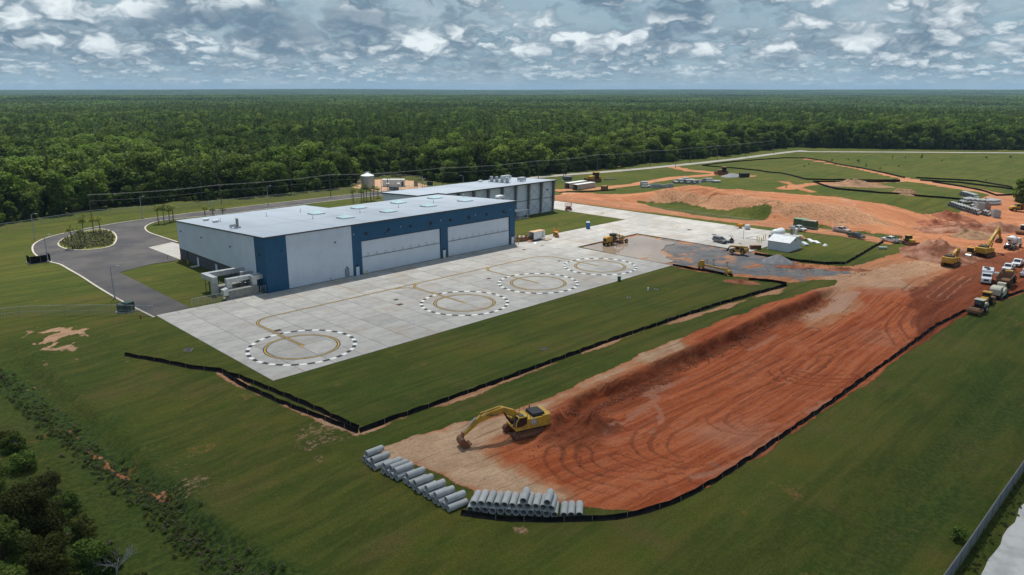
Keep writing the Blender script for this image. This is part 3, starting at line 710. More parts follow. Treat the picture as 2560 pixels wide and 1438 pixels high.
M_WHITEP = pmat('white painted metal', (0.70, 0.72, 0.73), (0.58, 0.60, 0.61), 1.5, 0.45)
M_AHU = pmat('taupe equipment housing', (0.25, 0.245, 0.225), (0.21, 0.205, 0.19), 1.0, 0.55)
M_SHADE = pmat('black fabric', (0.010, 0.010, 0.011), (0.02, 0.02, 0.021), 1.5, 0.85)

def ribbed(x0, x1, z0, z1, y, pitch=0.6, rib=0.045, w=0.11, axis='x', ztop=None):
    """steel siding with raised ribs; outer face towards -Y (or -X when axis is 'y')"""
    pts = []; x = x0
    n = max(1, round((x1-x0)/pitch)); p = (x1-x0)/n
    for i in range(n):
        a = x0+i*p
        pts += [(a, 0.0), (a+p/2-w, 0.0), (a+p/2-w*0.5, -rib), (a+p/2+w*0.5, -rib), (a+p/2+w, 0.0)]
    pts.append((x1, 0.0)); vs = []; fs = []
    for (a, d) in pts:
        zt = ztop(a) if ztop else z1
        vs += [(a, y+d, z0), (a, y+d, zt)] if axis == 'x' else [(y+d, a, z0), (y+d, a, zt)]
    for i in range(len(pts)-1): fs.append((2*i, 2*i+2, 2*i+3, 2*i+1))
    return MB().add(vs, fs)
def roof_z(v): return 13.0-0.047*v
def part(root, name, mat, fn, **kw):
    mb = MB(); fn(mb); return mb.build(name, mat, root, **kw)

def front_hangar():
    h = thing('hangar', 'large hangar with blue front, pale grey bi-fold doors and skylit flat roof', 'hangar')
    # masonry core so that the walls have thickness
    part(h, 'inner_wall', M_DGREY, lambda b: (b.b2(0.3, 79.1, 0.45, 0.9, 0, 12.4), b.b2(0.3, 0.75, 0.9, 49.6, 0, 10.3),
         b.b2(78.6, 79.1, 0.9, 35.6, 0, 11.0), b.b2(0.75, 38, 49.2, 49.6, 0, 10.4), b.b2(38.0, 38.5, 36, 49.6, 0, 10.4), b.b2(38.5, 78.6, 35.2, 35.6, 0, 11.0)))
    # front wall
    part(h, 'corner_panel', M_BLUE, lambda b: b.add(*_mv(ribbed(0.0, 5.3, 0, 12.75, 0.0, 0.45, 0.03))))
    ribbed(5.3, 22.7, 0.15, 12.75, 0.0, 0.58, 0.05, 0.10).build('ribbed_wall', M_SIDE, h)
    ribbed(22.7, 25.45, 0, 12.75, 0.0, 0.45, 0.03).build('wall_panel', M_BLUE, h)
    ribbed(25.45, 77.15, 8.55, 12.75, 0.0, 0.46, 0.03).build('door_header', M_BLUE, h)
    ribbed(50.75, 53.35, 0, 8.55, 0.0, 0.45, 0.03).build('wall_panel', M_BLUE, h)
    ribbed(77.15, 79.4, 0, 12.75, 0.0, 0.45, 0.03).build('wall_panel', M_BLUE, h)
    part(h, 'base_flashing', M_TRIM, lambda b: b.b2(5.3, 22.7, -0.02, 0.02, 0.02, 0.16))
    # west wall: white over a dark base, blue corner
    zt = lambda y: roof_z(y)-0.25
    ribbed(0.0, 5.0, 0, 0, 0.0, 0.45, 0.03, axis='y', ztop=zt).build('corner_panel', M_BLUE, h)
    ribbed(5.0, 50.0, 3.05, 0, 0.0, 0.9, 0.012, 0.05, axis='y', ztop=zt).build('side_wall', M_SIDE, h)
    ribbed(5.0, 50.0, 0, 2.95, 0.10, 0.9, 0.02, 0.05, axis='y').build('base_wall', M_DGREY, h)
    part(h, 'base_trim', M_TRIM, lambda b: b.b2(-0.05, 0.12, 5.0, 50.0, 2.92, 3.05))
    for y in (16.5, 45.0): part(h, 'downpipe', M_DARK, lambda b: b.b2(0.0, 0.09, y, y+0.35, 0, 2.92))
    # east and rear walls
    part(h, 'east_wall', M_SIDE, lambda b: b.add([(79.4, 0, 0), (79.4, 36, 0), (79.4, 36, roof_z(36)-.25), (79.4, 0, 12.75)], [(0, 1, 2, 3)]))
    part(h, 'rear_wall', M_SIDE, lambda b: b.add([(0, 50, 0), (38.3, 50, 0), (38.3, 50, roof_z(50)-.25), (0, 50, roof_z(50)-.25), (38.3, 36, 0), (38.3, 36, roof_z(36)-.25), (79.4, 36, 0), (79.4, 36, roof_z(36)-.25)],
         [(0, 1, 2, 3), (1, 4, 5, 2), (4, 6, 7, 5)]))
    # roof
    ol = [(-0.25, -0.3), (79.65, -0.3), (79.65, 36.2), (38.5, 36.2), (38.5, 50.2), (-0.25, 50.2)]
    vs = [(x, y, roof_z(y)) for x, y in ol]+[(x, y, roof_z(y)-0.30) for x, y in ol]
    roof = MB().add(vs, [tuple(t) for t in tessellate_polygon([[Vector((x, y, 0)) for x, y in ol]])]).build('roof', M_ROOF, h)
    part(roof, 'fascia', M_TRIM, lambda b: b.add([(x*1.0003, y, z) for x, y, z in vs], [(i, (i+1) % 6, 6+(i+1) % 6, 6+i) for i in range(6)]))
    for x in (19.0, 38.4, 58.5):
        part(roof, 'seam', M_STEELG, lambda b: b.add([(x-.06, 0, roof_z(0)+.006), (x+.06, 0, roof_z(0)+.006), (x+.06, 35.8, roof_z(35.8)+.006), (x-.06, 35.8, roof_z(35.8)+.006)], [(0, 1, 2, 3)]))
    part(roof, 'seam', M_STEELG, lambda b: b.add([(0, 17.9, roof_z(18)+.02), (79, 17.9, roof_z(18)+.02), (79, 18.0, roof_z(18)+.02), (0, 18.0, roof_z(18)+.02)], [(0, 1, 2, 3)]))
    def roof_pt(qx, qy):
        z = 12.5
        for i in range(12): x, y = flat(qx, qy, z); z = roof_z(y)
        return Vector((x, y, z))
    for (qx, qy) in ((864, 545), (971, 530), (1071, 516), (1163, 503), (791, 535), (897, 521), (996, 508), (1087, 496)):
        p = roof_pt(qx, qy)
        s = MB().b2(-1.75, 1.75, -1.75, 1.75, 0, 0.28).build('skylight', M_GALV, roof); s.location = p
        part(s, 'glazing', M_SKYL, lambda b: b.box((0, 0, 0.28+0.34), (3.4, 3.4, 0.66), tx=0.04, ty=0.04))
        part(s, 'curb_cap', M_WHITEP, lambda b: [b.box((x, y, 0.30), (dx, dy, 0.06)) for x, y, dx, dy in ((0, 1.72, 3.5, .09), (0, -1.72, 3.5, .09), (1.72, 0, .09, 3.35), (-1.72, 0, .09, 3.35))])
    def vent(qx, qy, kind):
        p = roof_pt(qx, qy)
        if kind == 'stack':
            v = MB().box((0, 0, 0.2), (1.2, 1.2, 0.4)).build('exhaust_fan', M_GALV, roof); v.location = p
            part(v, 'stack', M_AHU, lambda b: b.cyl((0, 0, 0.4), (0, 0, 2.3), 0.33, 0.33, 14))
            part(v, 'rain_cap', M_GALV, lambda b: b.cyl((0, 0, 2.35), (0, 0, 2.55), 0.42, 0.2, 14))
            part(v, 'duct', M_GALV, lambda b: (b.box((-1.0, 0, 0.75), (1.3, 0.6, 0.6)), b.box((-1.7, 0, 0.5), (0.4, 0.8, 0.5), ry=0.4)))
        elif kind == 'box':
            v = MB().box((0, 0, 0.38), (1.5, 0.9, 0.45)).build('roof_vent', M_WHITEP, roof, bevel=0.04); v.location = p
            part(v, 'curb', M_GALV, lambda b: b.box((0, 0, 0.08), (1.1, 0.7, 0.16)))
        elif kind == 'hood':
            v = MB().prism([(-1.2, 0.3), (-1.3, 0.75), (-0.9, 1.05), (0.9, 1.05), (1.3, 0.75), (1.2, 0.3)], -0.8, 0.8).build('roof_hood', M_WHITEP, roof, bevel=0.05); v.location = p
            part(v, 'curb', M_GALV, lambda b: b.box((0, 0, 0.15), (1.8, 1.2, 0.3)))
        else:
            v = MB().cyl((0, 0, 0), (0, 0, 1.1), 0.09, 0.09, 8).build('vent_pipe', M_WHITEP, roof); v.location = p
            part(v, 'flashing', M_GALV, lambda b: b.cyl((0, 0, 0), (0, 0, 0.12), 0.28, 0.2, 10))
    for q in ((515, 552, 'box'), (539, 556, 'box'), (594, 570, 'stack'), (1250, 497, 'hood'), (551, 555, 'pipe'), (666, 541, 'pipe'), (751, 530, 'pipe'), (782, 547, 'pipe'), (900, 533, 'pipe'), (996, 519, 'pipe'), (1084, 508, 'pipe'), (1159, 493, 'pipe')): vent(*q)
    # clerestory openings and lights along the front
    for (qx, qy) in ((915, 584), (971.5, 574.5), (1026, 566), (1077, 557.5), (1126, 550), (1172, 543), (1217, 536), (1259, 529)):
        p = on_plane(qx, qy, 1, 0.0)
        w = MB().b2(-0.42, 0.42, -0.10, 0.02, -0.34, 0.34).build('louvre', M_DARK, h); w.location = (p.x, 0, p.z)
        part(w, 'slat', M_TRIM, lambda b: [b.box((0, -0.12, -0.24+0.16*k), (0.78, 0.05, 0.03), rx=0.6) for k in range(4)])
    def wlight(p, ax):
        b = MB()
        if ax == 1: b.box((0, -0.12, 0), (0.34, 0.24, 0.26), rx=0.35)
        else: b.box((-0.12, 0, 0), (0.24, 0.34, 0.26), ry=-0.35)
        o = b.build('wall_light', M_DARK, h); o.location = p
        g = MB()
        if ax == 1: g.box((0, -0.20, -0.10), (0.26, 0.12, 0.05))
        else: g.box((-0.20, 0, -0.10), (0.12, 0.26, 0.05))
        g.build('lens', M_WHITEP, o)
    for (qx, qy) in ((705, 629), (837, 606), (963, 583), (1075, 565), (1174, 549), (1266, 533)): p = on_plane(qx, qy, 1, 0.0); wlight((p.x, -0.03, p.z), 1)
    for (qx, qy) in ((453, 578), (504, 594), (576, 617), (648, 638)): p = on_plane(qx, qy, 0, 0.0); wlight((-0.02, p.y, p.z), 0)
    for (qx, qy) in ((884, 586), (1001, 567), (1101, 551), (1188, 538), (1276, 524)):
        p = on_plane(qx, qy, 1, 0.0); o = MB().box((0, -0.05, 0), (0.22, 0.1, 0.22)).build('sign_light', M_WHITEP, h, bevel=0.03); o.location = p
    # bi-fold hangar doors
    for (x0, x1) in ((25.45, 50.75), (53.35, 77.15)):
        W = x1-x0
        d = ribbed(0.08, W-0.08, 0.08, 4.28, 0.0, 0.6, 0.02, 0.06).build('hangar_door', M_DOORW, h); d.location = (x0, 0.22, 0)
        up = ribbed(0.08, W-0.08, 4.36, 8.32, 0.05, 0.6, 0.02, 0.06).build('upper_leaf', M_DOORW, d)
        part(d, 'hinge_rail', M_STEELG, lambda b: b.b2(0.05, W-0.05, -0.10, 0.06, 4.27, 4.38))
        n = 9
        for k in range(n):
            if k == n//2 and False: continue
            xx = 2.0+(W-4.0)*k/(n-1)
            part(d, 'truss_strut', M_GALV, lambda b: (b.cyl((xx+0.16, -0.16, 4.42), (xx-0.14, -0.04, 5.32), 0.05, n=6), b.box((xx-0.35, -0.10, 4.46), (0.62, 0.07, 0.09), ry=0.16)))
        part(d, 'door_seal', M_DARK, lambda b: (b.b2(0, W, -0.06, 0.08, 8.34, 8.54), b.b2(0, W, -0.05, 0.05, 0.0, 0.06), b.b2(0, 0.09, -0.05, 0.1, 0.06, 8.3), b.b2(W-0.09, W, -0.05, 0.1, 0.06, 8.3)))
    # personnel doors
    for x in (20.9, 23.95, 51.9, 78.35):
        d = MB().b2(-0.47, 0.47, -0.09, 0.03, 0.04, 2.2).build('personnel_door', M_DOORW if x > 23 else pmat('grey door', (0.25, 0.27, 0.29), None, rough=0.5), h); d.location = (x, 0, 0)
        part(d, 'frame', M_STEELG, lambda b: (b.b2(-0.56, -0.47, -0.10, 0.02, 0, 2.3), b.b2(0.47, 0.56, -0.10, 0.02, 0, 2.3), b.b2(-0.47, 0.47, -0.10, 0.02, 2.2, 2.3)))
        part(d, 'handle', M_GALV, lambda b: b.box((0.36, -0.13, 1.05), (0.14, 0.08, 0.05)))
        part(d, 'door_light', M_DARK, lambda b: b.box((0, -0.14, 2.62), (0.36, 0.26, 0.22), rx=0.3))
    for y in (38.2, 27.0):
        d = MB().b2(-0.04, 0.1, -0.55, 0.55, 0.05, 2.3).build('side_door', M_SIDE, h); d.location = (0.02, y, 0)
        part(d, 'frame', M_STEELG, lambda b: (b.b2(-0.05, 0.08, -0.62, -0.55, 0, 2.38), b.b2(-0.05, 0.08, 0.55, 0.62, 0, 2.38), b.b2(-0.05, 0.08, -0.55, 0.55, 2.3, 2.38)))
        part(d, 'door_step', M_CONC, lambda b: b.b2(-2.0, -0.05, -0.8, 0.8, 0, 0.09))
    part(h, 'hose_bib', M_STEELG, lambda b: b.box((16.2, -0.08, 0.6), (0.1, 0.14, 0.4)))
    return h
def _mv(b): return (b.v, b.f)
front_hangar()

def rear_z(v): return 11.9-0.045*(v-32)
def rear_hangar():
    h = thing('rear_hangar', 'grey rear hangar with deep tapered columns and cross-braced pale walls', 'hangar')
    x0, x1, y0, y1 = 71.6, 133.4, 33.6, 56.0
    z = lambda y: rear_z(y)-0.3
    part(h, 'front_wall', M_SIDE, lambda b: b.add([(79.5, y0, 0), (x1, y0, 0), (x1, y0, z(y0)), (79.5, y0, z(y0))], [(0, 1, 2, 3)]))
    part(h, 'west_wall', M_SIDE, lambda b: b.add([(x0, 36.3, 0), (x0, y1, 0), (x0, y1, z(y1)), (x0, 36.3, z(36.3))], [(0, 1, 2, 3)]))
    part(h, 'east_wall', M_DGREY, lambda b: b.add([(x1, y0, 0), (x1, y1, 0), (x1, y1, z(y1)), (x1, y0, z(y0))], [(0, 1, 2, 3)]))
    part(h, 'rear_wall', M_SIDE, lambda b: b.add([(x0, y1, 0), (x1, y1, 0), (x1, y1, z(y1)), (x0, y1, z(y1))], [(0, 1, 2, 3)]))
    ol = [(x0-0.4, 36.25), (79.7, 36.25), (79.7, 32.0), (x1+0.7, 32.0), (x1+0.7, y1+0.3), (x0-0.4, y1+0.3)]
    vs = [(x, y, rear_z(y)) for x, y in ol]+[(x, y, rear_z(y)-0.38) for x, y in ol]
    roof = MB().add(vs, [tuple(t) for t in tessellate_polygon([[Vector((x, y, 0)) for x, y in ol]])]+[tuple(6+i for i in reversed(t)) for t in tessellate_polygon([[Vector((x, y, 0)) for x, y in ol]])]).build('roof', M_ROOF, h)
    part(roof, 'fascia', M_TRIM, lambda b: b.add(vs, [(i, (i+1) % 6, 6+(i+1) % 6, 6+i) for i in range(6)]))
    xs = [x1-0.25-6.75*k for k in range(8)]
    for i, x in enumerate(xs):
        c = MB().prism([(33.58, 0.1), (33.1, 0.1), (32.35, rear_z(32.3)-0.42), (33.58, rear_z(33.5)-0.42)], x-0.16, x+0.16, 'yz').build('column', M_STEELG, h)
        part(c, 'flange', M_STEELG, lambda b: b.add([(x-0.32, 33.08, 0.1), (x+0.32, 33.08, 0.1), (x+0.32, 32.33, rear_z(32.3)-0.42), (x-0.32, 32.33, rear_z(32.3)-0.42)], [(0, 1, 2, 3)]))
        part(c, 'footing', M_CONC, lambda b: b.box((x, 33.2, 0.15), (0.9, 0.9, 0.3)))
    for i in range(7):
        a, b_ = xs[i]-0.2, xs[i+1]+0.2
        part(h, 'girt', M_STEELG, lambda b: b.b2(b_, a, 33.42, 33.56, 5.35, 5.55))
        if i in (0, 1, 3, 5):
            for (za, zb) in ((0.4, 5.3), (5.6, rear_z(33)-0.7)):
                part(h, 'brace', M_STEELG, lambda b: b.cyl((a, 33.4, za), (b_, 33.4, zb), 0.035, n=6))
                part(h, 'brace', M_STEELG, lambda b: b.cyl((b_, 33.34, za), (a, 33.34, zb), 0.035, n=6))
    p = on_plane(1369, 474, 1, 33.5); part(h, 'wall_light', M_DARK, lambda b: b.box((p.x, 33.35, p.z), (0.4, 0.3, 0.3), rx=0.3))
    def rp(qx, qy):
        zz = 11
        for i in range(12): x, y = flat(qx, qy, zz); zz = rear_z(y)
        return Vector((x, y, zz))
    for (qx, qy) in ((1229, 455), (1242, 456), (1255, 457), (1268, 458)):
        v = MB().box((0, 0, 0.12), (1.8, 1.8, 0.24)).build('exhaust_fan', M_GALV, roof); v.location = rp(qx, qy)
        part(v, 'fan_housing', M_GALV, lambda b: b.lathe([(0.0, 0.3), (0.55, 0.3), (0.8, 0.75), (0.62, 1.15), (0.5, 1.2), (0.5, 2.0), (0.62, 2.1), (0.0, 2.1)], n=14), smooth=True)
        part(v, 'guy_frame', M_GALV, lambda b: [b.cyl((0.8*a, 0.8*c, 0.2), (0.55*a, 0.55*c, 2.0), 0.05, n=5) for a in (-1, 1) for c in (-1, 1)])
    for (qx, qy, sx) in ((1264, 449, 4.2), (1304, 454, 2.8)):
        v = MB().box((0, 0, 1.0), (sx, 1.8, 1.2)).build('rooftop_unit', M_GALV, roof, bevel=0.05); v.location = rp(qx, qy)
        part(v, 'frame', M_STEELG, lambda b: [b.box((x, y, 0.2), (0.12, 0.12, 0.4)) for x in (-sx*.45, sx*.45) for y in (-.8, .8)])
        part(v, 'intake_hood', M_WHITEP, lambda b: b.box((sx/2+0.25, 0, 1.0), (0.5, 1.2, 0.8), ry=0.3))
    v = MB().box((0, 0, 0.4), (1.6, 1.0, 0.5)).build('roof_vent', M_WHITEP, roof, bevel=0.04); v.location = rp(1201, 455)
    part(v, 'curb', M_GALV, lambda b: b.box((0, 0, 0.08), (1.2, 0.8, 0.16)))
    # entrance canopy in the courtyard
    c = thing('entrance_canopy', 'white post-and-beam canopy in the grassy court beside the rear hangar', 'canopy', (109.5, 30.6, 0))
    part(c, 'canopy_roof', M_WHITEP, lambda b: b.b2(-7.0, 6.2, -1.4, 1.9, 2.85, 3.1))
    for x in (-2.2, 1.9, 5.9):
        for y in (-1.2, 1.7): part(c, 'post', M_WHITEP, lambda b: b.b2(x-0.09, x+0.09, y-0.09, y+0.09, 0.1, 2.85))
    part(c, 'slab', M_CONC, lambda b: b.b2(-7.2, 6.5, -1.8, 2.3, 0.0, 0.1))
rear_hangar()

# ------------------------------------------------------------------ air handling plant at the hangar's west end
M_DUCT = pmat('insulated duct cladding', (0.62, 0.64, 0.65), (0.48, 0.50, 0.51), 1.5, 0.35, metal=0.45)
def air_plant():
    a = thing('air_handling_unit', 'near air handler with looped silver ducts at the blue hangar corner', 'air handler', (0, 0, 0))
    part(a, 'housing', M_AHU, lambda b: b.b2(-8.6, -1.6, 1.2, 3.0, 0.15, 2.0), bevel=0.03)
    part(a, 'pad', M_CONC, lambda b: b.b2(-9.2, -1.0, 0.8, 3.4, 0, 0.14))
    for k in range(6): part(a, 'access_panel', M_AHU, lambda b: b.b2(-8.4+1.13*k, -7.4+1.13*k, 1.16, 1.2, 0.3, 1.85))
    part(a, 'intake_hood', M_DUCT, lambda b: b.prism([(-9.6, 1.0), (-9.7, 2.3), (-8.6, 2.6), (-8.6, 1.0)], 1.3, 2.7))
    part(a, 'supply_duct', M_DUCT, lambda b: (b.b2(-8.0, -6.9, 3.05, 4.1, 0.6, 4.2), b.b2(-6.9, 0.0, 3.05, 4.1, 3.3, 4.2)))
    part(a, 'return_duct', M_DUCT, lambda b: (b.b2(-2.6, -1.5, 2.0, 3.0, 2.0, 4.1), b.b2(-1.5, 0.0, 2.0, 3.0, 3.2, 4.1)))
    part(a, 'pipework', M_GALV, lambda b: (b.tube([(-6.2, 4.6, 1.1), (-2.2, 4.6, 1.1), (-2.2, 4.6, 2.4), (-0.02, 4.6, 2.4)], 0.12, 8), b.tube([(-6.2, 5.2, 0.8), (-3.0, 5.2, 0.8), (-3.0, 5.2, 2.1), (-0.02, 5.2, 2.1)], 0.12, 8)))
    for x in (-5.2, -3.4): part(a, 'support_frame', M_DARK, lambda b: (b.b2(x-.05, x+.05, 3.0, 3.1, 0, 3.3), b.b2(x-.05, x+.05, 4.1, 4.2, 0, 3.3), b.b2(x-.05, x+.05, 3.1, 4.1, 2.0, 2.1)))
    a = thing('air_handling_unit', 'far air handler with tall silver ducts on the lawn by the grey base wall', 'air handler', (0, 0, 0))
    part(a, 'housing', M_AHU, lambda b: b.b2(-8.4, -2.2, 6.4, 8.4, 0.15, 2.0), bevel=0.03)
    part(a, 'pad', M_CONC, lambda b: b.b2(-9.0, -1.6, 6.0, 8.8, 0, 0.14))
    for k in range(5): part(a, 'access_panel', M_AHU, lambda b: b.b2(-8.2+1.2*k, -7.15+1.2*k, 6.36, 6.4, 0.3, 1.85))
    part(a, 'supply_duct', M_DUCT, lambda b: (b.b2(-9.8, -8.6, 6.3, 7.6, 0.5, 4.3), b.b2(-9.8, -8.6, 7.6, 12.4, 3.2, 4.3), b.b2(-8.6, 0.0, 11.2, 12.4, 3.2, 4.3)))
    part(a, 'return_duct', M_DUCT, lambda b: (b.b2(-2.6, -1.4, 7.0, 8.2, 2.0, 4.2), b.b2(-1.4, 0.0, 7.0, 8.2, 3.1, 4.2)))
    for y in (8.6, 10.6): part(a, 'support_frame', M_DARK, lambda b: (b.b2(-9.75, -9.65, y, y+.1, 0, 3.2), b.b2(-8.75, -8.65, y, y+.1, 0, 3.2), b.b2(-9.65, -8.75, y, y+.1, 1.9, 2.0)))
    for x in (-6.4, -3.2): part(a, 'support_frame', M_DARK, lambda b: (b.b2(x-.05, x+.05, 11.2, 11.3, 0, 3.2), b.b2(x-.05, x+.05, 12.3, 12.4, 0, 3.2), b.b2(x-.05, x+.05, 11.3, 12.3, 1.9, 2.0)))
air_plant()

# ------------------------------------------------------------------ trees
def leaf_mat(name, c1, c2, c3):
    m = bpy.data.materials.new(name); m.use_nodes = True; n = NT(m.node_tree)
    out = n.node('ShaderNodeOutputMaterial'); b = n.node('ShaderNodeBsdfPrincipled', Roughness=0.6); b.inputs['Specular IOR Level'].default_value = 0.08
    t = n.attr('tint'); r = n.node('ShaderNodeObjectInfo').outputs['Random']
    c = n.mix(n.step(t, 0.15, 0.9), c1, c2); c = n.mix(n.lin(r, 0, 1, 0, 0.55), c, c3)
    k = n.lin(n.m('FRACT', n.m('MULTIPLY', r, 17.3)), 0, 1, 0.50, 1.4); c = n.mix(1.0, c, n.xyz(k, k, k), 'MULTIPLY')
    n.set(b.inputs['Base Color'], c)
    tr = n.node('ShaderNodeBsdfTranslucent'); n.set(tr.inputs['Color'], n.mix(1.0, c, (1.1, 1.25, 0.6), 'MULTIPLY'))
    mx = n.node('ShaderNodeMixShader', i0=0.38); n.t.links.new(b.outputs[0], mx.inputs[1]); n.t.links.new(tr.outputs[0], mx.inputs[2])
    n.t.links.new(mx.outputs[0], out.inputs['Surface']); return m
M_LEAF = leaf_mat('broad leaves', (0.045, 0.093, 0.019), (0.133, 0.194, 0.041), (0.168, 0.194, 0.052))
M_PINE = leaf_mat('pine needles', (0.053, 0.095, 0.030), (0.128, 0.180, 0.055), (0.110, 0.163, 0.066))
M_BUSH = leaf_mat('shrub leaves', (0.045, 0.083, 0.015), (0.105, 0.146, 0.030), (0.120, 0.139, 0.038))
M_WEED = leaf_mat('weed leaves', (0.075, 0.135, 0.020), (0.150, 0.200, 0.036), (0.150, 0.170, 0.040))
M_OLIVE = leaf_mat('cedar foliage', (0.037, 0.048, 0.011), (0.090, 0.093, 0.020), (0.071, 0.084, 0.028))
M_BARK = pmat('bark', (0.075, 0.062, 0.050), (0.13, 0.11, 0.09), 1.5, 0.9)
M_DEAD = pmat('bleached dead wood', (0.30, 0.30, 0.30), (0.20, 0.20, 0.20), 2.0, 0.85)

def leaves(rng, lobes, per, size, up=0.25):
    """leaf-sized quads scattered through the shells of the lobes"""
    V = []; T = []
    for (c, r) in lobes:
        n = max(6, int(per*(r[0]*r[2])))
        d = rng.normal(size=(n, 3)); d /= np.linalg.norm(d, axis=1)[:, None]
        rad = rng.uniform(0.55, 1.06, n)**0.7
        p = np.array(c)+d*rad[:, None]*np.array(r)
        nrm = d*0.8+rng.normal(size=(n, 3))*0.55; nrm[:, 2] += up; nrm /= np.linalg.norm(nrm, axis=1)[:, None]
        a = np.cross(nrm, rng.normal(size=(n, 3))); a /= np.linalg.norm(a, axis=1)[:, None]; b = np.cross(nrm, a)
        s = size*rng.uniform(0.6, 1.25, n)[:, None]
        V.append(np.stack([p-a*s-b*s*0.35, p+a*s*0.1-b*s*0.75, p+a*s, p+b*s*0.75], 1).reshape(-1, 3))
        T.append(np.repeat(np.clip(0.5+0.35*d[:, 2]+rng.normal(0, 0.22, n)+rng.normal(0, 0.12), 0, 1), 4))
    return np.concatenate(V), np.concatenate(T)
def leaf_mesh(name, V, T, mat):
    me = bpy.data.meshes.new(name); k = len(V)//4
    me.vertices.add(len(V)); me.vertices.foreach_set('co', V.astype(np.float32).ravel())
    me.loops.add(4*k); me.loops.foreach_set('vertex_index', np.arange(4*k, dtype=np.int32))
    me.polygons.add(k); me.polygons.foreach_set('loop_start', np.arange(k, dtype=np.int32)*4); me.update()
    a = me.attributes.new('tint', 'FLOAT', 'POINT'); a.data.foreach_set('value', T.astype(np.float32)); me.materials.append(mat); return me
def broad_tree(seed, h=13.0, w=4.0, per=26, size=0.42, mat=None, low=0.25, lobes_n=15, rl=(0.30, 0.52)):
    rng = np.random.default_rng(seed); L = []
    for i in range(lobes_n):
        t = rng.uniform(0, 1)**0.8; z = h*(low+(0.93-low)*t); sp = w*(1-0.75*abs(t-0.45)**1.3)*0.72
        a = rng.uniform(0, 6.28); rr = sp*math.sqrt(rng.uniform(0.05, 1)); r = rng.uniform(*rl)*w
        L.append(((rr*math.cos(a), rr*math.sin(a), z), (r, r, r*rng.uniform(0.6, 0.85))))
    V, T = leaves(rng, L, per, size)
    tb = MB(); x0 = rng.normal(0, 0.2, 2)
    tb.tube([(0, 0, -0.4), (x0[0], x0[1], h*0.3), (x0[0]*2, x0[1]*2, h*0.62), (x0[0]*1.5, x0[1]*2, h*0.85)], [0.26*h/13, 0.2*h/13, 0.12*h/13, 0.05], 6)
    for k in range(6):
        c = L[k][0]; z0 = h*rng.uniform(0.25, 0.55); tb.tube([(x0[0], x0[1], z0), (c[0]*0.5, c[1]*0.5, (z0+c[2])/2+0.3), c], [0.1, 0.07, 0.03], 5)
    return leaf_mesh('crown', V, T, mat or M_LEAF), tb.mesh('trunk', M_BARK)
def pine_tree(seed, h=16.0, w=2.4, per=34, size=0.36):
    rng = np.random.default_rng(seed); L = []; tb = MB()
    tb.tube([(0, 0, -0.4), (0.1, 0, h*0.5), (0, 0.1, h*0.97)], [0.22, 0.15, 0.03], 6)
    n = 17
    for i in range(n):
        t = i/(n-1); z = h*(0.42+0.54*t); sp = w*(1.0-0.8*t)*rng.uniform(0.6, 1.15); a = rng.uniform(0, 6.28)
        c = (sp*math.cos(a), sp*math.sin(a), z+rng.uniform(-.3, .3)); r = rng.uniform(0.7, 1.1)*(1.15-0.5*t)
        L.append((c, (r, r, r*0.55)))
        if i % 2: tb.tube([(0, 0, z-0.3), c], [0.06, 0.025], 4)
    L.append(((0, 0, h*0.97), (0.5, 0.5, 0.9)))
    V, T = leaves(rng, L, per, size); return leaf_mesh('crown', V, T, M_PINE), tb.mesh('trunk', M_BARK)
KINDS = [broad_tree(11, 12.5, 5.0, 30, .44, None, .14, 20), broad_tree(12, 14.5, 5.4, 30, .44, None, .16, 22), broad_tree(13, 11, 4.4, 30, .44, None, .12, 18), broad_tree(14, 13.5, 4.7, 30, .44, None, .14, 20), broad_tree(15, 9.5, 4.4, 30, .42, None, .08, 18),
         pine_tree(21), pine_tree(22, 15, 2.1), pine_tree(23, 17.5, 2.6)]
FOREST_EDGE = [(-400, 640), (-120, 592), (0, 566), (120, 545), (230, 524), (440, 506), (560, 499), (700, 487), (830, 474), (880, 464), (900, 447), (960, 440), (1050, 441),
               (1080, 455), (1150, 457), (1290, 446), (1400, 433), (1550, 418), (1700, 401), (1850, 386), (1935, 372), (1985, 369), (2250, 373), (2560, 376), (2900, 379)]
FE = [flat(*p) for p in FOREST_EDGE]
ux, uy = FE[-1][0]-FE[-3][0], FE[-1][1]-FE[-3][1]; ul = math.hypot(ux, uy)
FOREST = FE+[(FE[-1][0]+ux/ul*400, FE[-1][1]+uy/ul*400), (26000, -14000), (26000, 26000), (-14000, 26000), (-4000, 900)]
def view_az(x, y): return np.arctan2(np.asarray(x)-CAM.x, np.asarray(y)-CAM.y)-YAW
def scatter(r0, r1, step, seed, half=0.80):
    rng = np.random.default_rng(seed); xs = np.arange(-1200 if r1 > 1200 else -700, r1, step); G = np.meshgrid(xs, xs)
    X = G[0].ravel()+rng.uniform(-.48, .48, G[0].size)*step; Y = G[1].ravel()+rng.uniform(-.48, .48, G[0].size)*step
    r = np.hypot(X-CAM.x, Y-CAM.y); k = (r >= r0) & (r < r1) & (np.abs(view_az(X, Y)) < half)
    X, Y = X[k], Y[k]; sd = poly_sd(X, Y, FOREST); k = sd > 0.0; return X[k], Y[k], sd[k], rng
PROTO = bpy.data.collections.new('forest kinds')
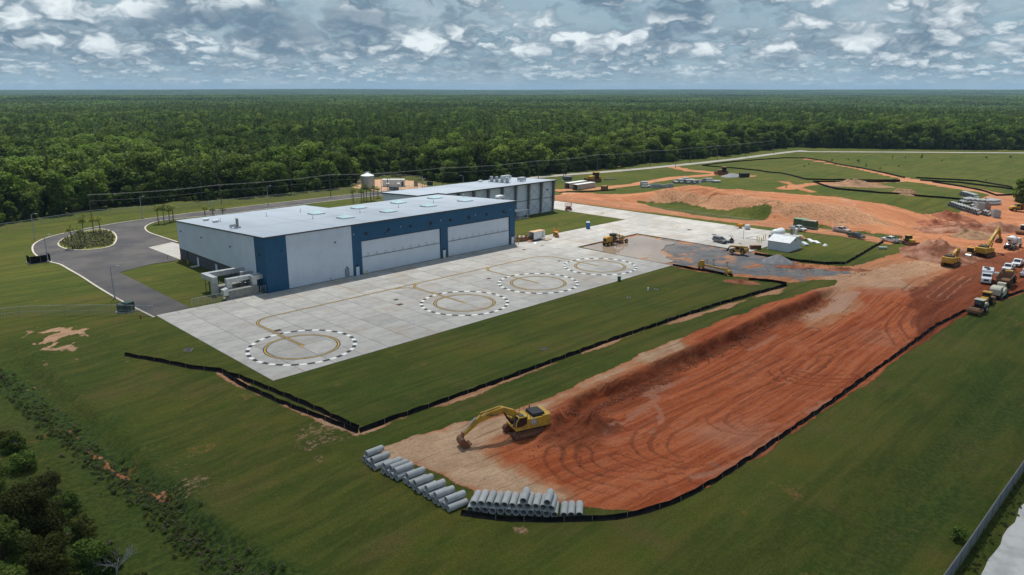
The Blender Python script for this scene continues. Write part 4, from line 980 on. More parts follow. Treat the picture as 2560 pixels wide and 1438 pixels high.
def proto(name, meshes):
    mb = bmesh.new()
    me = bpy.data.meshes.new(name); mats = []
    V = []; off = 0; loops = []; starts = []; mi = []; tint = []
    for k, m in enumerate(meshes):
        nv = len(m.vertices); c = np.empty(nv*3, np.float32); m.vertices.foreach_get('co', c); V.append(c)
        li = np.empty(len(m.loops), np.int32); m.loops.foreach_get('vertex_index', li)
        ls = np.empty(len(m.polygons), np.int32); m.polygons.foreach_get('loop_start', ls)
        starts.append(ls+sum(len(l) for l in loops)); loops.append(li+off); off += nv; mi += [k]*len(m.polygons); me.materials.append(m.materials[0])
        t = np.full(nv, 0.5, np.float32)
        if 'tint' in m.attributes: m.attributes['tint'].data.foreach_get('value', t)
        tint.append(t)
    mb.free(); V = np.concatenate(V); L = np.concatenate(loops); S = np.concatenate(starts)
    me.vertices.add(off); me.vertices.foreach_set('co', V); me.loops.add(len(L)); me.loops.foreach_set('vertex_index', L)
    me.polygons.add(len(S)); me.polygons.foreach_set('loop_start', S); me.polygons.foreach_set('material_index', np.array(mi, np.int32)); me.update()
    a = me.attributes.new('tint', 'FLOAT', 'POINT'); a.data.foreach_set('value', np.concatenate(tint))
    o = bpy.data.objects.new(name, me); return o
def instancer(name, coll, X, Y, Z, rot, scale, idx):
    me = bpy.data.meshes.new(name); me.vertices.add(len(X)); me.vertices.foreach_set('co', np.stack([X, Y, Z], -1).astype(np.float32).ravel())
    for nm, typ, arr in (('rz', 'FLOAT', rot), ('sc', 'FLOAT', scale)):
        a = me.attributes.new(nm, typ, 'POINT'); a.data.foreach_set('value', np.asarray(arr, np.float32))
    a = me.attributes.new('kind_index', 'INT', 'POINT'); a.data.foreach_set('value', np.asarray(idx, np.int32))
    o = bpy.data.objects.new(name, me); COL.objects.link(o); struct(o, 'stuff')
    g = bpy.data.node_groups.new(name+' scatter', 'GeometryNodeTree')
    g.interface.new_socket('Geometry', in_out='INPUT', socket_type='NodeSocketGeometry'); g.interface.new_socket('Geometry', in_out='OUTPUT', socket_type='NodeSocketGeometry')
    N = g.nodes; L = g.links; gi = N.new('NodeGroupInput'); go = N.new('NodeGroupOutput')
    ci = N.new('GeometryNodeCollectionInfo'); ci.inputs['Collection'].default_value = coll; ci.inputs['Separate Children'].default_value = True; ci.inputs['Reset Children'].default_value = True
    ip = N.new('GeometryNodeInstanceOnPoints'); ip.inputs['Pick Instance'].default_value = True
    def na(nm, typ):
        a = N.new('GeometryNodeInputNamedAttribute'); a.data_type = typ; a.inputs['Name'].default_value = nm; return [s for s in a.outputs if s.enabled][0]
    cx = N.new('ShaderNodeCombineXYZ'); L.new(na('rz', 'FLOAT'), cx.inputs[2])
    L.new(gi.outputs[0], ip.inputs['Points']); L.new(ci.outputs[0], ip.inputs['Instance']); L.new(na('kind_index', 'INT'), ip.inputs['Instance Index'])
    L.new(cx.outputs[0], ip.inputs['Rotation']); L.new(na('sc', 'FLOAT'), ip.inputs['Scale']); L.new(ip.outputs[0], go.inputs[0])
    md = o.modifiers.new('scatter', 'NODES'); md.node_group = g
    return o
def kind_of(X, Y, rng, sd):
    pine = fbm(X, Y, 1/160, 3, 61); p = rng.uniform(0, 1, len(X)) < np.clip((pine-0.42)*2.6, 0.03, 0.7)*(0.35+0.65*sm(10, 70, sd))
    return np.where(p, 5+rng.integers(0, 3, len(X)), rng.integers(0, 5, len(X)))
def build_forest():
    for i, (c, t) in enumerate(KINDS): PROTO.objects.link(proto('k%d' % i, (c, t)))
    X, Y, sd, rng = scatter(0, 950, 5.6, 1)
    kk = kind_of(X, Y, rng, sd); rot = rng.uniform(0, 6.28, len(X)); sc = rng.uniform(0.62, 1.38, len(X))*np.where(sd < 6, 0.88, 1.05)
    r = np.hypot(X-CAM.x, Y-CAM.y); az = np.abs(view_az(X, Y))
    cand = np.where((sd < 9.5) & (az < 0.63))[0]; pick = cand[np.argsort(r[cand])][:295]
    def where(i):
        dx, dy = X[i]-CAM.x, Y[i]-CAM.y; q = 1280+1916*(dx*_cy-dy*_sy)/(dx*_sy+dy*_cy)
        return ('left of the hangar behind the loop road' if q < 440 else 'seen over the front hangar roof' if q < 880 else 'behind the silo yard' if q < 1090 else 'seen over the rear hangar roof' if q < 1390 else 'lining the county road' if q < 1960 else 'behind the pale cross road on the right')
    NM = ['broadleaf_tree']*5+['pine_tree']*3
    LB = {'broadleaf_tree': 'green broadleaf forest-edge tree ', 'pine_tree': 'slender forest-edge pine '}
    for i in pick:
        k = int(kk[i]); o = thing(NM[k], LB[NM[k]]+where(i), 'tree', (X[i], Y[i], gz(X[i], Y[i])-0.1), rot[i], ('broadleaf trees ' if k < 5 else 'pines ')+where(i))
        o.scale = (sc[i],)*3
        for nm, me in (('crown', KINDS[k][0]), ('trunk', KINDS[k][1])):
            c = bpy.data.objects.new(nm, me); COL.objects.link(c); c.parent = o
    keep = np.ones(len(X), bool); keep[pick] = False
    X2, Y2, sd2, rng2 = scatter(950, 1500, 6.6, 2)
    k2 = kind_of(X2, Y2, rng2, sd2)
    Xa = np.concatenate([X[keep], X2]); Ya = np.concatenate([Y[keep], Y2])
    instancer('forest', PROTO, Xa, Ya, ground_z(Xa, Ya)-0.15, np.concatenate([rot[keep], rng2.uniform(0, 6.28, len(X2))]),
              np.concatenate([sc[keep], rng2.uniform(0.85, 1.3, len(X2))]), np.concatenate([kk[keep], k2]))
    # undergrowth along the edge
    ub = bpy.data.collections.new('undergrowth kinds')
    for i in range(4):
        c, t = broad_tree(70+i, 2.6+0.5*i, 1.7, 90, 0.26, M_BUSH, 0.10, 9); ub.objects.link(proto('u%d' % i, (c, t)))
    X, Y, sd, rng = scatter(0, 900, 2.6, 5, 0.72); k = (sd < 9) & (rng.uniform(0, 1, len(X)) < 0.62); X, Y = X[k], Y[k]
    instancer('undergrowth', ub, X, Y, ground_z(X, Y)-0.15, rng.uniform(0, 6.28, len(X)), rng.uniform(0.6, 1.35, len(X)), rng.integers(0, 4, len(X)))
    # far woodland, whole stands at a time
    def stand(seed, size, n, h, rad):
        rng = np.random.default_rng(seed); P = rng.uniform(-size/2, size/2, (n, 2)); V = []; T = []
        for (x, y) in P:
            hh = h*rng.uniform(0.75, 1.2); r = rad*rng.uniform(0.8, 1.25)
            for j in range(9):
                a = rng.uniform(0, 6.28); t = rng.uniform(0, 1); rr = r*(1.05-t*0.8); z = hh*(0.45+0.55*t)
                p = np.array((x+rr*math.cos(a)*.6, y+rr*math.sin(a)*.6, z)); s = r*rng.uniform(0.45, 0.75)
                nn = np.array((math.cos(a), math.sin(a), 0.9))+rng.normal(0, .4, 3); nn /= np.linalg.norm(nn); q = np.cross(nn, rng.normal(size=3)); q /= np.linalg.norm(q); w = np.cross(nn, q)
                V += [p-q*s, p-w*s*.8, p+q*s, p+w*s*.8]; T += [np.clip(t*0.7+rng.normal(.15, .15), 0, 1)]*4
        V += [(-size/2, -size/2, h*.3), (size/2, -size/2, h*.3), (size/2, size/2, h*.3), (-size/2, size/2, h*.3)]; T += [0, 0, 0, 0]
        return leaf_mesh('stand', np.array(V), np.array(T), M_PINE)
    fc = bpy.data.collections.new('stand kinds')
    for i in range(4): fc.objects.link(bpy.data.objects.new('s%d' % i, stand(90+i, 58, 75, 14.5, 3.3)))
    for i in range(3): fc.objects.link(bpy.data.objects.new('t%d' % i, stand(95+i, 190, 330, 16, 6.0)))
    X, Y, sd, rng = scatter(1480, 4200, 48, 3); n1 = len(X)
    xs = np.arange(-4000, 15000, 150.0); G = np.meshgrid(xs, xs); X2 = G[0].ravel()+rng.uniform(-60, 60, G[0].size); Y2 = G[1].ravel()+rng.uniform(-60, 60, G[0].size)
    r = np.hypot(X2-CAM.x, Y2-CAM.y); k = (r > 4150) & (r < 13500) & (X2 < 15000) & (Y2 < 15000) & (np.abs(view_az(X2, Y2)) < 0.76); X2, Y2 = X2[k], Y2[k]
    Xa = np.concatenate([X, X2]); Ya = np.concatenate([Y, Y2])
    idx = np.concatenate([rng.integers(0, 4, n1), 4+rng.integers(0, 3, len(X2))])
    instancer('distant_forest', fc, Xa, Ya, ground_z(Xa, Ya)-1.0, rng.integers(0, 4, len(Xa))*math.pi/2+rng.normal(0, .2, len(Xa)), rng.uniform(0.9, 1.15, len(Xa)), idx)
build_forest()

# foreground trees in the low corner
def near_tree(name, label, qx, qy, seed, h, w, mat, per=420, size=0.13, low=0.06, grp=None, lob=30):
    p = at(qx, qy); c, t = broad_tree(seed, h, w, per, size, mat, low, lob*2, (.16, .36))
    o = thing(name, label, 'tree', p-Vector((0, 0, 0.1)), random.uniform(0, 6), grp)
    for nm, me in (('crown', c), ('trunk', t)):
        q = bpy.data.objects.new(nm, me); COL.objects.link(q); q.parent = o
near_tree('cedar_tree', 'olive green bushy tree in the lower left corner beside the bare grey tree', 140, 1520, 201, 7.6, 3.0, M_OLIVE, 520)
near_tree('cedar_tree', 'dark tall bushy tree at the left edge above the olive bushy tree', 85, 1385, 202, 8.0, 3.6, M_OLIVE, 460)
near_tree('broadleaf_tree', 'pale green round tree cut off by the lower left corner', 0, 1600, 203, 6.8, 3.6, M_BUSH, 460)
near_tree('broadleaf_tree', 'dark green tree cut off by the left edge below the ditch', -40, 1260, 204, 7.5, 3.4, M_LEAF, 460)
near_tree('broadleaf_tree', 'leafy tree between the olive tree and the left edge', 10, 1450, 211, 6.5, 3.2, M_LEAF, 460)
near_tree('cedar_tree', 'low dark shrubby tree between the olive tree and the bare tree', 235, 1450, 205, 4.4, 2.6, M_LEAF, 460, low=0.02)
for j_, (qx, qy, h_, w_, m_) in enumerate(((60, 1180, 2.8, 2.0, M_LEAF), (120, 1235, 2.6, 2.0, M_OLIVE), (165, 1290, 3.0, 2.1, M_LEAF), (205, 1345, 2.6, 1.9, M_OLIVE), (275, 1425, 2.2, 1.7, M_LEAF), (20, 1120, 2.4, 1.9, M_OLIVE))):
    near_tree('shrub', 'bushy shrub along the upper edge of the corner thicket, %s from the right' % ['fifth', 'fourth', 'third', 'second', 'first', 'sixth'][j_], qx, qy, 220+j_, h_, w_, m_, 420, .12, .02, 'thicket edge shrubs', 16)
near_tree('shrub', 'low shrub right of the bare grey tree at the bottom edge', 350, 1475, 206, 1.8, 1.2, M_OLIVE, low=0.02, lob=14)
near_tree('shrub', 'low yellowish shrub at the foot of the bare grey tree', 330, 1505, 207, 1.6, 1.3, M_BUSH, low=0.02, lob=14)
near_tree('shrub', 'grey-green shrub at the uphill end of the corner thicket', 40, 1130, 208, 2.6, 1.8, M_BUSH, low=0.02, lob=16)
near_tree('shrub', 'dark shrub against the southern fence near its gravel road', 2395, 1350, 209, 1.7, 1.1, M_LEAF, low=0.02, lob=12)
def dead_tree():
    p = at(292, 1445); o = thing('dead_tree', 'bare bleached tree with spreading leafless branches at the bottom left', 'tree', p-Vector((0, 0, .1)))
    rng = random.Random(5); tb = MB(); br = []
    def grow(b, a, d, l, r, dep):
        e = a+d*l; m = (a+e)/2+Vector((rng.uniform(-.08, .08), rng.uniform(-.08, .08), rng.uniform(0, .1)))*l
        b.tube([a, m, e], [r, r*0.85, r*0.6], 5)
        if dep == 0: return
        for k in range(rng.choice((2, 3, 3))):
            nd = (d+Vector((rng.uniform(-1, 1), rng.uniform(-1, 1), rng.uniform(-.25, .7)))*0.75).normalized()
            grow(b, e if k else m, nd, l*rng.uniform(.55, .8), r*0.58, dep-1)
    tr = MB().tube([(0, 0, 0), (.1, 0, .9), (.05, .1, 1.7)], [.13, .1, .08], 7); tr.build('trunk', M_DEAD, o)
    for k in range(6):
        b = MB(); a = k*1.05+rng.uniform(-.3, .3)
        grow(b, Vector((.06, .06, .9+.14*k)), Vector((math.cos(a), math.sin(a), .75)).normalized(), 1.15, .055, 4); b.build('branch', M_DEAD, o)
dead_tree()
# weeds along the ditch and under the southern bank; saplings in the field
def weeds():
    wc = bpy.data.collections.new('weed kinds')
    for i in range(4):
        c, t = broad_tree(300+i, 0.75+0.15*i, 0.55, 420, 0.09, M_WEED, 0.02, 8); wc.objects.link(proto('w%d' % i, (c, t)))
    rng = np.random.default_rng(9); P = []
    L = smooth_line([(a, b) for a, b in DITCH_LINE], 20)
    for p in L:
        for k in range(9): P.append((p.x+rng.normal(-0.6, 0.9), p.y+rng.normal(0, 1.2), rng.uniform(.3, .85)))
    for k in range(420): x = rng.uniform(-20, 70); P.append((x, -140.6+rng.normal(0, .5), rng.uniform(.2, .5)))
    for k in range(160): P.append((rng.uniform(-68, -56), rng.uniform(-95, -45), rng.uniform(.3, 1.0)))
    P = np.array(P); Z = ground_z(P[:, 0], P[:, 1])-0.05
    instancer('weeds', wc, P[:, 0], P[:, 1], Z, rng.uniform(0, 6.28, len(P)), P[:, 2], rng.integers(0, 4, len(P)))
weeds()
SAP = [broad_tree(400+i, 2.0, 0.9, 60, 0.22, M_LEAF, 0.05, 8) for i in range(2)]
for i, (qx, qy, s) in enumerate(((2303, 396, 1.6), (2231, 397, 1.1), (2165, 417, 1.2), (2145, 408, 1.3), (2080, 404, 1.0), (2200, 425, .8), (2246, 418, .7), (2465, 398, 1.0), (2264, 395, .8), (2526, 397, 1.2), (2010, 418, .7), (2022, 413, .7), (2355, 403, .7), (2120, 402, .9), (1965, 470, .6), (2465, 455, .8))):
    o = thing('sapling', 'small dark sapling dotted in the far green field', 'sapling', at(qx, qy), i*1.3, 'saplings in the far field'); o.scale = (s,)*3
    for nm, me in (('crown', SAP[i % 2][0]), ('trunk', SAP[i % 2][1])):
        c = bpy.data.objects.new(nm, me); COL.objects.link(c); c.parent = o
near_tree('broadleaf_tree', 'dark round tree cut off by the right edge beyond the haul road', 2556, 505, 210, 9.5, 4.5, M_LEAF, 40, .4, .05)

# ------------------------------------------------------------------ cabbage palms
M_FROND = leaf_mat('palm fronds', (0.085, 0.115, 0.020), (0.20, 0.21, 0.040), (0.16, 0.18, 0.045))
M_PTRUNK = pmat('palm trunk', (0.115, 0.095, 0.075), (0.17, 0.145, 0.12), 3.0, 0.9)
M_STAKE = pmat('timber stake', (0.42, 0.33, 0.23), (0.32, 0.25, 0.18), 2.0, 0.8)
def palm_meshes(seed, h):
    rng = random.Random(seed); f = []
    tr = MB().tube([(0, 0, -.1), (rng.uniform(-.1, .1), 0, h*.5), (0, rng.uniform(-.1, .1), h)], [.19, .15, .14], 8).mesh('trunk', M_PTRUNK)
    V = []; T = []
    for i in range(26):
        a = i*2.4; up = rng.uniform(-.6, 1.2); L = rng.uniform(1.1, 1.6)
        d = Vector((math.cos(a)*math.cos(up), math.sin(a)*math.cos(up), math.sin(up))); side = Vector((-math.sin(a), math.cos(a), 0))
        b = Vector((0, 0, h)); hub = b+d*L*.45
        for k in range(7):
            t = (k-3)/3; tip = hub+d*L*(.65-.25*abs(t))+side*t*L*.55+Vector((0, 0, -.25*abs(t)-.12)); q = side*0.08*L
            V += [hub-q, hub+q, tip+q*.3, tip-q*.3]; T += [rng.random()]*4
        V += [b-side*.03, b+side*.03, hub+side*.02, hub-side*.02]; T += [.5]*4
    return tr, leaf_mesh('fronds', np.array([tuple(v) for v in V]), np.array(T), M_FROND)
PALMS = [(182, 621, 572, 'first palm from the left on the oval planted island'), (203, 619, 574, 'second palm from the left on the oval planted island'), (213, 608, 545, 'tall third palm from the left on the oval planted island'),
         (235, 584, 546, 'fourth palm from the left on the oval planted island'), (252, 589, 546, 'rightmost palm on the oval planted island'),
         (396, 560, 518, 'leftmost palm of the clump on the kerbed lawn by the loop road'), (411, 559, 517, 'second palm of the clump on the kerbed lawn by the loop road'), (425, 556, 519, 'third palm of the clump on the kerbed lawn by the loop road'), (434, 553, 516, 'palm nearest the hangar in the clump on the kerbed lawn'),
         (513, 545, 518, 'leftmost of three palms showing above the hangar roof'), (533, 544, 522, 'middle of three palms showing above the hangar roof'), (558, 541, 521, 'rightmost of three palms showing above the hangar roof'),
         (884, 513, 475, 'leftmost palm of the far group beside the rear hangar'), (904, 510, 477, 'second palm of the far group beside the rear hangar'), (910, 503, 466, 'third palm of the far group beside the rear hangar'), (917, 502, 467, 'fourth palm of the far group beside the rear hangar'), (927, 502, 470, 'fifth palm of the far group beside the rear hangar'), (935, 502, 469, 'sixth palm of the far group beside the rear hangar'), (945, 495, 469, 'rightmost palm of the far group beside the rear hangar')]
PM = [palm_meshes(i, 5.0) for i in range(4)]
def z_at(p, qy):
    lo_, hi_ = 0, 40
    for i in range(40):
        m = (lo_+hi_)/2; dx, dy, dz = p.x-CAM.x, p.y-CAM.y, m-CAM.z
        f = dx*_sy+dy*_cy; y = _CY-_F*(f*_sp+dz*_cp)/(f*_cp-dz*_sp)
        if y > qy: lo_ = m
        else: hi_ = m
    return lo_
for i, (qx, qy, ty, lb) in enumerate(PALMS):
    x, y = flat(qx, qy); p = Vector((x, y, 0.14 if i < 5 else 0.0)); h = z_at(p, ty+2)-p.z
    o = thing('palm_tree', lb, 'palm tree', p, i*1.7, 'newly planted cabbage palms'); tr, fr = PM[i % 4]; s = h/5.0
    for nm, me in (('trunk', tr), ('fronds', fr)):
        c = bpy.data.objects.new(nm, me); COL.objects.link(c); c.parent = o; c.scale = (1, 1, s) if nm == 'trunk' else (1.05, 1.05, s)
    for k in range(3):
        a = k*2.09+0.5; MB().cyl((1.25*math.cos(a), 1.25*math.sin(a), 0), (.15*math.cos(a), .15*math.sin(a), 2.0), .045, n=5).build('brace', M_STAKE, o)

# rows of ground-cover planted on the island
def island_planting():
    pc = bpy.data.collections.new('planting kinds')
    for i in range(3): c, t = broad_tree(500+i, 0.55, 0.5, 300, 0.10, M_WEED, 0.02, 6); pc.objects.link(proto('g%d' % i, (c, t)))
    rng = np.random.default_rng(3); a = np.array(isl); cx, cy = a.mean(0); Pn = []
    for r in np.arange(-14, 14, 1.25):
        for t in np.arange(-16, 16, 0.75):
            x = cx+t*0.98+r*0.2+rng.normal(0, .1); y = cy+r*0.98-t*0.2+rng.normal(0, .1); Pn.append((x, y))
    Pn = np.array(Pn); Pn = Pn[poly_sd(Pn[:, 0], Pn[:, 1], isl) > 0.6]
    instancer('ground_cover', pc, Pn[:, 0], Pn[:, 1], np.full(len(Pn), 0.14), rng.uniform(0, 6.28, len(Pn)), rng.uniform(.7, 1.2, len(Pn)), rng.integers(0, 3, len(Pn)))
island_planting()

# ------------------------------------------------------------------ concrete pipes
M_PIPE = pmat('concrete pipe', (0.42, 0.43, 0.43), (0.34, 0.355, 0.36), 1.2, 0.85, rnd=0.10, bump=0.1, bscale=6)
PR, PL = 0.41, 2.45
PIPE_ME = MB().lathe([(PR*0.97, 0.0), (PR, 0.02), (PR, PL-0.16), (PR*0.90, PL-0.15), (PR*0.90, PL), (PR*0.76, PL), (PR*0.76, 0.03), (PR*0.97, 0.0)], n=24, axis='x').mesh('concrete_pipe', M_PIPE, True)
PIPE_END = MB().lathe([(PR*0.97, 0.0), (PR, 0.02), (PR, PL-0.02), (PR*0.97, PL), (PR*0.76, PL), (PR*0.76, 0.16), (PR*0.86, 0.15), (PR*0.86, 0.0), (PR*0.97, 0.0)], n=24, axis='x').mesh('concrete_pipe', M_PIPE, True)
def pipe(label, p, rz, group, scale=1.0, k=0):
    o = bpy.data.objects.new('concrete_pipe', PIPE_END if k % 3 == 0 else PIPE_ME); COL.objects.link(o)
    o.location = p; o.rotation_euler = (random.uniform(0, 6.28) if False else 0, 0, rz); o.scale = (scale,)*3
    return tag(o, label, 'pipe', group)
def lay(pts, zc, ox, oy, k, what, ends, far, spread=None):
    n = len(pts)
    for i, (zx, zy) in enumerate(pts):
        qx, qy = ox+zx/k, oy+zy/k
        x, y = flat(qx, qy, zc); g = gz(x, y); x, y = flat(qx, qy, zc+g)
        d = spread(i/(n-1)) if spread else far
        fx, fy = flat(qx+d[0], qy+d[1], zc+g); rz = math.atan2(fy-y, fx-x)
        pipe(what % ORD[i] if n > 2 else what % ('left' if i == 0 else 'right'), (x, y, zc+gz(x, y)), rz, ends, 1.0, i*7+int(zc*10))
lay([(215, 345), (270, 400), (325, 445), (400, 495), (550, 560), (635, 595), (710, 645), (800, 680), (945, 735), (1020, 785), (1105, 845), (1185, 910), (1300, 965), (1375, 1015), (1475, 1085), (1545, 1125), (1640, 1180), (1725, 1235)],
    PR, 880, 1100, 7.19, 'grey concrete pipe on the ground in the diagonal row, %s from its upper left end', 'pipes in the diagonal row', (41.0, -16.0))
lay([(255, 255), (355, 370), (575, 470), (690, 510), (770, 565), (985, 650), (1125, 780), (1335, 880), (1495, 1000), (1690, 1085)],
    PR*2.72, 880, 1100, 7.19, 'grey concrete pipe resting on the diagonal row, %s on top from its upper left end', 'pipes in the diagonal row', (41.0, -16.0))
sp = lambda t: (12.5-11.5*t, -29.0)
lay([(265, 640), (395, 645), (545, 650), (685, 665), (835, 670), (985, 680), (1125, 690), (1268, 695), (1405, 700), (1555, 705), (1700, 720), (1850, 740), (2030, 750), (2170, 745), (2320, 745)],
    PR, 1140, 1190, 7.529, 'grey concrete pipe on the ground behind the black fabric fence, %s from the left', 'pipes in the stack behind the black fence', None, sp)
lay([(330, 530), (470, 530), (620, 540), (765, 555), (910, 555), (1060, 570), (1205, 580), (1350, 580), (1500, 585), (1640, 600), (1790, 620)],
    PR*2.72, 1140, 1190, 7.529, 'grey concrete pipe in the middle tier behind the black fence, %s from the left', 'pipes in the stack behind the black fence', None, lambda t: (12.5-6*t, -29.0))
lay([(1265, 480), (1715, 510)], PR*4.44, 1140, 1190, 7.529, '%s of the two pipes topping the stack behind the black fence', 'pipes in the stack behind the black fence', None, lambda t: (9.5, -29.0))
def far_stack(qx, qy, n, tiers, rz, label, group, r=1.3, gap=0.0):
    """a pyramid of pipes; first pipe at the picture position, row running at right angles to the pipes"""
    p = at(qx, qy); ax = Vector((math.cos(rz), math.sin(rz), 0)); sd = Vector((-ax.y, ax.x, 0)); d = 2*PR*r
    for t in range(tiers):
        for i in range(n-t):
            q = p+sd*(i+t*0.5)*d; z = gz(q.x, q.y)+PR*r+t*d*0.86
            pipe(label, (q.x, q.y, z), rz+random.uniform(-.03, .03), group, r, i+t)
G1 = 'pipes heaped in the far field beside the dirt track'
L1 = 'grey pipe in the long heap across the far dirt track'
for (qx, qy, n, t) in ((1686, 459, 2, 1), (1698, 459, 3, 2), (1716, 460, 3, 2), (1733, 461, 3, 2), (1746, 461, 3, 2)): far_stack(qx, qy, n, t, R(-18), L1, G1, 1.4)
for (qx, qy, n, t) in ((1708, 455, 2, 2), (1722, 454, 2, 1)): far_stack(qx, qy, n, t, R(-18), L1, G1, 1.4)
for (qx, qy, n, t) in ((1764, 461, 5, 2), (1783, 460, 3, 1)): far_stack(qx, qy, n, t, R(-35), 'darker pipe at the right end of the far heap', 'dark pipes at the far heap end', 1.3)
far_stack(1604, 470, 4, 3, R(-40), 'grey pipe in the small stack at the edge of the mound', 'pipes in the small stack by the mound', 1.3); far_stack(1618, 469, 2, 1, R(-40), 'grey pipe in the small stack at the edge of the mound', 'pipes in the small stack by the mound', 1.3)
G2 = 'pipes in the loose rows by the haul road'; L2 = 'pale concrete pipe in the loose rows beside the haul road'
for i, (qx, qy, n, t) in enumerate(((2402, 509, 2, 1), (2413, 509, 3, 2), (2428, 510, 3, 2), (2441, 511, 3, 2), (2453, 512, 3, 2), (2465, 513, 3, 2), (2478, 513, 3, 2), (2489, 512, 3, 2))): far_stack(qx, qy, n, t, R(-22), L2, G2, 1.15)
for (qx, qy, n, t) in ((2408, 503, 2, 1), (2420, 501, 2, 1), (2432, 498, 7, 2), (2470, 503, 2, 1), (2480, 506, 2, 1)): far_stack(qx, qy, n, t, R(-22), L2, G2, 1.15)
G3 = 'pipes in the stepped stack by the haul road'; L3 = 'pale concrete pipe in the stepped stack nearer the haul road heap'
far_stack(2404, 527, 6, 2, R(-8), L3, G3, 1.15); far_stack(2431, 531, 3, 3, R(-8), L3, G3, 1.15); far_stack(2440, 538, 8, 2, R(-8), L3, G3, 1.2); far_stack(2466, 541, 3, 2, R(-8), L3, G3, 1.15)
pipe('single short concrete pipe lying on the grass below the shed fence', at(2196, 623, PR), R(-50), None, 0.95)

# precast boxes beside the pipes
def crate(name, label, qx, qy, w, d, h, rz, mat, group=None):
    o = thing(name, label, 'concrete box', at(qx, qy), rz, group); t = 0.15
    part(o, 'wall', mat, lambda b: (b.b2(-w/2, -w/2+t, -d/2, d/2, 0, h), b.b2(w/2-t, w/2, -d/2, d/2, 0, h), b.b2(-w/2+t, w/2-t, -d/2, -d/2+t, 0, h), b.b2(-w/2+t, w/2-t, d/2-t, d/2, 0, h)))
    part(o, 'floor', mat, lambda b: b.b2(-w/2+t, w/2-t, -d/2+t, d/2-t, 0, 0.15))
crate('precast_box', 'grey precast box, nearer of two beside the stepped pipe stack', 2488, 543, 2.4, 2.4, 2.6, .6, M_PIPE); crate('precast_box', 'grey precast box behind the stepped pipe stack', 2448, 523, 3.0, 2.4, 2.4, .6, M_PIPE)
crate('precast_box', 'reddish stained precast box between the two pipe stacks', 2464, 523, 2.6, 2.4, 2.4, .6, pmat('stained concrete', (0.30, 0.20, 0.17), (0.36, 0.30, 0.27), 1, .9))
crate('precast_box', 'wide grey precast box right of the small pipe stack', 1639, 470, 4.5, 3.0, 1.8, R(-40), M_PIPE); crate('precast_box', 'low grey precast box at the edge of the mound', 1664, 469, 4.0, 2.4, 1.2, R(-40), M_PIPE); crate('precast_box', 'last grey precast box right of the small stack', 1675, 470, 2.6, 2.4, 1.9, R(-40), M_PIPE)

# ------------------------------------------------------------------ black silt fences
M_SILT = pmat('black silt fabric', (0.006, 0.006, 0.007), (0.016, 0.015, 0.015), 1.2, 0.95, bump=0.3, bscale=2.5, spec=0.05)
M_STK = pmat('grey fence stake', (0.20, 0.17, 0.13), (0.14, 0.12, 0.10), 2, 0.9)
def silt_fence(label, pts, h=0.8, lean=0.12, step=1.2, stake=3.0, pxy=True):
    P = [at(*p) for p in pts] if pxy else [Vector((a, b, gz(a, b))) for a, b in pts]
    L = []
    for a, b in zip(P[:-1], P[1:]):
        n = max(1, int((b-a).length/step))
        L += [a+(b-a)*i/n for i in range(n)]
    L.append(P[-1]); o = thing('silt_fence', label, 'silt fence', P[0]); org = P[0]; vs = []; fs = []
    for i, p in enumerate(L):
        d = L[min(i+1, len(L)-1)]-L[max(0, i-1)]; q = Vector((-d.y, d.x, 0)).normalized(); w = math.sin(i*1.9)*0.10+random.uniform(-.06, .06)
        hh = h*(1+random.uniform(-.13, .06)); z = gz(p.x, p.y)
        for (off, zz) in ((w*0.4-0.22, 0.0), (w*0.4-0.10, 0.06), (w*.4, 0.15), (w+lean*.5, hh*.6), (w+lean, hh), (w+lean+.03, hh), (w*.4+.05, 0.2)):
            vs.append((p.x+q.x*off-org.x, p.y+q.y*off-org.y, z+zz-org.z))
    for i in range(len(L)-1):
        for c in range(6): fs.append((i*7+c, i*7+c+1, i*7+c+8, i*7+c+7))
    MB().add(vs, fs).build('fabric', M_SILT, o, smooth=True)
    acc = 0.0; me = MB().box((0, 0, h*.5), (.05, .05, h*1.25)).mesh('stake', M_STK)
    for i in range(1, len(L)):
        acc += (L[i]-L[i-1]).length
        if acc >= stake:
            acc = 0; d = L[i]-L[i-1]; q = Vector((-d.y, d.x, 0)).normalized()
            s = bpy.data.objects.new('stake', me); COL.objects.link(s); s.parent = o; s.location = (L[i].x-q.x*.12-org.x, L[i].y-q.y*.12-org.y, gz(L[i].x, L[i].y)-org.z)
    return o
silt_fence('black silt fence running from the left lawn past the apron corner', [(312, 889), (400, 905), (480, 922), (545, 929), (600, 946), (700, 986), (800, 1028), (860, 1058), (897, 1073)], 0.61)
silt_fence('second black silt fence doubling the first below the apron corner', [(560, 936), (600, 962), (690, 1003), (800, 1046), (896, 1083)], 0.58)
silt_fence('long straight black silt fence along the grass between apron and pit', [(899, 1082), (1000, 1045), (1200, 974), (1400, 900), (1600, 829), (1800, 762), (1968, 715)], 0.68)
silt_fence('black silt fence from the pit corner up to the yellow screed', [(1966, 712), (1930, 705), (1872, 700)], 0.68)
silt_fence('black silt fence at the foot of the yellow screed machine', [(1832, 692), (1800, 686), (1740, 676), (1682, 665)], 0.68)
silt_fence('curving black silt fence around the near end and south side of the pit', [(1152, 1287), (1200, 1295), (1280, 1303), (1370, 1304), (1450, 1303), (1540, 1298), (1620, 1281), (1700, 1253), (1790, 1204), (1900, 1131), (2060, 1021), (2150, 955), (2240, 891), (2340, 816), (2400, 785), (2450, 766), (2560, 729)], 0.54)
silt_fence('black silt fence around the lawn of the white shed', [(1886, 637), (1940, 646), (2000, 655), (2060, 661), (2113, 661)], 0.72)
silt_fence('black silt fence climbing the lawn right of the white shed', [(2115, 660), (2150, 640), (2180, 622), (2209, 606)], 0.65)
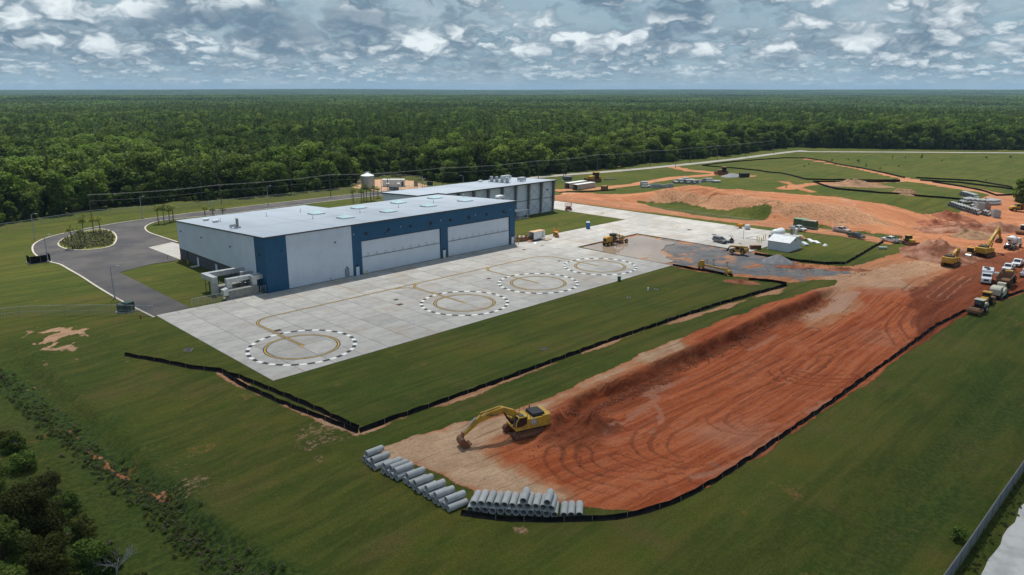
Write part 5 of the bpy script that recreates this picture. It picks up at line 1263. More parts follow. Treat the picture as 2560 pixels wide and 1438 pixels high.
silt_fence('black silt fence looping round the far field on the hill', [(1755, 415), (1800, 409), (1900, 400), (1960, 396), (2010, 396), (2060, 403), (2160, 423), (2262, 446)], 0.7, step=4, stake=8)
silt_fence('black silt fence along the lower edge of the far field', [(1755, 415), (1840, 422), (1900, 428), (1950, 434), (1985, 442), (2015, 450), (2100, 451), (2250, 452)], 0.7, step=4, stake=8)
silt_fence('black silt fence below the spoil heap across the hillside', [(2250, 455), (2140, 456), (2032, 456), (2060, 466), (2090, 474), (2200, 484), (2300, 492), (2400, 500)], 0.7, step=4, stake=8)
silt_fence('upper black silt fence by the far haul road', [(2290, 446), (2350, 449), (2440, 454), (2530, 470)], 0.7, step=4, stake=8)
silt_fence('lower black silt fence by the far haul road', [(2300, 452), (2400, 458), (2470, 467), (2540, 476)], 0.7, step=4, stake=8)
silt_fence('black silt fence bordering the tan haul road', [(2330, 456), (2400, 467), (2450, 477), (2490, 490), (2560, 487)], 0.7, step=4, stake=8)
silt_fence('short black silt fence by the brown crate near the mound', [(1398, 482), (1440, 481), (1480, 480), (1540, 476)], 0.50, step=3, stake=6)

# ------------------------------------------------------------------ chain-link fences
def chain_mat():
    m = bpy.data.materials.new('chain link'); m.use_nodes = True; n = NT(m.node_tree); out = n.node('ShaderNodeOutputMaterial')
    b = n.node('ShaderNodeBsdfPrincipled', Roughness=0.5); b.inputs['Base Color'].default_value = (0.33, 0.36, 0.37, 1); b.inputs['Metallic'].default_value = 0.5
    P = n.node('ShaderNodeTexCoord').outputs['UV']; x, y, z = n.sep(P)
    def w(s): return n.m('PINGPONG', n.m('ADD', n.m('MULTIPLY', x, 14.0), n.m('MULTIPLY', y, 14.0*s)), 1.0)
    k = n.m('MAXIMUM', n.step(w(1), 0.84, 0.92), n.step(w(-1), 0.84, 0.92)); k = n.m('MULTIPLY', k, 0.75)
    tr = n.node('ShaderNodeBsdfTransparent'); mx = n.node('ShaderNodeMixShader'); n.set(mx.inputs[0], k)
    n.t.links.new(tr.outputs[0], mx.inputs[1]); n.t.links.new(b.outputs[0], mx.inputs[2]); n.t.links.new(mx.outputs[0], out.inputs['Surface']); return m
M_CHAIN = chain_mat()
def chain_fence(label, P, h=2.1, post=3.0, mid=False, name='chain_link_fence', pr=0.04, fabric=True, pm=None, fm=None):
    P = [Vector((a.x, a.y, gz(a.x, a.y))) for a in P]; pm = pm or M_GALV
    o = thing(name, label, 'fence', P[0]); org = P[0]; L = []
    for a, b in zip(P[:-1], P[1:]):
        n = max(1, round((b-a).length/post)); L += [a+(b-a)*i/n for i in range(n)]
    L.append(P[-1]); L = [Vector((p.x, p.y, gz(p.x, p.y)))-org for p in L]
    pme = MB().cyl((0, 0, -.1), (0, 0, h+.06), pr, n=7).mesh('post', pm)
    for p in L:
        s = bpy.data.objects.new('post', pme); COL.objects.link(s); s.parent = o; s.location = p
    up = Vector((0, 0, h)); MB().tube([p+up for p in L], pr*1.1, 6).build('top_rail', pm, o)
    if mid: MB().tube([p+up*.5 for p in L], pr*.6, 5).build('mid_rail', pm, o)
    if fabric:
        vs = []; fs = []; uv = []; s = 0
        for i, p in enumerate(L):
            if i: s += (p-L[i-1]).length
            vs += [p+Vector((0, 0, .05)), p+Vector((0, 0, h-.02))]; uv += [(s, 0), (s, h)]
            if i: fs.append((2*i-2, 2*i, 2*i+1, 2*i-1))
        ob = MB().add(vs, fs).build('wire_mesh', fm or M_CHAIN, o); ul = ob.data.uv_layers.new(name='UVMap')
        for l in ob.data.loops: ul.data[l.index].uv = uv[l.vertex_index]
    return o
V2 = lambda *q: [Vector((*flat(*p), 0)) for p in q]
chain_fence('long chain-link perimeter fence between the loop road and the forest', V2((-80, 590), (0, 577), (60, 568), (230, 541), (480, 521), (700, 499), (885, 480)), 2.2)
chain_fence('chain-link fence crossing the left lawn to the loop road', V2((-40, 803), (50, 792), (165, 789), (280, 788), (385, 790)), 2.2, 4.0, True)
chain_fence('silver chain-link gate panel in front of the air handlers', [Vector((-16.8, 1.1, 0)), Vector((-9.9, 1.1, 0))], 1.9, 1.45, name='chain_link_gate')
chain_fence('short chain-link return beside the blue hangar corner', [Vector((-1.4, 0.75, 0)), Vector((-0.2, 0.75, 0))], 1.8, 1.2)
chain_fence('thin post-and-wire fence along the apron below the mound', V2((1386, 501), (1500, 514), (1700, 538), (1900, 565), (2010, 581), (2150, 600), (2205, 606)), 1.9, 5.0, pr=.03)
chain_fence('chain-link fence around the silo yard', V2((893, 470), (905, 449), (965, 443), (1055, 452), (1062, 468), (960, 487), (893, 478)), 2.2)
M_SHEET = pmat('grey fence sheeting', (0.16, 0.185, 0.20), (0.13, 0.15, 0.165), 1, .5)
def south_fence():
    P = [Vector((x, -139.6, 0)) for x in (-14, 60)]
    chain_fence('tall blue-grey sheeted fence above the gravel road in the lower right corner', P, 2.0, 3.05, name='sheeted_fence', pr=.06, pm=M_STEELG, fm=M_SHEET)
south_fence()
# guard rail sections in the left lawn fence line
# ------------------------------------------------------------------ lamps, poles and wires
M_ALU = pmat('grey lamp post', (0.34, 0.385, 0.42), (0.29, 0.335, 0.37), .8, .5)
M_WOODP = pmat('weathered utility pole', (0.095, 0.08, 0.068), (0.14, 0.12, 0.10), 1.5, .9)
def lamp(qx, qy, ty, rz, label, n_arm=1):
    x, y = flat(qx, qy); p = Vector((x, y, 0)); h = z_at(p, ty); o = thing('lamp_post', label, 'street lamp', p, rz, 'area lamp posts')
    part(o, 'pole', M_ALU, lambda b: b.cyl((0, 0, 0), (0, 0, h), .13, .09, 10)); part(o, 'base', M_CONC, lambda b: b.cyl((0, 0, 0), (0, 0, .5), .3, .3, 10))
    part(o, 'arm', M_ALU, lambda b: b.tube([(0, 0, h-.1), (.5, 0, h+.22), (1.3, 0, h+.32)], .045, 6))
    part(o, 'lamp_head', M_ALU, lambda b: b.box((1.55, 0, h+.30), (.7, .3, .12)), bevel=.03)
lamp(88, 598, 537, R(-45), 'tall lamp post on the lawn outside the loop road bend'); lamp(121, 657, 589, R(-45), 'lamp post beside the black dumpster enclosure'); lamp(287, 748, 668, R(-40), 'lamp post beside the road near the green transformers')
lamp(356, 545, 493, R(-60), 'lamp post behind the loop road kerb by the palms'); lamp(528, 525, 505, R(-60), 'lamp post showing above the hangar roof by three palms'); lamp(671, 513, 466, R(-60), 'lamp post beside the road behind the hangar'); lamp(880, 500, 461, R(-60), 'lamp post left of the far palm group')
lamp(954, 482, 440, R(-60), 'lamp post in front of the white plant container'); lamp(1056, 470, 449, R(0), 'lamp post behind the rear hangar roof, left of two'); lamp(1158, 463, 440, R(120), 'lamp post behind the rear hangar roof, right of two')
def utility(qx, qy, ty, label, rz=R(90)):
    x, y = flat(qx, qy); p = Vector((x, y, gz(x, y))); h = z_at(p, ty)-p.z; o = thing('utility_pole', label, 'utility pole', p, rz, 'timber utility poles')
    part(o, 'pole', M_WOODP, lambda b: b.cyl((0, 0, -.2), (0, 0, h), .17, .11, 8)); part(o, 'crossarm', M_WOODP, lambda b: b.box((0, 0, h-.35), (2.2, .12, .14)))
    for k in (-1, 0, 1): part(o, 'insulator', M_WHITEP, lambda b: b.cyl((k*.95, 0, h-.28), (k*.95, 0, h-.02), .06, .04, 6))
    return p, h
UP = [utility(229, 541, 487, 'timber pole with crossarm behind the planted island, leftmost'), utility(554, 508, 462, 'timber pole at the forest edge above the hangar roof'), utility(827, 492, 437, 'timber pole left of the silo'), utility(1106, 464, 420, 'timber pole behind the rear hangar roof'),
      utility(1346, 447, 402, 'timber pole above the right end of the rear hangar'), utility(1493, 430, 387, 'timber pole behind the county road, first to the right of the rear hangar'), utility(1625, 417, 377, 'timber pole behind the county road, second to the right'), utility(1725, 407, 370, 'timber pole behind the county road, third to the right'),
      utility(1793, 400, 364, 'timber pole behind the county road, fourth to the right'), utility(1863, 393, 358, 'timber pole behind the county road, fifth to the right'), utility(1934, 385, 350, 'timber pole near the road junction')]
utility(1689, 420, 395, 'short timber pole at the mouth of the dirt track'); utility(1408, 452, 424, 'left of two slim poles by the grey transformer'); utility(1413, 452, 434, 'right of two slim poles by the grey transformer'); utility(970, 478, 444, 'slim dark pole in front of the white plant container')
M_WIRE = pmat('aluminium wire', (0.36, 0.37, 0.35), None, rough=.6)
for (nm, off, dz, r, lb) in (('power_line', -.95, 0.0, .016, 'near power wire strung between the timber poles'), ('power_line', 0.0, .04, .014, 'middle power wire strung between the timber poles'), ('power_line', .95, 0.0, .016, 'far power wire strung between the timber poles'), ('power_line', 0.15, -2.3, .015, 'lower single wire strung between the timber poles')):
    pts = []
    for i in range(len(UP)-1):
        (a, ha), (b, hb) = UP[i], UP[i+1]; d = (b-a); q = Vector((-d.y, d.x, 0)).normalized()*off; A = a+q+Vector((0, 0, ha+dz)); B = b+q+Vector((0, 0, hb+dz)); sag = d.length*0.012
        pts += [A.lerp(B, t/10)-Vector((0, 0, sag*4*(t/10)*(1-t/10))) for t in range(10)]
    pts.append(UP[-1][0]+Vector((0, 0, UP[-1][1]+dz))); tag(MB().tube(pts, r, 4).build(nm, M_WIRE), lb, 'power line', 'overhead power wires')

# ------------------------------------------------------------------ silo yard
M_SILO = pmat('corrugated silo steel', (0.42, 0.42, 0.40), (0.34, 0.34, 0.33), .8, .45, metal=.4)
p = at(920, 470); o = thing('silo', 'corrugated steel silo with shallow conical roof behind the hangars', 'silo', p)
prof = [(3.0+.035*(k % 2), k*.32) for k in range(0, 19)]
MB().lathe(prof, n=36).build('shell', M_SILO, o); part(o, 'roof', M_WHITEP, lambda b: b.lathe([(3.15, 5.70), (3.1, 5.85), (.5, 7.0), (.5, 7.25), (0.01, 7.3)], n=36))
part(o, 'ladder', M_STEELG, lambda b: [b.b2(2.0, 2.06, -2.5-.06, -2.5, 0, 6.1), b.b2(2.4, 2.46, -2.2, -2.14, 0, 6.1)]+[b.cyl((2.03, -2.5, .3+.4*k), (2.43, -2.18, .3+.4*k), .03, n=4) for k in range(14)])
part(o, 'roof_rail', M_GALV, lambda b: b.tube([(1.6*math.cos(a), 1.6*math.sin(a), 7.3) for a in [i*.45 for i in range(15)]], .05, 5)); part(o, 'foundation', M_CONC, lambda b: b.cyl((0, 0, 0), (0, 0, .2), 3.5, 3.5, 28))
p = at(985, 466); o = thing('plant_container', 'white plant container with two intake hoods beside the silo', 'container', p, R(-42))
part(o, 'body', M_WHITEP, lambda b: b.b2(-5.2, 5.2, -1.6, 1.6, .3, 3.4)); part(o, 'plinth', M_CONC, lambda b: b.b2(-5.6, 5.6, -2.0, 2.0, 0, .3))
part(o, 'corrugation', M_WHITEP, lambda b: [b.b2(-5.0+.5*k, -4.8+.5*k, -1.66, -1.6, .5, 3.2) for k in range(21)])
for x in (-2.6, 2.4): part(o, 'intake_hood', M_WHITEP, lambda b: b.prism([(-1.6, 2.2), (-2.5, 1.7), (-2.5, 1.2), (-1.6, 1.2)], x-.7, x+.7, 'yz')); part(o, 'stack', pmat('red pipe', (.22, .05, .03), None, rough=.7), lambda b: b.cyl((x+.6, .6, 3.4), (x+.6, .6, 4.6), .12, n=8))
part(o, 'door', M_DGREY, lambda b: b.b2(3.7, 4.7, -1.70, -1.66, .35, 2.5))
o = thing('equipment_cabinet', 'low dark grey cabinet in front of the white plant container', 'cabinet', at(985, 476), R(-42)); part(o, 'body', M_DGREY, lambda b: b.b2(-2.2, 2.2, -.7, .7, .2, 1.7), bevel=.04); part(o, 'pad', M_CONC, lambda b: b.b2(-2.5, 2.5, -1, 1, 0, .2))
o = thing('equipment_cabinet', 'dark cabinet on the verge behind the rear hangar roof', 'cabinet', at(1075, 464), R(-42)); part(o, 'body', M_DARK, lambda b: b.b2(-1.4, 1.4, -.7, .7, .2, 1.9), bevel=.04); part(o, 'pad', M_CONC, lambda b: b.b2(-1.7, 1.7, -1, 1, 0, .2))
o = thing('screen_panel', 'upright tan screen standing at the right end of the silo yard', 'screen', at(1040, 470), R(-42)); part(o, 'panel', pmat('tan panel', (.30, .26, .22), None, rough=.8), lambda b: b.b2(-.9, .9, -.1, .1, .6, 3.6)); part(o, 'leg', M_STEELG, lambda b: b.b2(-.8, -.7, -.08, .08, 0, .6)); part(o, 'leg', M_STEELG, lambda b: b.b2(.7, .8, -.08, .08, 0, .6))

# ------------------------------------------------------------------ small fixtures round the hangar
def bollard(x, y, label, h=1.15):
    o = thing('bollard', label, 'bollard', (x, y, ZS if y < .5 else 0), 0, 'yellow bollards'); part(o, 'post', M_YELP, lambda b: b.cyl((0, 0, 0), (0, 0, h), .11, n=10)); part(o, 'cap', M_YELP, lambda b: b.lathe([(.11, h), (.08, h+.05), (.01, h+.08)], n=10)); part(o, 'sleeve', pmat('orange band', (.45, .18, .02), None, rough=.6), lambda b: b.cyl((0, 0, h*.72), (0, 0, h*.82), .115, n=10))
for x, l in ((25.9, 'yellow bollard at the left foot of the left hangar door'), (51.3, 'yellow bollard beside the middle personnel door'), (53.9, 'yellow bollard at the left foot of the right hangar door'), (79.6, 'yellow bollard at the hangar corner by the court')): bollard(x, -1.3, l, 1.2)
for y, l in ((47.2, 'yellow bollard at the far end of the grey base wall'), (42.6, 'second yellow bollard along the grey base wall')): bollard(-1.0, y, l)
bollard(-2.5, 52.5, 'yellow bollard on the pale concrete pad behind the hangar')
o = thing('step_ladder', 'white and yellow platform ladder at the right end of the hangar doors', 'ladder', (78.2, -1.2, ZS)); 
part(o, 'rail', M_WHITEP, lambda b: [b.cyl((s*.35, -.5, 0), (s*.22, 0, 2.6), .04, n=5) for s in (-1, 1)]+[b.cyl((s*.35, .5, 0), (s*.22, 0.05, 2.6), .04, n=5) for s in (-1, 1)]); part(o, 'platform', M_YELP, lambda b: b.box((0, 0, 1.5), (.6, .5, .06))); part(o, 'tread', M_YELP, lambda b: [b.box((0, -.42+.12*k, .35+.33*k), (.55, .12, .04)) for k in range(4)])
def transformer(qx, qy, lb, s=1.0):
    M = pmat('dark green cabinet', (.018, .045, .040), (.025, .058, .05), 1, .5); o = thing('transformer', lb, 'transformer', Vector((*flat(qx, qy), 0)), R(20), None)
    part(o, 'cabinet', M, lambda b: b.b2(-.8*s, .8*s, -.8*s, .8*s, .15, 1.75*s), bevel=.04); part(o, 'lid', M, lambda b: b.box((0, 0, 1.8*s), (1.7*s, 1.7*s, .1), tx=.94, ty=.94)); part(o, 'cooling_fin', M, lambda b: [b.box((.86*s, -.6*s+.2*s*k, .9*s), (.12, .05, 1.2*s)) for k in range(7)]); part(o, 'pad', M_CONC, lambda b: b.b2(-1.1, 1.1, -1.1, 1.1, 0, .14))
transformer(308, 780, 'left of the two dark green transformers beside the access road'); transformer(322, 778, 'right of the two dark green transformers beside the access road', 1.1)
def enclosure():
    o = thing('dumpster_enclosure', 'black screened dumpster enclosure on the verge of the loop road', 'enclosure', Vector((*flat(98, 655), 0)), R(0))
    for nm, a in (('screen', (-2.4, 2.4, -1.8, -1.7)), ('screen', (-2.4, -2.3, -1.7, 1.8)), ('screen', (2.3, 2.4, -1.7, 1.8))): part(o, nm, M_SILT, lambda b: b.b2(a[0], a[1], a[2], a[3], .1, 2.0))
    for x, y in ((-2.35, -1.75), (2.35, -1.75), (-2.35, 1.75), (2.35, 1.75), (0, -1.75)): part(o, 'post', M_GALV, lambda b: b.cyl((x, y, 0), (x, y, 2.1), .06, n=6))
    part(o, 'pad', M_CONC, lambda b: b.b2(-2.7, 2.7, -2.1, 2.1, 0, .09))
enclosure()
def manhole(qx, qy, lb, r=.6, white=False):
    p = at(qx, qy); o = thing('drain_box', lb, 'drain', p, random.uniform(0, 1)); part(o, 'frame', M_CONC, lambda b: b.box((0, 0, .06), (2*r+.12, 1.4*r+.12, .16))); part(o, 'grate', M_DARK, lambda b: b.box((0, 0, .15), (2*r, 1.4*r, .04)))
manhole(471, 876, 'black drain inlet on the lawn left of the apron', .8); manhole(1361, 873, 'black drain inlet on the grass strip by the long silt fence', .5); manhole(1572, 745, 'grey drain lid on the grass strip', .5); manhole(1640, 724, 'dark manhole on the grass strip beside the white post', .5)
p = at(1620, 727); o = thing('marker_post', 'small white marker post on the grass strip', 'post', p); part(o, 'post', M_WHITEP, lambda b: b.cyl((0, 0, 0), (0, 0, .7), .22, .2, 10)); part(o, 'cap', M_WHITEP, lambda b: b.lathe([(.22, .7), (.12, .82), (.01, .85)], n=10))
p = at(352, 797); o = thing('fire_hydrant', 'small red hydrant on the lawn by the access road', 'hydrant', p); MR = pmat('hydrant red', (.30, .03, .02), None, rough=.5); part(o, 'barrel', MR, lambda b: b.lathe([(.17, 0), (.13, .05), (.12, .55), (.15, .6), (.1, .75), (.02, .8)], n=10)); part(o, 'outlet', MR, lambda b: b.cyl((-.22, 0, .45), (.22, 0, .45), .07, n=8))
p = Vector((*flat(1548, 703), 0)); o = thing('rubbish_bin', 'green bin standing at the apron edge by the last circle', 'bin', p, .4); MG = pmat('bin green', (.02, .11, .07), None, rough=.5); part(o, 'body', MG, lambda b: b.box((0, 0, .55), (.7, .6, 1.0), tx=1.12, ty=1.12)); part(o, 'lid', MG, lambda b: b.box((0, 0, 1.1), (.85, .75, .1), rx=.06)); part(o, 'label', M_WHITEP, lambda b: b.box((0, -.35, .6), (.3, .02, .3)))

# ------------------------------------------------------------------ machines and vehicles (local +X is forward)
M_KY = pmat('machine yellow', (0.54, 0.33, 0.032), (0.38, 0.22, 0.045), 0.9, 0.55, coat=0.05)
M_CAT = pmat('ochre machine yellow', (0.50, 0.28, 0.025), (0.40, 0.22, 0.030), 0.8, 0.5, coat=0.1)
M_ORG = pmat('orange paint', (0.62, 0.24, 0.012), (0.50, 0.19, 0.02), 1.0, 0.5)
M_REDP = pmat('red paint', (0.36, 0.035, 0.02), (0.28, 0.03, 0.02), 1.0, 0.5)
M_TRACK = pmat('muddy track shoes', (0.085, 0.048, 0.030), (0.16, 0.070, 0.038), 1.2, 0.9)
M_MUD = pmat('mud-caked steel', (0.13, 0.085, 0.058), (0.24, 0.10, 0.05), 0.9, 0.9)
M_TYRE = pmat('dusty rubber', (0.028, 0.025, 0.024), (0.060, 0.045, 0.036), 1.5, 0.9)
M_CARW = pmat('white car paint', (0.70, 0.72, 0.74), (0.62, 0.64, 0.66), 0.6, 0.3, coat=0.4)
M_CARS = pmat('silver car paint', (0.46, 0.47, 0.48), (0.40, 0.41, 0.42), 0.6, 0.3, metal=0.3, coat=0.4)
M_CARD = pmat('dark slate car paint', (0.030, 0.038, 0.048), (0.040, 0.048, 0.058), 0.6, 0.3, coat=0.4)
M_CARG = pmat('grey car paint', (0.20, 0.21, 0.225), (0.17, 0.18, 0.19), 0.6, 0.35, metal=0.4, coat=0.3)
M_CREAM = pmat('cream machine paint', (0.55, 0.52, 0.42), (0.45, 0.42, 0.34), 0.8, 0.5)
M_BROWN = pmat('rust brown steel', (0.20, 0.095, 0.045), (0.27, 0.14, 0.075), 1.0, 0.8)
M_LAMP = pmat('lamp glass', (0.65, 0.62, 0.55), None, rough=0.2); M_TAIL = pmat('tail lamp', (0.35, 0.02, 0.015), None, rough=0.3)
M_CHROME = pmat('bright rod', (0.6, 0.6, 0.6), None, rough=0.2, metal=0.9)
M_NAVY = pmat('navy lettering', (0.012, 0.018, 0.09), None, rough=0.5); M_WLET = pmat('white lettering', (0.7, 0.7, 0.7), None, rough=0.5)
def P(root, name, mat, fn, **kw): return part(root, name, mat, fn, **kw)
def head(a, b):
    p, q = at(*a), at(*b); return math.atan2(q.y-p.y, q.x-p.x)
def wheel(root, x, y, z, r, w, rim=None, name='wheel', n=20):
    t = MB().lathe([(r*.55, -w/2), (r*.9, -w/2), (r, -w*.3), (r, w*.3), (r*.9, w/2), (r*.55, w/2)], (x, y, z), n, 'y').build(name, M_TYRE, root, smooth=True)
    P(t, 'rim', rim or M_GALV, lambda b: (b.cyl((x, y-w*.42, z), (x, y+w*.42, z), r*.56, n=14), b.cyl((x, y-w*.5, z), (x, y+w*.5, z), r*.2, n=8)))
    return t
def lettering(root, txt, size, mat, loc, rot, ext=0.01):
    me = TEXT_ME[txt].copy(); me.name = 'lettering'; me.materials.clear(); me.materials.append(mat)
    o = bpy.data.objects.new('lettering', me); COL.objects.link(o); o.parent = root; o.location = loc; o.rotation_euler = rot; o.scale = (size, size, 1); return o
def plate(pts, w, y=0.0): return lambda b: b.prism(pts, y-w/2, y+w/2, 'xz')
def crawler(o, L, gauge, w, h, mat=None):
    for s in (-1, 1):
        y = s*gauge/2; r = h/2
        pts = [(-L/2+r, 0)]+[(L/2-r+r*math.sin(a), r-r*math.cos(a)) for a in [i*math.pi/8 for i in range(9)]]+[(-L/2+r-r*math.sin(a), r+r*math.cos(a)) for a in [i*math.pi/8 for i in range(9)]]
        t = MB().prism(pts, y-w/2, y+w/2).build('track', mat or M_TRACK, o)
        per = [(x, z) for x, z in pts]; d = MB(); n = 38
        ln = [0]
        for i in range(len(per)): a, c = per[i], per[(i+1) % len(per)]; ln.append(ln[-1]+math.hypot(c[0]-a[0], c[1]-a[1]))
        for k in range(n):
            sdist = ln[-1]*k/n
            for i in range(len(per)):
                if ln[i] <= sdist < ln[i+1]:
                    a, c = per[i], per[(i+1) % len(per)]; f = (sdist-ln[i])/(ln[i+1]-ln[i]); x, z = a[0]+(c[0]-a[0])*f, a[1]+(c[1]-a[1])*f
                    d.box((x, y, z), (.07, w*1.02, .10), ry=-math.atan2(c[1]-a[1], c[0]-a[0])); break
        g = d.build('grouser', mat or M_TRACK, t); struct(g, 'stuff')
        P(t, 'track_frame', M_MUD, lambda b: b.box((0, y+s*w*.02, r), (L*.62, w*1.04, r*.8)))
        for k in (-1, 1): P(t, 'sprocket', M_MUD, lambda b: b.cyl((k*(L/2-r), y-w*.53, r), (k*(L/2-r), y+w*.53, r), r*.62, n=12))
def excavator(label, loc, rz, boom, arm, buck, paint, sc=1.0, text=None, body_rot=0.0, logo=None):
    """boom, arm: lists of (x, z); buck: (x, z, tilt)"""
    o = thing('excavator', label, 'excavator', loc, rz); o.scale = (sc,)*3
    crawler(o, 5.0, 2.65, .75, 1.05); P(o, 'undercarriage', M_MUD, lambda b: (b.box((0, 0, .62), (2.2, 2.0, .6)), b.cyl((0, 0, .9), (0, 0, 1.2), .75, n=18)))
    P(o, 'deck', paint, lambda b: b.prism([(-3.3, 1.2), (-3.3, 1.5), (2.0, 1.5), (2.0, 1.2)], -1.5, 1.5), bevel=.05)
    P(o, 'counterweight', paint, lambda b: b.prism([(-3.35, -1.2), (-3.1, -1.5), (-2.0, -1.5), (-2.0, 1.5), (-3.1, 1.5), (-3.35, 1.2)], 1.45, 2.75, 'xy'), bevel=.10)
    P(o, 'engine_cover', paint, lambda b: b.b2(-2.0, .25, -1.48, 1.48, 1.5, 2.62), bevel=.06)
    P(o, 'hood', M_DARK, lambda b: b.box((-1.55, 0.1, 2.85), (1.9, 2.3, .46), tx=.9, ty=.9), bevel=.04)
    P(o, 'side_door', pmat('grey panel', (.26, .31, .36), (.5, .5, .46), 1.2, .5), lambda b: b.b2(-1.0, -.25, 1.46, 1.53, 1.7, 2.5))
    P(o, 'tool_box', paint, lambda b: b.b2(.3, 1.7, -1.48, -.55, 1.5, 2.35), bevel=.05)
    c = P(o, 'cab', paint, lambda b: b.prism([(.25, 1.5), (.25, 3.10), (1.55, 3.10), (2.0, 2.4), (2.05, 1.5)], .50, 1.48), bevel=.05)
    P(c, 'side_window', M_GLASS, lambda b: (b.prism([(.40, 2.05), (.40, 2.98), (1.5, 2.98), (1.88, 2.38), (1.9, 1.75), (1.1, 1.75)], 1.485, 1.50), b.prism([(.40, 2.05), (.40, 2.98), (1.5, 2.98), (1.88, 2.38), (1.9, 1.95)], .48, .495)))
    P(c, 'windscreen', M_GLASS, lambda b: b.add([(2.075, .58, 1.65), (2.075, 1.40, 1.65), (2.03, 1.40, 2.42), (1.575, 1.40, 3.06), (1.575, .58, 3.06), (2.03, .58, 2.42)], [(0, 1, 2, 5), (5, 2, 3, 4)]))
    P(c, 'roof_hatch', M_GLASS, lambda b: b.b2(.7, 1.4, .65, 1.35, 3.12, 3.16))
    P(o, 'handrail', M_DARK, lambda b: (b.tube([(-.6, -1.3, 2.6), (-.6, -1.3, 3.5), (.1, -1.3, 3.5), (.1, -1.3, 2.6)], .03, 5), b.tube([(-.2, 1.3, 2.6), (-.2, 1.3, 3.4), (.2, 1.3, 3.4), (.2, 1.3, 2.6)], .03, 5)))
    P(o, 'exhaust', M_DARK, lambda b: b.cyl((-1.2, -.9, 2.9), (-1.2, -.9, 3.5), .08, n=8))
    def limb(name, pts, w0, w1, y=0.0, wd=.55):
        n = len(pts); up = []; dn = []
        for i, (x, z) in enumerate(pts):
            a, c = pts[max(0, i-1)], pts[min(n-1, i+1)]; d = Vector((c[0]-a[0], c[1]-a[1])).normalized(); t = i/(n-1); w = (w0+(w1-w0)*t)*(1.0 if 0 < i < n-1 else .62)
            up.append((x-d.y*w/2, z+d.x*w/2)); dn.append((x+d.y*w/2, z-d.x*w/2))
        return P(o, name, paint, lambda b: b.prism(up+dn[::-1], y-wd/2, y+wd/2), bevel=.03)
    by = -.02; bo = limb('boom', boom, 1.0, .75, by, .6); ar = limb('arm', arm, .85, .42, by, .48)
    k = len(boom)//2; ax, az = boom[k]
    for s in (-.42, .42): P(bo, 'boom_cylinder', M_DARK, lambda b: (b.cyl((1.75, s, 1.6), ((1.75+ax)/2, s, (1.6+az-.2)/2), .13, n=8), b.cyl(((1.75+ax)/2, s, (1.6+az-.2)/2), (ax, s, az-.2), .07, n=8)))
    bx, bz = boom[k+1] if k+1 < len(boom) else boom[-1]; A0 = Vector((arm[0][0], by, arm[0][1])); A1 = Vector((arm[-1][0], by, arm[-1][1])); D = (A1-A0).normalized(); N = Vector((-D.z, 0, D.x)); N = N if N.x*1+N.z > 0 else -N
    P(bo, 'arm_cylinder', paint, lambda b: (b.cyl((ax+.3, by, az+.55), A0-D*.15+N*.45, .11, n=8),))
    P(ar, 'bucket_cylinder', M_CHROME, lambda b: (b.cyl(A0+D*.6+N*.5, A0+D*1.7+N*.42, .11, n=8), b.cyl(A0+D*1.7+N*.42, A1-D*.35+N*.3, .06, n=8)))
    P(ar, 'linkage', M_MUD, lambda b: (b.box(tuple(A1-D*.2+N*.15), (.16, .56, .5)), b.cyl((A1.x, by-.42, A1.z), (A1.x, by+.42, A1.z), .12, n=8)))
    q = MB().prism([(0, 0), (.38, -.05), (.62, -.45), (.55, -1.0), (.15, -1.45), (-.45, -1.5), (-.75, -1.28), (-.35, -1.22), (.05, -1.05), (.2, -.6), (-.1, -.25)], -.72, .72).build('bucket', M_MUD, o)
    P(q, 'bucket_side', pmat('red clay coated steel', (.22, .07, .03), (.13, .08, .05), 1.0, .9), lambda b: [b.prism([(0, 0), (.36, -.05), (.6, -.45), (.53, -1.0), (.15, -1.43), (-.45, -1.48), (-.5, -.9), (-.15, -.3)], s-.03, s+.03) for s in (-.70, .70)])
    P(q, 'tooth', M_MUD, lambda b: [b.box((-.82, -.6+.3*j, -1.30), (.26, .12, .10), ry=.3) for j in range(5)])
    q.location = (buck[0], by, buck[1]); q.rotation_euler = (0, buck[2], 0)
    if text:
        (x0, z0), (x1, z1) = boom[k], boom[-1]; t = .42; an = math.atan2(z1-z0, x1-x0)
        lettering(o, text, .40, M_NAVY, (x0+(x1-x0)*t, by+.31, z0+(z1-z0)*t), (R(90), -an+0, R(180)), .012)
    if logo: lettering(o, logo, .5, M_WLET, (-3.37, 0, 2.1), (R(90), 0, R(-90)), .012)
    return o
E1 = at(1311, 1082); B1 = at(1140, 1122); rz1 = math.atan2(B1.y-E1.y, B1.x-E1.x)
reach = (B1-E1).length
excavator('yellow excavator digging at the near end of the red pit', E1, rz1, [(.5, 2.0), (1.9, 3.35), (3.3, 4.05), (5.1, 3.85), (7.0, 3.2)], [(6.35, 3.75), (7.3, 2.95), (9.1, 1.55)], (9.15, 1.45, R(12)), M_KY, 1.0, 'KOMATSU')
E2 = at(2462, 640); rz2 = head((2462, 640), (2508, 628))
excavator('pale yellow excavator with raised boom beside the spoil heap', E2, rz2, [(.5, 2.0), (1.9, 3.9), (3.2, 5.2), (4.8, 6.4), (6.0, 7.2)], [(5.6, 7.5), (6.6, 6.0), (7.6, 4.2)], (7.6, 4.1, R(35)), M_KY, 1.0, 'KOMATSU')
E3 = at(2376, 664); rz3 = head((2376, 664), (2420, 646))
excavator('ochre excavator parked with folded boom, its back to the haul road', E3, rz3, [(.5, 2.0), (1.5, 3.1), (2.8, 3.8), (4.0, 3.9), (5.0, 3.7)], [(4.8, 4.1), (5.1, 3.0), (4.6, 1.8)], (4.6, 1.6, R(60)), M_CAT, .95, None, logo='CAT')

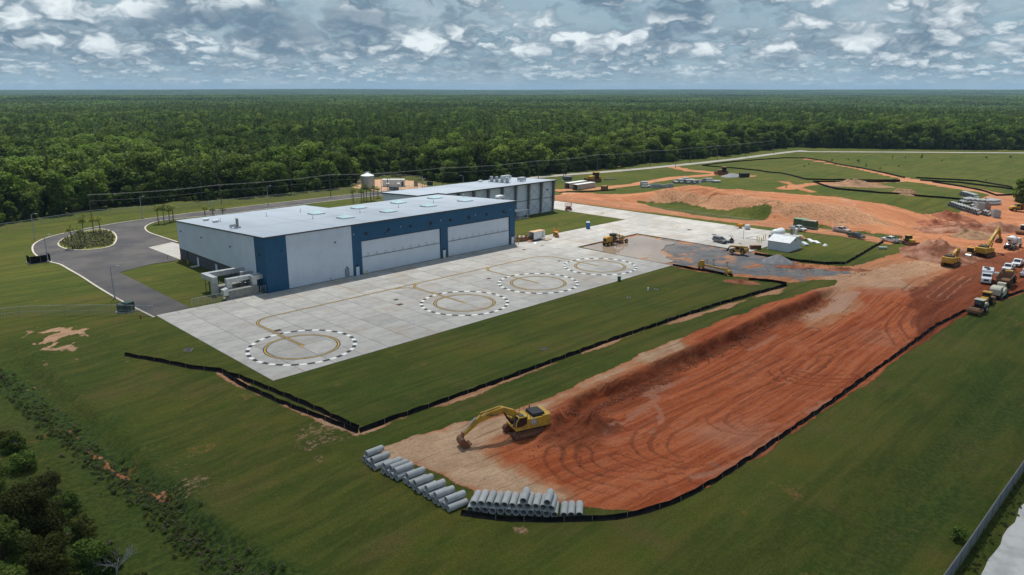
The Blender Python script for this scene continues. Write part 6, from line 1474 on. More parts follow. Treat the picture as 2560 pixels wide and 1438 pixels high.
def pickup(label, p, rz, paint, bed=True, rack=False, name='pickup_truck', cat='pickup'):
    o = thing(name, label, cat, p, rz)
    if bed:
        prof = [(-2.9, .55), (-2.9, 1.12), (-.95, 1.12), (-.95, .55)]
        P(o, 'bed', paint, lambda b: (b.b2(-2.9, -.95, -.95, -.87, .55, 1.15), b.b2(-2.9, -.95, .87, .95, .55, 1.15), b.b2(-2.9, -2.82, -.87, .87, .55, 1.15), b.b2(-2.82, -.95, -.87, .87, .55, .72)), bevel=.02)
        body = [(-.95, .50), (-.95, 1.12), (1.35, 1.12), (2.45, 1.05), (2.75, .92), (2.8, .50)]; cab = [(-.98, 1.12), (-.75, 1.78), (.55, 1.82), (1.35, 1.12)]
    else:
        body = [(-2.5, .48), (-2.5, 1.10), (1.2, 1.10), (2.25, 1.02), (2.5, .85), (2.5, .48)]; cab = [(-2.48, 1.10), (-2.25, 1.72), (.25, 1.78), (1.2, 1.10)]
    P(o, 'body', paint, lambda b: b.prism(body, -.96, .96), bevel=.06)
    c = P(o, 'cab', paint, lambda b: b.prism(cab, -.86, .86), bevel=.08)
    x0, x1 = cab[0][0], cab[3][0]; w = .10
    P(c, 'side_window', M_GLASS, lambda b: [b.prism([(x0+.22, 1.2), (x0+.40, 1.66), ((x0+x1)/2-.25, 1.70), ((x0+x1)/2-.25, 1.2)], s*.875-.005, s*.875+.005) for s in (-1, 1)]+[b.prism([((x0+x1)/2-.12, 1.2), ((x0+x1)/2-.12, 1.70), (cab[2][0]-.02, 1.70), (x1-.22, 1.2)], s*.875-.005, s*.875+.005) for s in (-1, 1)])
    P(c, 'windscreen', M_GLASS, lambda b: b.add([(x1-.06, -.74, 1.19), (x1-.06, .74, 1.19), (cab[2][0]+.07, .70, 1.77), (cab[2][0]+.07, -.70, 1.77)], [(0, 1, 2, 3)]))
    P(c, 'rear_window', M_GLASS, lambda b: b.add([(x0+.03, -.66, 1.26), (x0+.03, .66, 1.26), (cab[1][0]-.03, .62, 1.70), (cab[1][0]-.03, -.62, 1.70)], [(0, 1, 2, 3)]))
    fx = body[-1][0]
    P(o, 'grille', M_DARK, lambda b: b.box((fx, 0, .78), (.06, 1.1, .34))); P(o, 'bumper', M_DARK if not bed else M_GALV, lambda b: (b.box((fx+.03, 0, .52), (.16, 1.8, .2)), b.box((-2.95 if bed else -2.53, 0, .55), (.14, 1.8, .18))))
    for s in (-1, 1):
        P(o, 'headlight', M_LAMP, lambda b: b.box((fx-.06, s*.76, .88), (.12, .32, .2))); P(o, 'tail_light', M_TAIL, lambda b: b.box((-2.9 if bed else -2.5, s*.86, .95), (.06, .14, .34))); P(o, 'mirror', M_DARK, lambda b: b.box((x1-.35, s*1.06, 1.28), (.14, .2, .2)))
        for x in ((-1.95, 1.75) if bed else (-1.55, 1.5)): wheel(o, x, s*.84, .40, .40, .28)
    if rack:
        P(o, 'rack', M_DARK, lambda b: [b.b2(x-.03, x+.03, y-.03, y+.03, 1.1, 2.1) for x in (-2.85, -1.9, -1.0) for y in (-.9, .9)]+[b.b2(-2.88, -.97, y-.03, y+.03, z-.03, z+.03) for y in (-.9, .9) for z in (1.4, 1.75, 2.1)]+[b.b2(x-.03, x+.03, -.9, .9, 2.07, 2.13) for x in (-2.85, -1.9, -1.0)])
    return o
pickup('white pickup nearest the two green containers', at(1996, 577), head((1984, 574), (2012, 580)), M_CARW)
pickup('silver-white pickup on the orange dirt road right of the containers', at(2103, 580), head((2090, 577), (2118, 583)), M_CARS)
pickup('dark slate pickup on the dirt road', at(2140, 595), head((2126, 592), (2154, 598)), M_CARD)
pickup('white pickup with a black cage rack at the end of the dirt road', at(2226, 605), head((2240, 608), (2202, 601)), M_CARW, rack=True)
pickup('white pickup half hidden behind the muddy dump truck', at(2520, 676), head((2526, 672), (2500, 690)), M_CARW)
pickup('white pickup with black bumper near the right edge', at(2543, 664), head((2560, 652), (2530, 673)), M_CARW)
pickup('white pickup cut off by the right edge above the haul road', at(2566, 690), head((2560, 690), (2590, 670)), M_CARW)
s_ = pickup('grey estate car with its tailgate raised on the apron', Vector((*flat(1800, 607), ZS)), head((1783, 602), (1822, 612)), M_CARG, bed=False, name='estate_car', cat='car')
P(s_, 'tailgate', M_CARG, lambda b: b.box((-2.75, 0, 1.95), (.9, 1.5, .06), ry=.25))

def grader():
    o = thing('motor_grader', 'yellow motor grader standing in the flooded recess of the apron', 'grader', Vector((*flat(1536, 609), -.28)), head((1510, 611), (1552, 603)))
    P(o, 'engine_bay', M_CAT, lambda b: b.prism([(-4.2, 1.1), (-4.3, 2.4), (-3.9, 2.75), (-1.6, 2.75), (-1.6, 1.1)], -.75, .75), bevel=.06); P(o, 'rear_grille', M_DARK, lambda b: b.box((-4.28, 0, 1.85), (.06, 1.2, 1.0)))
    c = P(o, 'cab', M_DARK, lambda b: b.prism([(-1.6, 1.3), (-1.55, 3.3), (-.1, 3.3), (.1, 1.9), (-.1, 1.3)], -.72, .72), bevel=.04); P(c, 'cab_glass', M_GLASS, lambda b: (b.b2(-1.45, -.15, -.74, -.73, 1.9, 3.1), b.b2(-1.45, -.15, .73, .74, 1.9, 3.1), b.b2(-.03, .0, -.6, .6, 2.2, 3.15))); P(c, 'roof', M_DARK, lambda b: b.b2(-1.8, .2, -.85, .85, 3.3, 3.42)); P(c, 'antenna', M_DARK, lambda b: b.cyl((-.3, .5, 3.4), (-.3, .5, 4.6), .03, n=5))
    P(o, 'frame', M_CAT, lambda b: b.tube([(-.2, 0, 1.7), (1.6, 0, 2.35), (3.6, 0, 2.2), (4.4, 0, 1.3)], [.24, .24, .22, .2], 8)); P(o, 'front_axle', M_CAT, lambda b: b.box((4.3, 0, .75), (.35, 2.1, .3))); P(o, 'circle', M_MUD, lambda b: b.cyl((1.7, 0, .95), (1.7, 0, 1.1), .8, n=18)); P(o, 'drawbar', M_CAT, lambda b: (b.cyl((4.1, 0, 1.1), (1.7, .7, 1.0), .1, n=6), b.cyl((4.1, 0, 1.1), (1.7, -.7, 1.0), .1, n=6)))
    P(o, 'blade', M_MUD, lambda b: b.box((1.6, 0, .5), (.15, 3.6, .65), rz=.45)); 
    for s in (-1, 1): P(o, 'lift_cylinder', M_DARK, lambda b: b.cyl((1.5, s*.55, 3.0), (1.7, s*.6, 1.0), .09, n=7)); P(o, 'saddle', M_CAT, lambda b: b.box((1.5, s*.35, 2.6), (.35, .3, .7)))
    for s in (-1, 1):
        for x in (-3.4, -1.9, 4.3): wheel(o, x, s*.95, .68, .68, .45, M_CAT)
grader()
def telehandler():
    o = thing('telehandler', 'yellow telehandler on the grey gravel below the estate car', 'telehandler', at(1845, 634), head((1868, 636), (1820, 630)))
    P(o, 'chassis', M_DARK, lambda b: b.b2(-2.3, 2.2, -.75, .75, .6, 1.15), bevel=.05); P(o, 'engine_pod', M_ORG if False else M_CAT, lambda b: b.b2(-1.4, 1.1, -1.15, -.4, .7, 1.75), bevel=.06); c = P(o, 'cab', M_CAT, lambda b: b.prism([(-.8, .8), (-.75, 2.35), (.5, 2.35), (.75, 1.6), (.75, .8)], .35, 1.15), bevel=.05); P(c, 'cab_glass', M_GLASS, lambda b: (b.b2(-.65, .45, 1.155, 1.17, 1.35, 2.25), b.b2(.62, .64, .45, 1.05, 1.5, 2.2)))
    P(o, 'boom', M_CAT, lambda b: b.prism([(-2.6, 1.7), (-2.6, 2.3), (2.2, 2.15), (2.9, 1.5), (2.7, 1.2), (2.0, 1.7)], -.32, .26), bevel=.04); P(o, 'rear_weight', M_CAT, lambda b: b.b2(-2.75, -2.2, -.85, .85, .7, 1.8), bevel=.08); P(o, 'fork_carriage', M_DARK, lambda b: b.b2(2.9, 3.05, -.7, .7, .35, 1.2)); P(o, 'fork', M_DARK, lambda b: [b.b2(3.05, 4.2, y-.07, y+.07, .35, .43) for y in (-.4, .4)]); P(o, 'boom_ram', M_CHROME, lambda b: b.cyl((-.4, -.03, 1.2), (1.4, -.03, 1.75), .08, n=7))
    for s in (-1, 1):
        for x in (-1.55, 1.55): wheel(o, x, s*.95, .62, .62, .42, M_CAT)
telehandler()
def roller(label, qx, qy, to, paint=M_CREAM, sc=1.0, dz=0):
    o = thing('soil_compactor', label, 'roller', at(qx, qy), head((qx, qy), to)); o.scale = (sc,)*3
    P(o, 'drum', M_MUD, lambda b: b.cyl((1.9, -1.05, .75), (1.9, 1.05, .75), .75, n=28), smooth=True); P(o, 'drum_frame', M_BROWN, lambda b: (b.b2(.8, 2.8, -1.28, -1.1, .6, 1.1), b.b2(.8, 2.8, 1.1, 1.28, .6, 1.1), b.b2(2.75, 2.95, -1.28, 1.28, .6, 1.1), b.b2(.6, .85, -1.28, 1.28, .6, 1.2)), bevel=.03)
    P(o, 'engine_hood', paint, lambda b: b.prism([(-2.9, 1.0), (-2.95, 1.7), (-2.5, 1.95), (-1.0, 1.95), (-1.0, 1.0)], -.8, .8), bevel=.07); c = P(o, 'cab', M_DARK, lambda b: b.prism([(-1.0, 1.1), (-.95, 2.75), (.35, 2.75), (.5, 1.9), (.3, 1.1)], -.75, .75), bevel=.04); P(c, 'roof', paint, lambda b: b.b2(-1.2, .6, -.95, .95, 2.75, 2.9), bevel=.05); P(c, 'cab_glass', M_GLASS, lambda b: (b.add([(.52, -.6, 1.92), (.52, .6, 1.92), (.40, .6, 2.65), (.40, -.6, 2.65)], [(0, 1, 2, 3)]), b.b2(-.85, .3, -.77, -.76, 1.7, 2.6), b.b2(-.85, .3, .76, .77, 1.7, 2.6)))
    P(o, 'platform', M_DARK, lambda b: b.b2(-1.0, .6, -.8, .8, .8, 1.1))
    for s in (-1, 1): wheel(o, -1.7, s*.8, .74, .74, .55, paint)
    return o
roller('soil compactor with cream canopy at the head of the parked line', 2444, 782, (2428, 790)); roller('orange-drummed compactor cut off by the right edge', 2556, 585, (2540, 590), M_CREAM)
def tractor(label, qx, qy, to, paint, name='wheel_tractor', rear=M_MUD):
    o = thing(name, label, 'tractor', at(qx, qy), head((qx, qy), to)); P(o, 'bonnet', paint, lambda b: b.prism([(.3, .9), (.3, 1.9), (2.0, 1.75), (2.3, 1.2), (2.3, .9)], -.65, .65), bevel=.07); P(o, 'grille', M_DARK, lambda b: b.box((2.31, 0, 1.25), (.06, 1.0, .6)))
    c = P(o, 'cab', M_DARK, lambda b: b.prism([(-1.2, 1.0), (-1.1, 2.7), (.2, 2.7), (.35, 1.8), (.3, 1.0)], -.72, .72), bevel=.04); P(c, 'roof', paint, lambda b: b.b2(-1.3, .4, -.85, .85, 2.7, 2.86), bevel=.04); P(c, 'cab_glass', M_GLASS, lambda b: (b.b2(-1.0, .15, -.74, -.73, 1.6, 2.6), b.b2(-1.0, .15, .73, .74, 1.6, 2.6), b.b2(.32, .34, -.6, .6, 1.8, 2.6)))
    P(o, 'rear_frame', paint, lambda b: b.b2(-2.4, -1.2, -.7, .7, .7, 1.6), bevel=.05); P(o, 'implement', rear, lambda b: (b.cyl((-3.1, -1.0, .75), (-3.1, 1.0, .75), .72, n=20), b.b2(-3.0, -2.3, -1.1, -.95, .6, 1.0), b.b2(-3.0, -2.3, .95, 1.1, .6, 1.0)))
    for s in (-1, 1): wheel(o, -1.3, s*.95, .78, .78, .5, paint); wheel(o, 1.5, s*.85, .6, .6, .42, paint)
tractor('dark-cabbed yellow compactor parked behind the ochre excavator', 2424, 643, (2440, 634), M_CAT, 'padfoot_compactor', M_GALV)
tractor('black-cabbed tractor second in the parked line behind the cream canopy', 2462, 762, (2446, 772), M_CAT)
def reclaimer():
    o = thing('soil_reclaimer', 'cream soil reclaimer third in the parked line by the silt fence', 'reclaimer', at(2494, 742), head((2480, 750), (2500, 736)))
    P(o, 'engine_house', M_CREAM, lambda b: b.prism([(-3.4, 1.0), (-3.5, 2.3), (-3.1, 2.75), (-.8, 2.75), (-.8, 1.0)], -1.05, 1.05), bevel=.07); P(o, 'mixing_drum', M_CREAM, lambda b: b.prism([(-.9, .4), (-.9, 1.6), (-.2, 2.1), (1.2, 2.1), (1.7, 1.5), (1.7, .4)], -1.25, 1.25), bevel=.05); c = P(o, 'cab', M_CREAM, lambda b: b.prism([(1.3, 1.3), (1.35, 2.9), (2.6, 2.9), (2.85, 2.1), (2.8, 1.3)], -.8, .8), bevel=.05); P(c, 'cab_glass', M_GLASS, lambda b: (b.b2(1.5, 2.5, -.82, -.81, 1.9, 2.75), b.b2(1.5, 2.5, .81, .82, 1.9, 2.75), b.b2(2.82, 2.84, -.65, .65, 2.1, 2.6)))
    for k in range(4): P(o, 'louvre', M_DARK, lambda b: b.b2(-3.0, -1.6, -1.08, -1.05, 1.3+.3*k, 1.42+.3*k))
    P(o, 'front_frame', M_DARK, lambda b: b.b2(1.7, 3.9, -.6, .6, .7, 1.3))
    for s in (-1, 1): wheel(o, -2.4, s*1.1, .75, .75, .5, M_CREAM); wheel(o, 3.3, s*1.0, .7, .7, .45, M_CREAM)
reclaimer()
def dozer(label, qx, qy, to, sc=1.0, paint=M_CAT):
    o = thing('bulldozer', label, 'bulldozer', at(qx, qy), head((qx, qy), to)); o.scale = (sc,)*3; crawler(o, 3.2, 2.0, .55, .95)
    P(o, 'bonnet', paint, lambda b: b.prism([(.2, .8), (.2, 1.9), (1.9, 1.75), (1.95, .8)], -.6, .6), bevel=.06); c = P(o, 'cab', M_DARK, lambda b: b.prism([(-1.2, .9), (-1.15, 2.7), (.1, 2.7), (.3, 1.8), (.3, .9)], -.75, .75), bevel=.04); P(c, 'roof', paint, lambda b: b.b2(-1.3, .3, -.88, .88, 2.7, 2.85), bevel=.04); P(c, 'cab_glass', M_GLASS, lambda b: (b.b2(-1.0, .1, -.77, -.76, 1.5, 2.6), b.b2(-1.0, .1, .76, .77, 1.5, 2.6)))
    P(o, 'fuel_tank', paint, lambda b: b.b2(-1.9, -1.2, -.7, .7, .8, 1.6), bevel=.05); bl = P(o, 'blade', M_MUD, lambda b: b.prism([(2.4, .1), (2.55, .35), (2.45, .8), (2.6, 1.2), (2.7, 1.2), (2.6, .75), (2.7, .1)], -1.5, 1.5)); P(bl, 'push_arm', M_MUD, lambda b: [b.b2(.0, 2.45, y-.09, y+.09, .4, .6) for y in (-1.35, 1.35)])
dozer('small yellow bulldozer with canopy at the end of the dirt road', 2272, 612, (2292, 618)); 
def dump_truck(label, qx, qy, to, tip=0.0, bedmat=M_BROWN, sc=1.0):
    o = thing('articulated_dump_truck', label, 'dump truck', at(qx, qy), head((qx, qy), to)); o.scale = (sc,)*3
    P(o, 'bonnet', M_CAT, lambda b: b.prism([(3.3, 1.1), (3.3, 2.2), (4.9, 1.9), (5.1, 1.1)], -1.1, 1.1), bevel=.08); c = P(o, 'cab', M_CAT, lambda b: b.prism([(1.7, 1.3), (1.75, 3.1), (3.0, 3.1), (3.35, 2.2), (3.3, 1.3)], -.85, .85), bevel=.06); P(c, 'cab_glass', M_GLASS, lambda b: (b.b2(1.95, 2.95, -.87, -.86, 2.1, 2.95), b.b2(1.95, 2.95, .86, .87, 2.1, 2.95), b.add([(3.38, -.7, 2.22), (3.38, .7, 2.22), (3.05, .7, 3.0), (3.05, -.7, 3.0)], [(0, 1, 2, 3)])))
    P(o, 'chassis', M_DARK, lambda b: (b.b2(-4.2, 1.4, -.5, .5, .8, 1.2), b.b2(1.0, 4.8, -.8, .8, .7, 1.3)))
    bd = MB(); bd.prism([(-4.9, 1.9), (-4.3, 1.25), (1.0, 1.25), (1.45, 2.9), (1.3, 2.9), (.85, 1.45), (-4.2, 1.45), (-4.8, 2.1)], -1.2, 1.2)
    for s in (-1, 1): bd.add([(-4.9, s*1.2, 1.9), (-4.3, s*1.2, 1.25), (1.0, s*1.2, 1.25), (1.45, s*1.55, 2.9), (-5.0, s*1.55, 2.6)], [(0, 1, 2, 3, 4)]); bd.add([(-4.8, s*1.14, 1.95), (-4.2, s*1.14, 1.45), (.9, s*1.14, 1.45), (1.35, s*1.45, 2.9), (-5.0, s*1.45, 2.6)], [(0, 1, 2, 3, 4)]); bd.box((-1.8, s*1.5, 2.78), (6.4, .14, .14), ry=-.045)
    b_ = bd.build('bed', bedmat, o); P(b_, 'rib', bedmat, lambda b: [b.box((-3.4+1.1*k, s*1.40, 2.0), (.14, .12, 1.35), rx=-s*.2) for k in range(4) for s in (-1, 1)]); P(o, 'exhaust', M_DARK, lambda b: b.cyl((1.6, -.95, 1.8), (1.6, -.95, 3.3), .09, n=7))
    for s in (-1, 1):
        for x in (-3.3, -1.5, 3.9): wheel(o, x, s*1.15, .85, .85, .6, M_CAT)
        P(o, 'mirror', M_DARK, lambda b: b.box((3.3, s*1.25, 2.6), (.12, .3, .4)))
dump_truck('muddy dump truck seen from behind with its empty bed', 2514, 712, (2535, 690), 0, M_MUD); dump_truck('dump truck with yellow cab and rust-coloured bed at the right edge', 2560, 530, (2525, 526), 0, M_BROWN, 1.0)
def mixer():
    o = thing('concrete_mixer_truck', 'white concrete mixer truck on the haul road by the raised excavator', 'mixer truck', at(2530, 620), head((2512, 624), (2550, 610)))
    P(o, 'chassis', M_DARK, lambda b: b.b2(-4.0, 4.2, -.45, .45, .7, 1.05)); c = P(o, 'cab', M_CARW, lambda b: b.prism([(1.9, .9), (1.95, 2.8), (3.1, 2.8), (3.35, 2.0), (4.5, 1.8), (4.6, .9)], -1.1, 1.1), bevel=.08); P(c, 'cab_glass', M_GLASS, lambda b: (b.b2(2.2, 3.0, -1.12, -1.11, 1.9, 2.6), b.b2(2.2, 3.0, 1.11, 1.12, 1.9, 2.6), b.add([(3.38, -.95, 2.05), (3.38, .95, 2.05), (3.15, .95, 2.72), (3.15, -.95, 2.72)], [(0, 1, 2, 3)])))
    d = MB().lathe([(.01, -3.6), (.55, -3.6), (.75, -3.2), (1.25, -1.6), (1.3, -.4), (.95, 1.1), (.4, 1.5), (.01, 1.5)], (0, 0, 0), 24, 'x').build('drum', M_CARW, o, smooth=True); d.location = (0, 0, 2.35); d.rotation_euler = (0, R(10), 0); P(d, 'stripe', M_REDP, lambda b: b.lathe([(1.318, -1.0), (1.318, -.7)], (0, 0, 0), 24, 'x')); P(d, 'drum_mouth', M_DARK, lambda b: b.cyl((-3.64, 0, 0), (-3.61, 0, 0), .5, n=16))
    P(o, 'hopper', M_CARW, lambda b: b.box((-3.5, 0, 3.3), (.9, 1.2, .7), tx=1.3, ty=1.2)); P(o, 'chute', M_GALV, lambda b: b.box((-4.2, 0, 1.7), (.8, .6, .25), ry=-.5)); P(o, 'fender', M_CARW, lambda b: [b.b2(-3.6, 1.4, s*1.15-.2, s*1.15+.2, 1.15, 1.3) for s in (-1, 1)]); P(o, 'rear_frame', M_CARW, lambda b: [b.b2(-3.6, -3.4, s*.8-.08, s*.8+.08, 1.0, 3.0) for s in (-1, 1)])
    for s in (-1, 1):
        for x in (-3.0, -1.8, -.6, 3.7): wheel(o, x, s*.95, .52, .52, .45, M_CARW)
mixer()
def service_truck():
    o = thing('service_truck', 'white box-bodied service truck facing the camera on the haul road', 'truck', at(2465, 704), head((2465, 690), (2461, 712)))
    P(o, 'chassis', M_DARK, lambda b: b.b2(-3.6, 3.2, -.45, .45, .55, .9)); P(o, 'box_body', M_CARW, lambda b: b.b2(-3.7, .7, -1.2, 1.2, .9, 2.9), bevel=.05); c = P(o, 'cab', M_CARW, lambda b: b.prism([(.75, .7), (.8, 2.35), (1.75, 2.35), (2.15, 1.6), (3.2, 1.4), (3.35, .7)], -1.05, 1.05), bevel=.10); P(c, 'windscreen', M_GLASS, lambda b: b.add([(2.14, -.9, 1.68), (2.14, .9, 1.68), (1.82, .85, 2.28), (1.82, -.85, 2.28)], [(0, 1, 2, 3)])); P(c, 'side_window', M_GLASS, lambda b: [b.b2(1.0, 1.7, s*1.06-.006, s*1.06+.006, 1.6, 2.2) for s in (-1, 1)]); P(c, 'grille', M_DARK, lambda b: b.box((3.34, 0, 1.0), (.06, 1.0, .4)))
    P(o, 'bumper', M_CARW, lambda b: b.box((3.42, 0, .6), (.2, 2.1, .28))); P(o, 'roof_rack', M_DARK, lambda b: (b.box((-.8, .1, 2.98), (1.6, .8, .12)), b.box((-2.2, -.3, 3.0), (.9, 1.1, .15)))); P(o, 'side_awning', M_GALV, lambda b: b.box((-1.2, 1.8, 2.2), (2.0, 1.1, .06)))
    for s in (-1, 1):
        P(o, 'headlight', M_LAMP, lambda b: b.box((3.30, s*.78, 1.0), (.12, .3, .24))); P(o, 'marker_light', M_TAIL, lambda b: b.box((3.5, s*.6, .62), (.06, .2, .12)))
        for x in (-2.2, 2.4): wheel(o, x, s*.95, .5, .5, .35, M_CARW)
service_truck()
def crew_person():
    o = thing('person', 'person in a yellow hi-vis vest standing inside the trailer doorway', 'person', Vector((*flat(1329, 597), .75)), R(200)); me = bpy.data.meshes.new('body')
    V = [(0, 0, .92), (0, 0, 1.15), (0, 0, 1.42), (0, 0, 1.54), (0, .0, 1.70), (0, .10, .88), (.02, .12, .48), (0, .13, .06), (.12, .13, .03), (0, -.10, .88), (.03, -.12, .48), (0, -.13, .06), (.12, -.13, .03), (0, .20, 1.40), (.05, .26, 1.12), (.18, .22, .92), (0, -.20, 1.40), (.08, -.26, 1.12), (.22, -.20, .95)]
    E = [(0, 1), (1, 2), (2, 3), (3, 4), (0, 5), (5, 6), (6, 7), (7, 8), (0, 9), (9, 10), (10, 11), (11, 12), (2, 13), (13, 14), (14, 15), (2, 16), (16, 17), (17, 18)]
    me.from_pydata(V, E, []); b = bpy.data.objects.new('body', me); COL.objects.link(b); b.parent = o; b.modifiers.new('s', 'SKIN'); b.modifiers.new('d', 'SUBSURF').levels = 1
    rad = [.15, .16, .17, .06, .11, .09, .07, .05, .045, .09, .07, .05, .045, .07, .05, .04, .07, .05, .04]
    for i, r in enumerate(rad): me.skin_vertices[0].data[i].radius = (r, r*1.05)
    me.skin_vertices[0].data[0].use_root = True; me.materials.append(pmat('work trousers', (.03, .035, .05), None, rough=.9))
    P(o, 'vest', pmat('hi-vis yellow', (.55, .62, .03), None, rough=.8), lambda m: m.lathe([(.17, .95), (.20, 1.15), (.21, 1.38), (.11, 1.50)], n=14)); P(o, 'hard_hat', M_WHITEP, lambda m: m.lathe([(.15, 1.72), (.125, 1.74), (.10, 1.82), (.01, 1.86)], n=12)); P(o, 'face', pmat('skin', (.30, .18, .12), None, rough=.7), lambda m: m.box((.06, 0, 1.65), (.12, .15, .16)), bevel=.03)
def cargo_trailer():
    x, y = flat(1342, 600); o = thing('cargo_trailer', 'white enclosed cargo trailer with open end on the court grass', 'trailer', (x, y, 0), head((1328, 601), (1356, 595)))
    P(o, 'wall', M_CARW, lambda b: (b.b2(-2.6, 2.6, -1.1, -1.05, .55, 2.75), b.b2(-2.6, 2.6, 1.05, 1.1, .55, 2.75), b.b2(2.55, 2.6, -1.05, 1.05, .55, 2.75))); P(o, 'roof', pmat('rust-stained roof', (.45, .27, .15), (.55, .42, .30), 1, .8), lambda b: b.b2(-2.65, 2.65, -1.12, 1.12, 2.75, 2.85)); P(o, 'floor', M_BROWN, lambda b: b.b2(-2.6, 2.55, -1.05, 1.05, .55, .66)); P(o, 'ramp', M_BROWN, lambda b: b.box((-3.5, 0, .32), (1.9, 2.0, .08), ry=-.3)); P(o, 'side_door', M_GALV, lambda b: b.b2(1.1, 1.9, -1.13, -1.11, .7, 2.5)); P(o, 'hitch', M_DARK, lambda b: b.b2(2.6, 3.7, -.08, .08, .45, .55))
    for s in (-1, 1):
        for xx in (-.4, .5): wheel(o, xx, s*1.0, .36, .36, .24)
cargo_trailer(); crew_person()
def skip():
    x, y = flat(1302, 603); o = thing('skip', 'rust brown open skip full of debris beside the hangar corner', 'skip', (x, y, 0), head((1290, 600), (1316, 597)))
    P(o, 'tub', M_BROWN, lambda b: (b.prism([(-3.0, 1.4), (-2.6, .15), (2.6, .15), (3.0, 1.4), (2.85, 1.4), (2.5, .3), (-2.5, .3), (-2.85, 1.4)], -1.1, 1.1), b.prism([(-3.0, 1.4), (-2.6, .15), (2.6, .15), (3.0, 1.4)], -1.16, -1.1), b.prism([(-3.0, 1.4), (-2.6, .15), (2.6, .15), (3.0, 1.4)], 1.1, 1.16))); P(o, 'rib', M_BROWN, lambda b: [b.box((-2.1+.85*k, s*1.2, .8), (.12, .1, 1.2)) for k in range(6) for s in (-1, 1)]); P(o, 'debris', pmat('mixed debris', (.42, .36, .28), (.22, .17, .13), 2, .9), lambda b: [b.box((random.uniform(-2.2, 2.2), random.uniform(-.8, .8), random.uniform(.8, 1.6)), (random.uniform(.4, 1.4), random.uniform(.3, .8), .25), rz=random.uniform(0, 3), ry=random.uniform(-.5, .5)) for k in range(16)])
skip()
def scissor(label, qx, qy, rz, paint, h=1.5):
    x, y = flat(qx, qy); o = thing('scissor_lift', label, 'scissor lift', (x, y, ZS), rz); P(o, 'base', paint, lambda b: b.b2(-1.3, 1.3, -.6, .6, .25, .75), bevel=.04); P(o, 'scissor_stack', M_DARK, lambda b: [b.box((0, s*.35, .82+.14*k), (2.2, .08, .1), ry=(.10 if k % 2 else -.10)) for k in range(5) for s in (-1, 1)]); P(o, 'platform', paint, lambda b: b.b2(-1.3, 1.3, -.6, .6, h-.05, h+.05))
    P(o, 'guard_rail', paint, lambda b: [b.cyl((xx, yy, h), (xx, yy, h+1.1), .035, n=5) for xx in (-1.25, -.4, .45, 1.25) for yy in (-.57, .57)]+[b.b2(-1.28, 1.28, yy-.03, yy+.03, z-.03, z+.03) for yy in (-.57, .57) for z in (h+.55, h+1.1)]+[b.b2(xx-.03, xx+.03, -.57, .57, z-.03, z+.03) for xx in (-1.25, 1.25) for z in (h+.55, h+1.1)]); P(o, 'control_box', M_DARK, lambda b: b.box((1.0, -.4, h+1.0), (.3, .25, .3)))
    for s in (-1, 1):
        for xx in (-.95, .95): wheel(o, xx, s*.55, .24, .24, .18, M_WHITEP)
scissor('orange scissor lift on the apron edge beside the trailer', 1390, 592, R(60), M_ORG); scissor('red and white scissor lift on the taxiway beyond the rear hangar', 1421, 526, R(-35), M_REDP)
def toilet():
    x, y = flat(1470, 572); o = thing('portable_toilet', 'blue portable toilet at the corner of the court grass', 'toilet', (x, y, ZS), R(-40)); B = pmat('blue plastic', (.02, .16, .42), (.02, .13, .34), 1, .5); P(o, 'cabin', B, lambda b: b.b2(-.58, .58, -.58, .58, .1, 2.1), bevel=.04); P(o, 'roof', M_WHITEP, lambda b: b.box((0, 0, 2.2), (1.26, 1.26, .22), tx=.7, ty=.7)); P(o, 'door', pmat('maroon door', (.10, .03, .04), (.2, .12, .12), 3, .6), lambda b: b.b2(-.62, -.585, -.42, .42, .2, 2.0)); P(o, 'skid', M_DARK, lambda b: b.b2(-.62, .62, -.62, .62, 0, .1)); P(o, 'vent', M_WHITEP, lambda b: b.cyl((.4, .4, 2.1), (.4, .4, 2.7), .05, n=6))
toilet()
x, y = flat(1366, 600); o = thing('timber_pallet', 'flat stack of pale timber lying between trailer and orange lift', 'timber', (x, y, ZS), R(15))
for k in range(7): P(o, 'plank', M_STAKE, lambda b: b.b2(-1.6, 1.6, -1.1+.33*k, -.86+.33*k, .12, .2))
for k in (-1.3, 0, 1.3): P(o, 'bearer', M_STAKE, lambda b: b.b2(k-.06, k+.06, -1.1, 1.2, 0, .12))
x, y = flat(1310, 0) if False else flat(1338, 608); o = tag(MB().box((0, 0, .012), (3.2, .7, .02), rz=R(40)).build('white_board', M_WHITEP), 'flat white board lying on the apron in front of the trailer', 'board'); o.location = (x, y, ZS+.01)
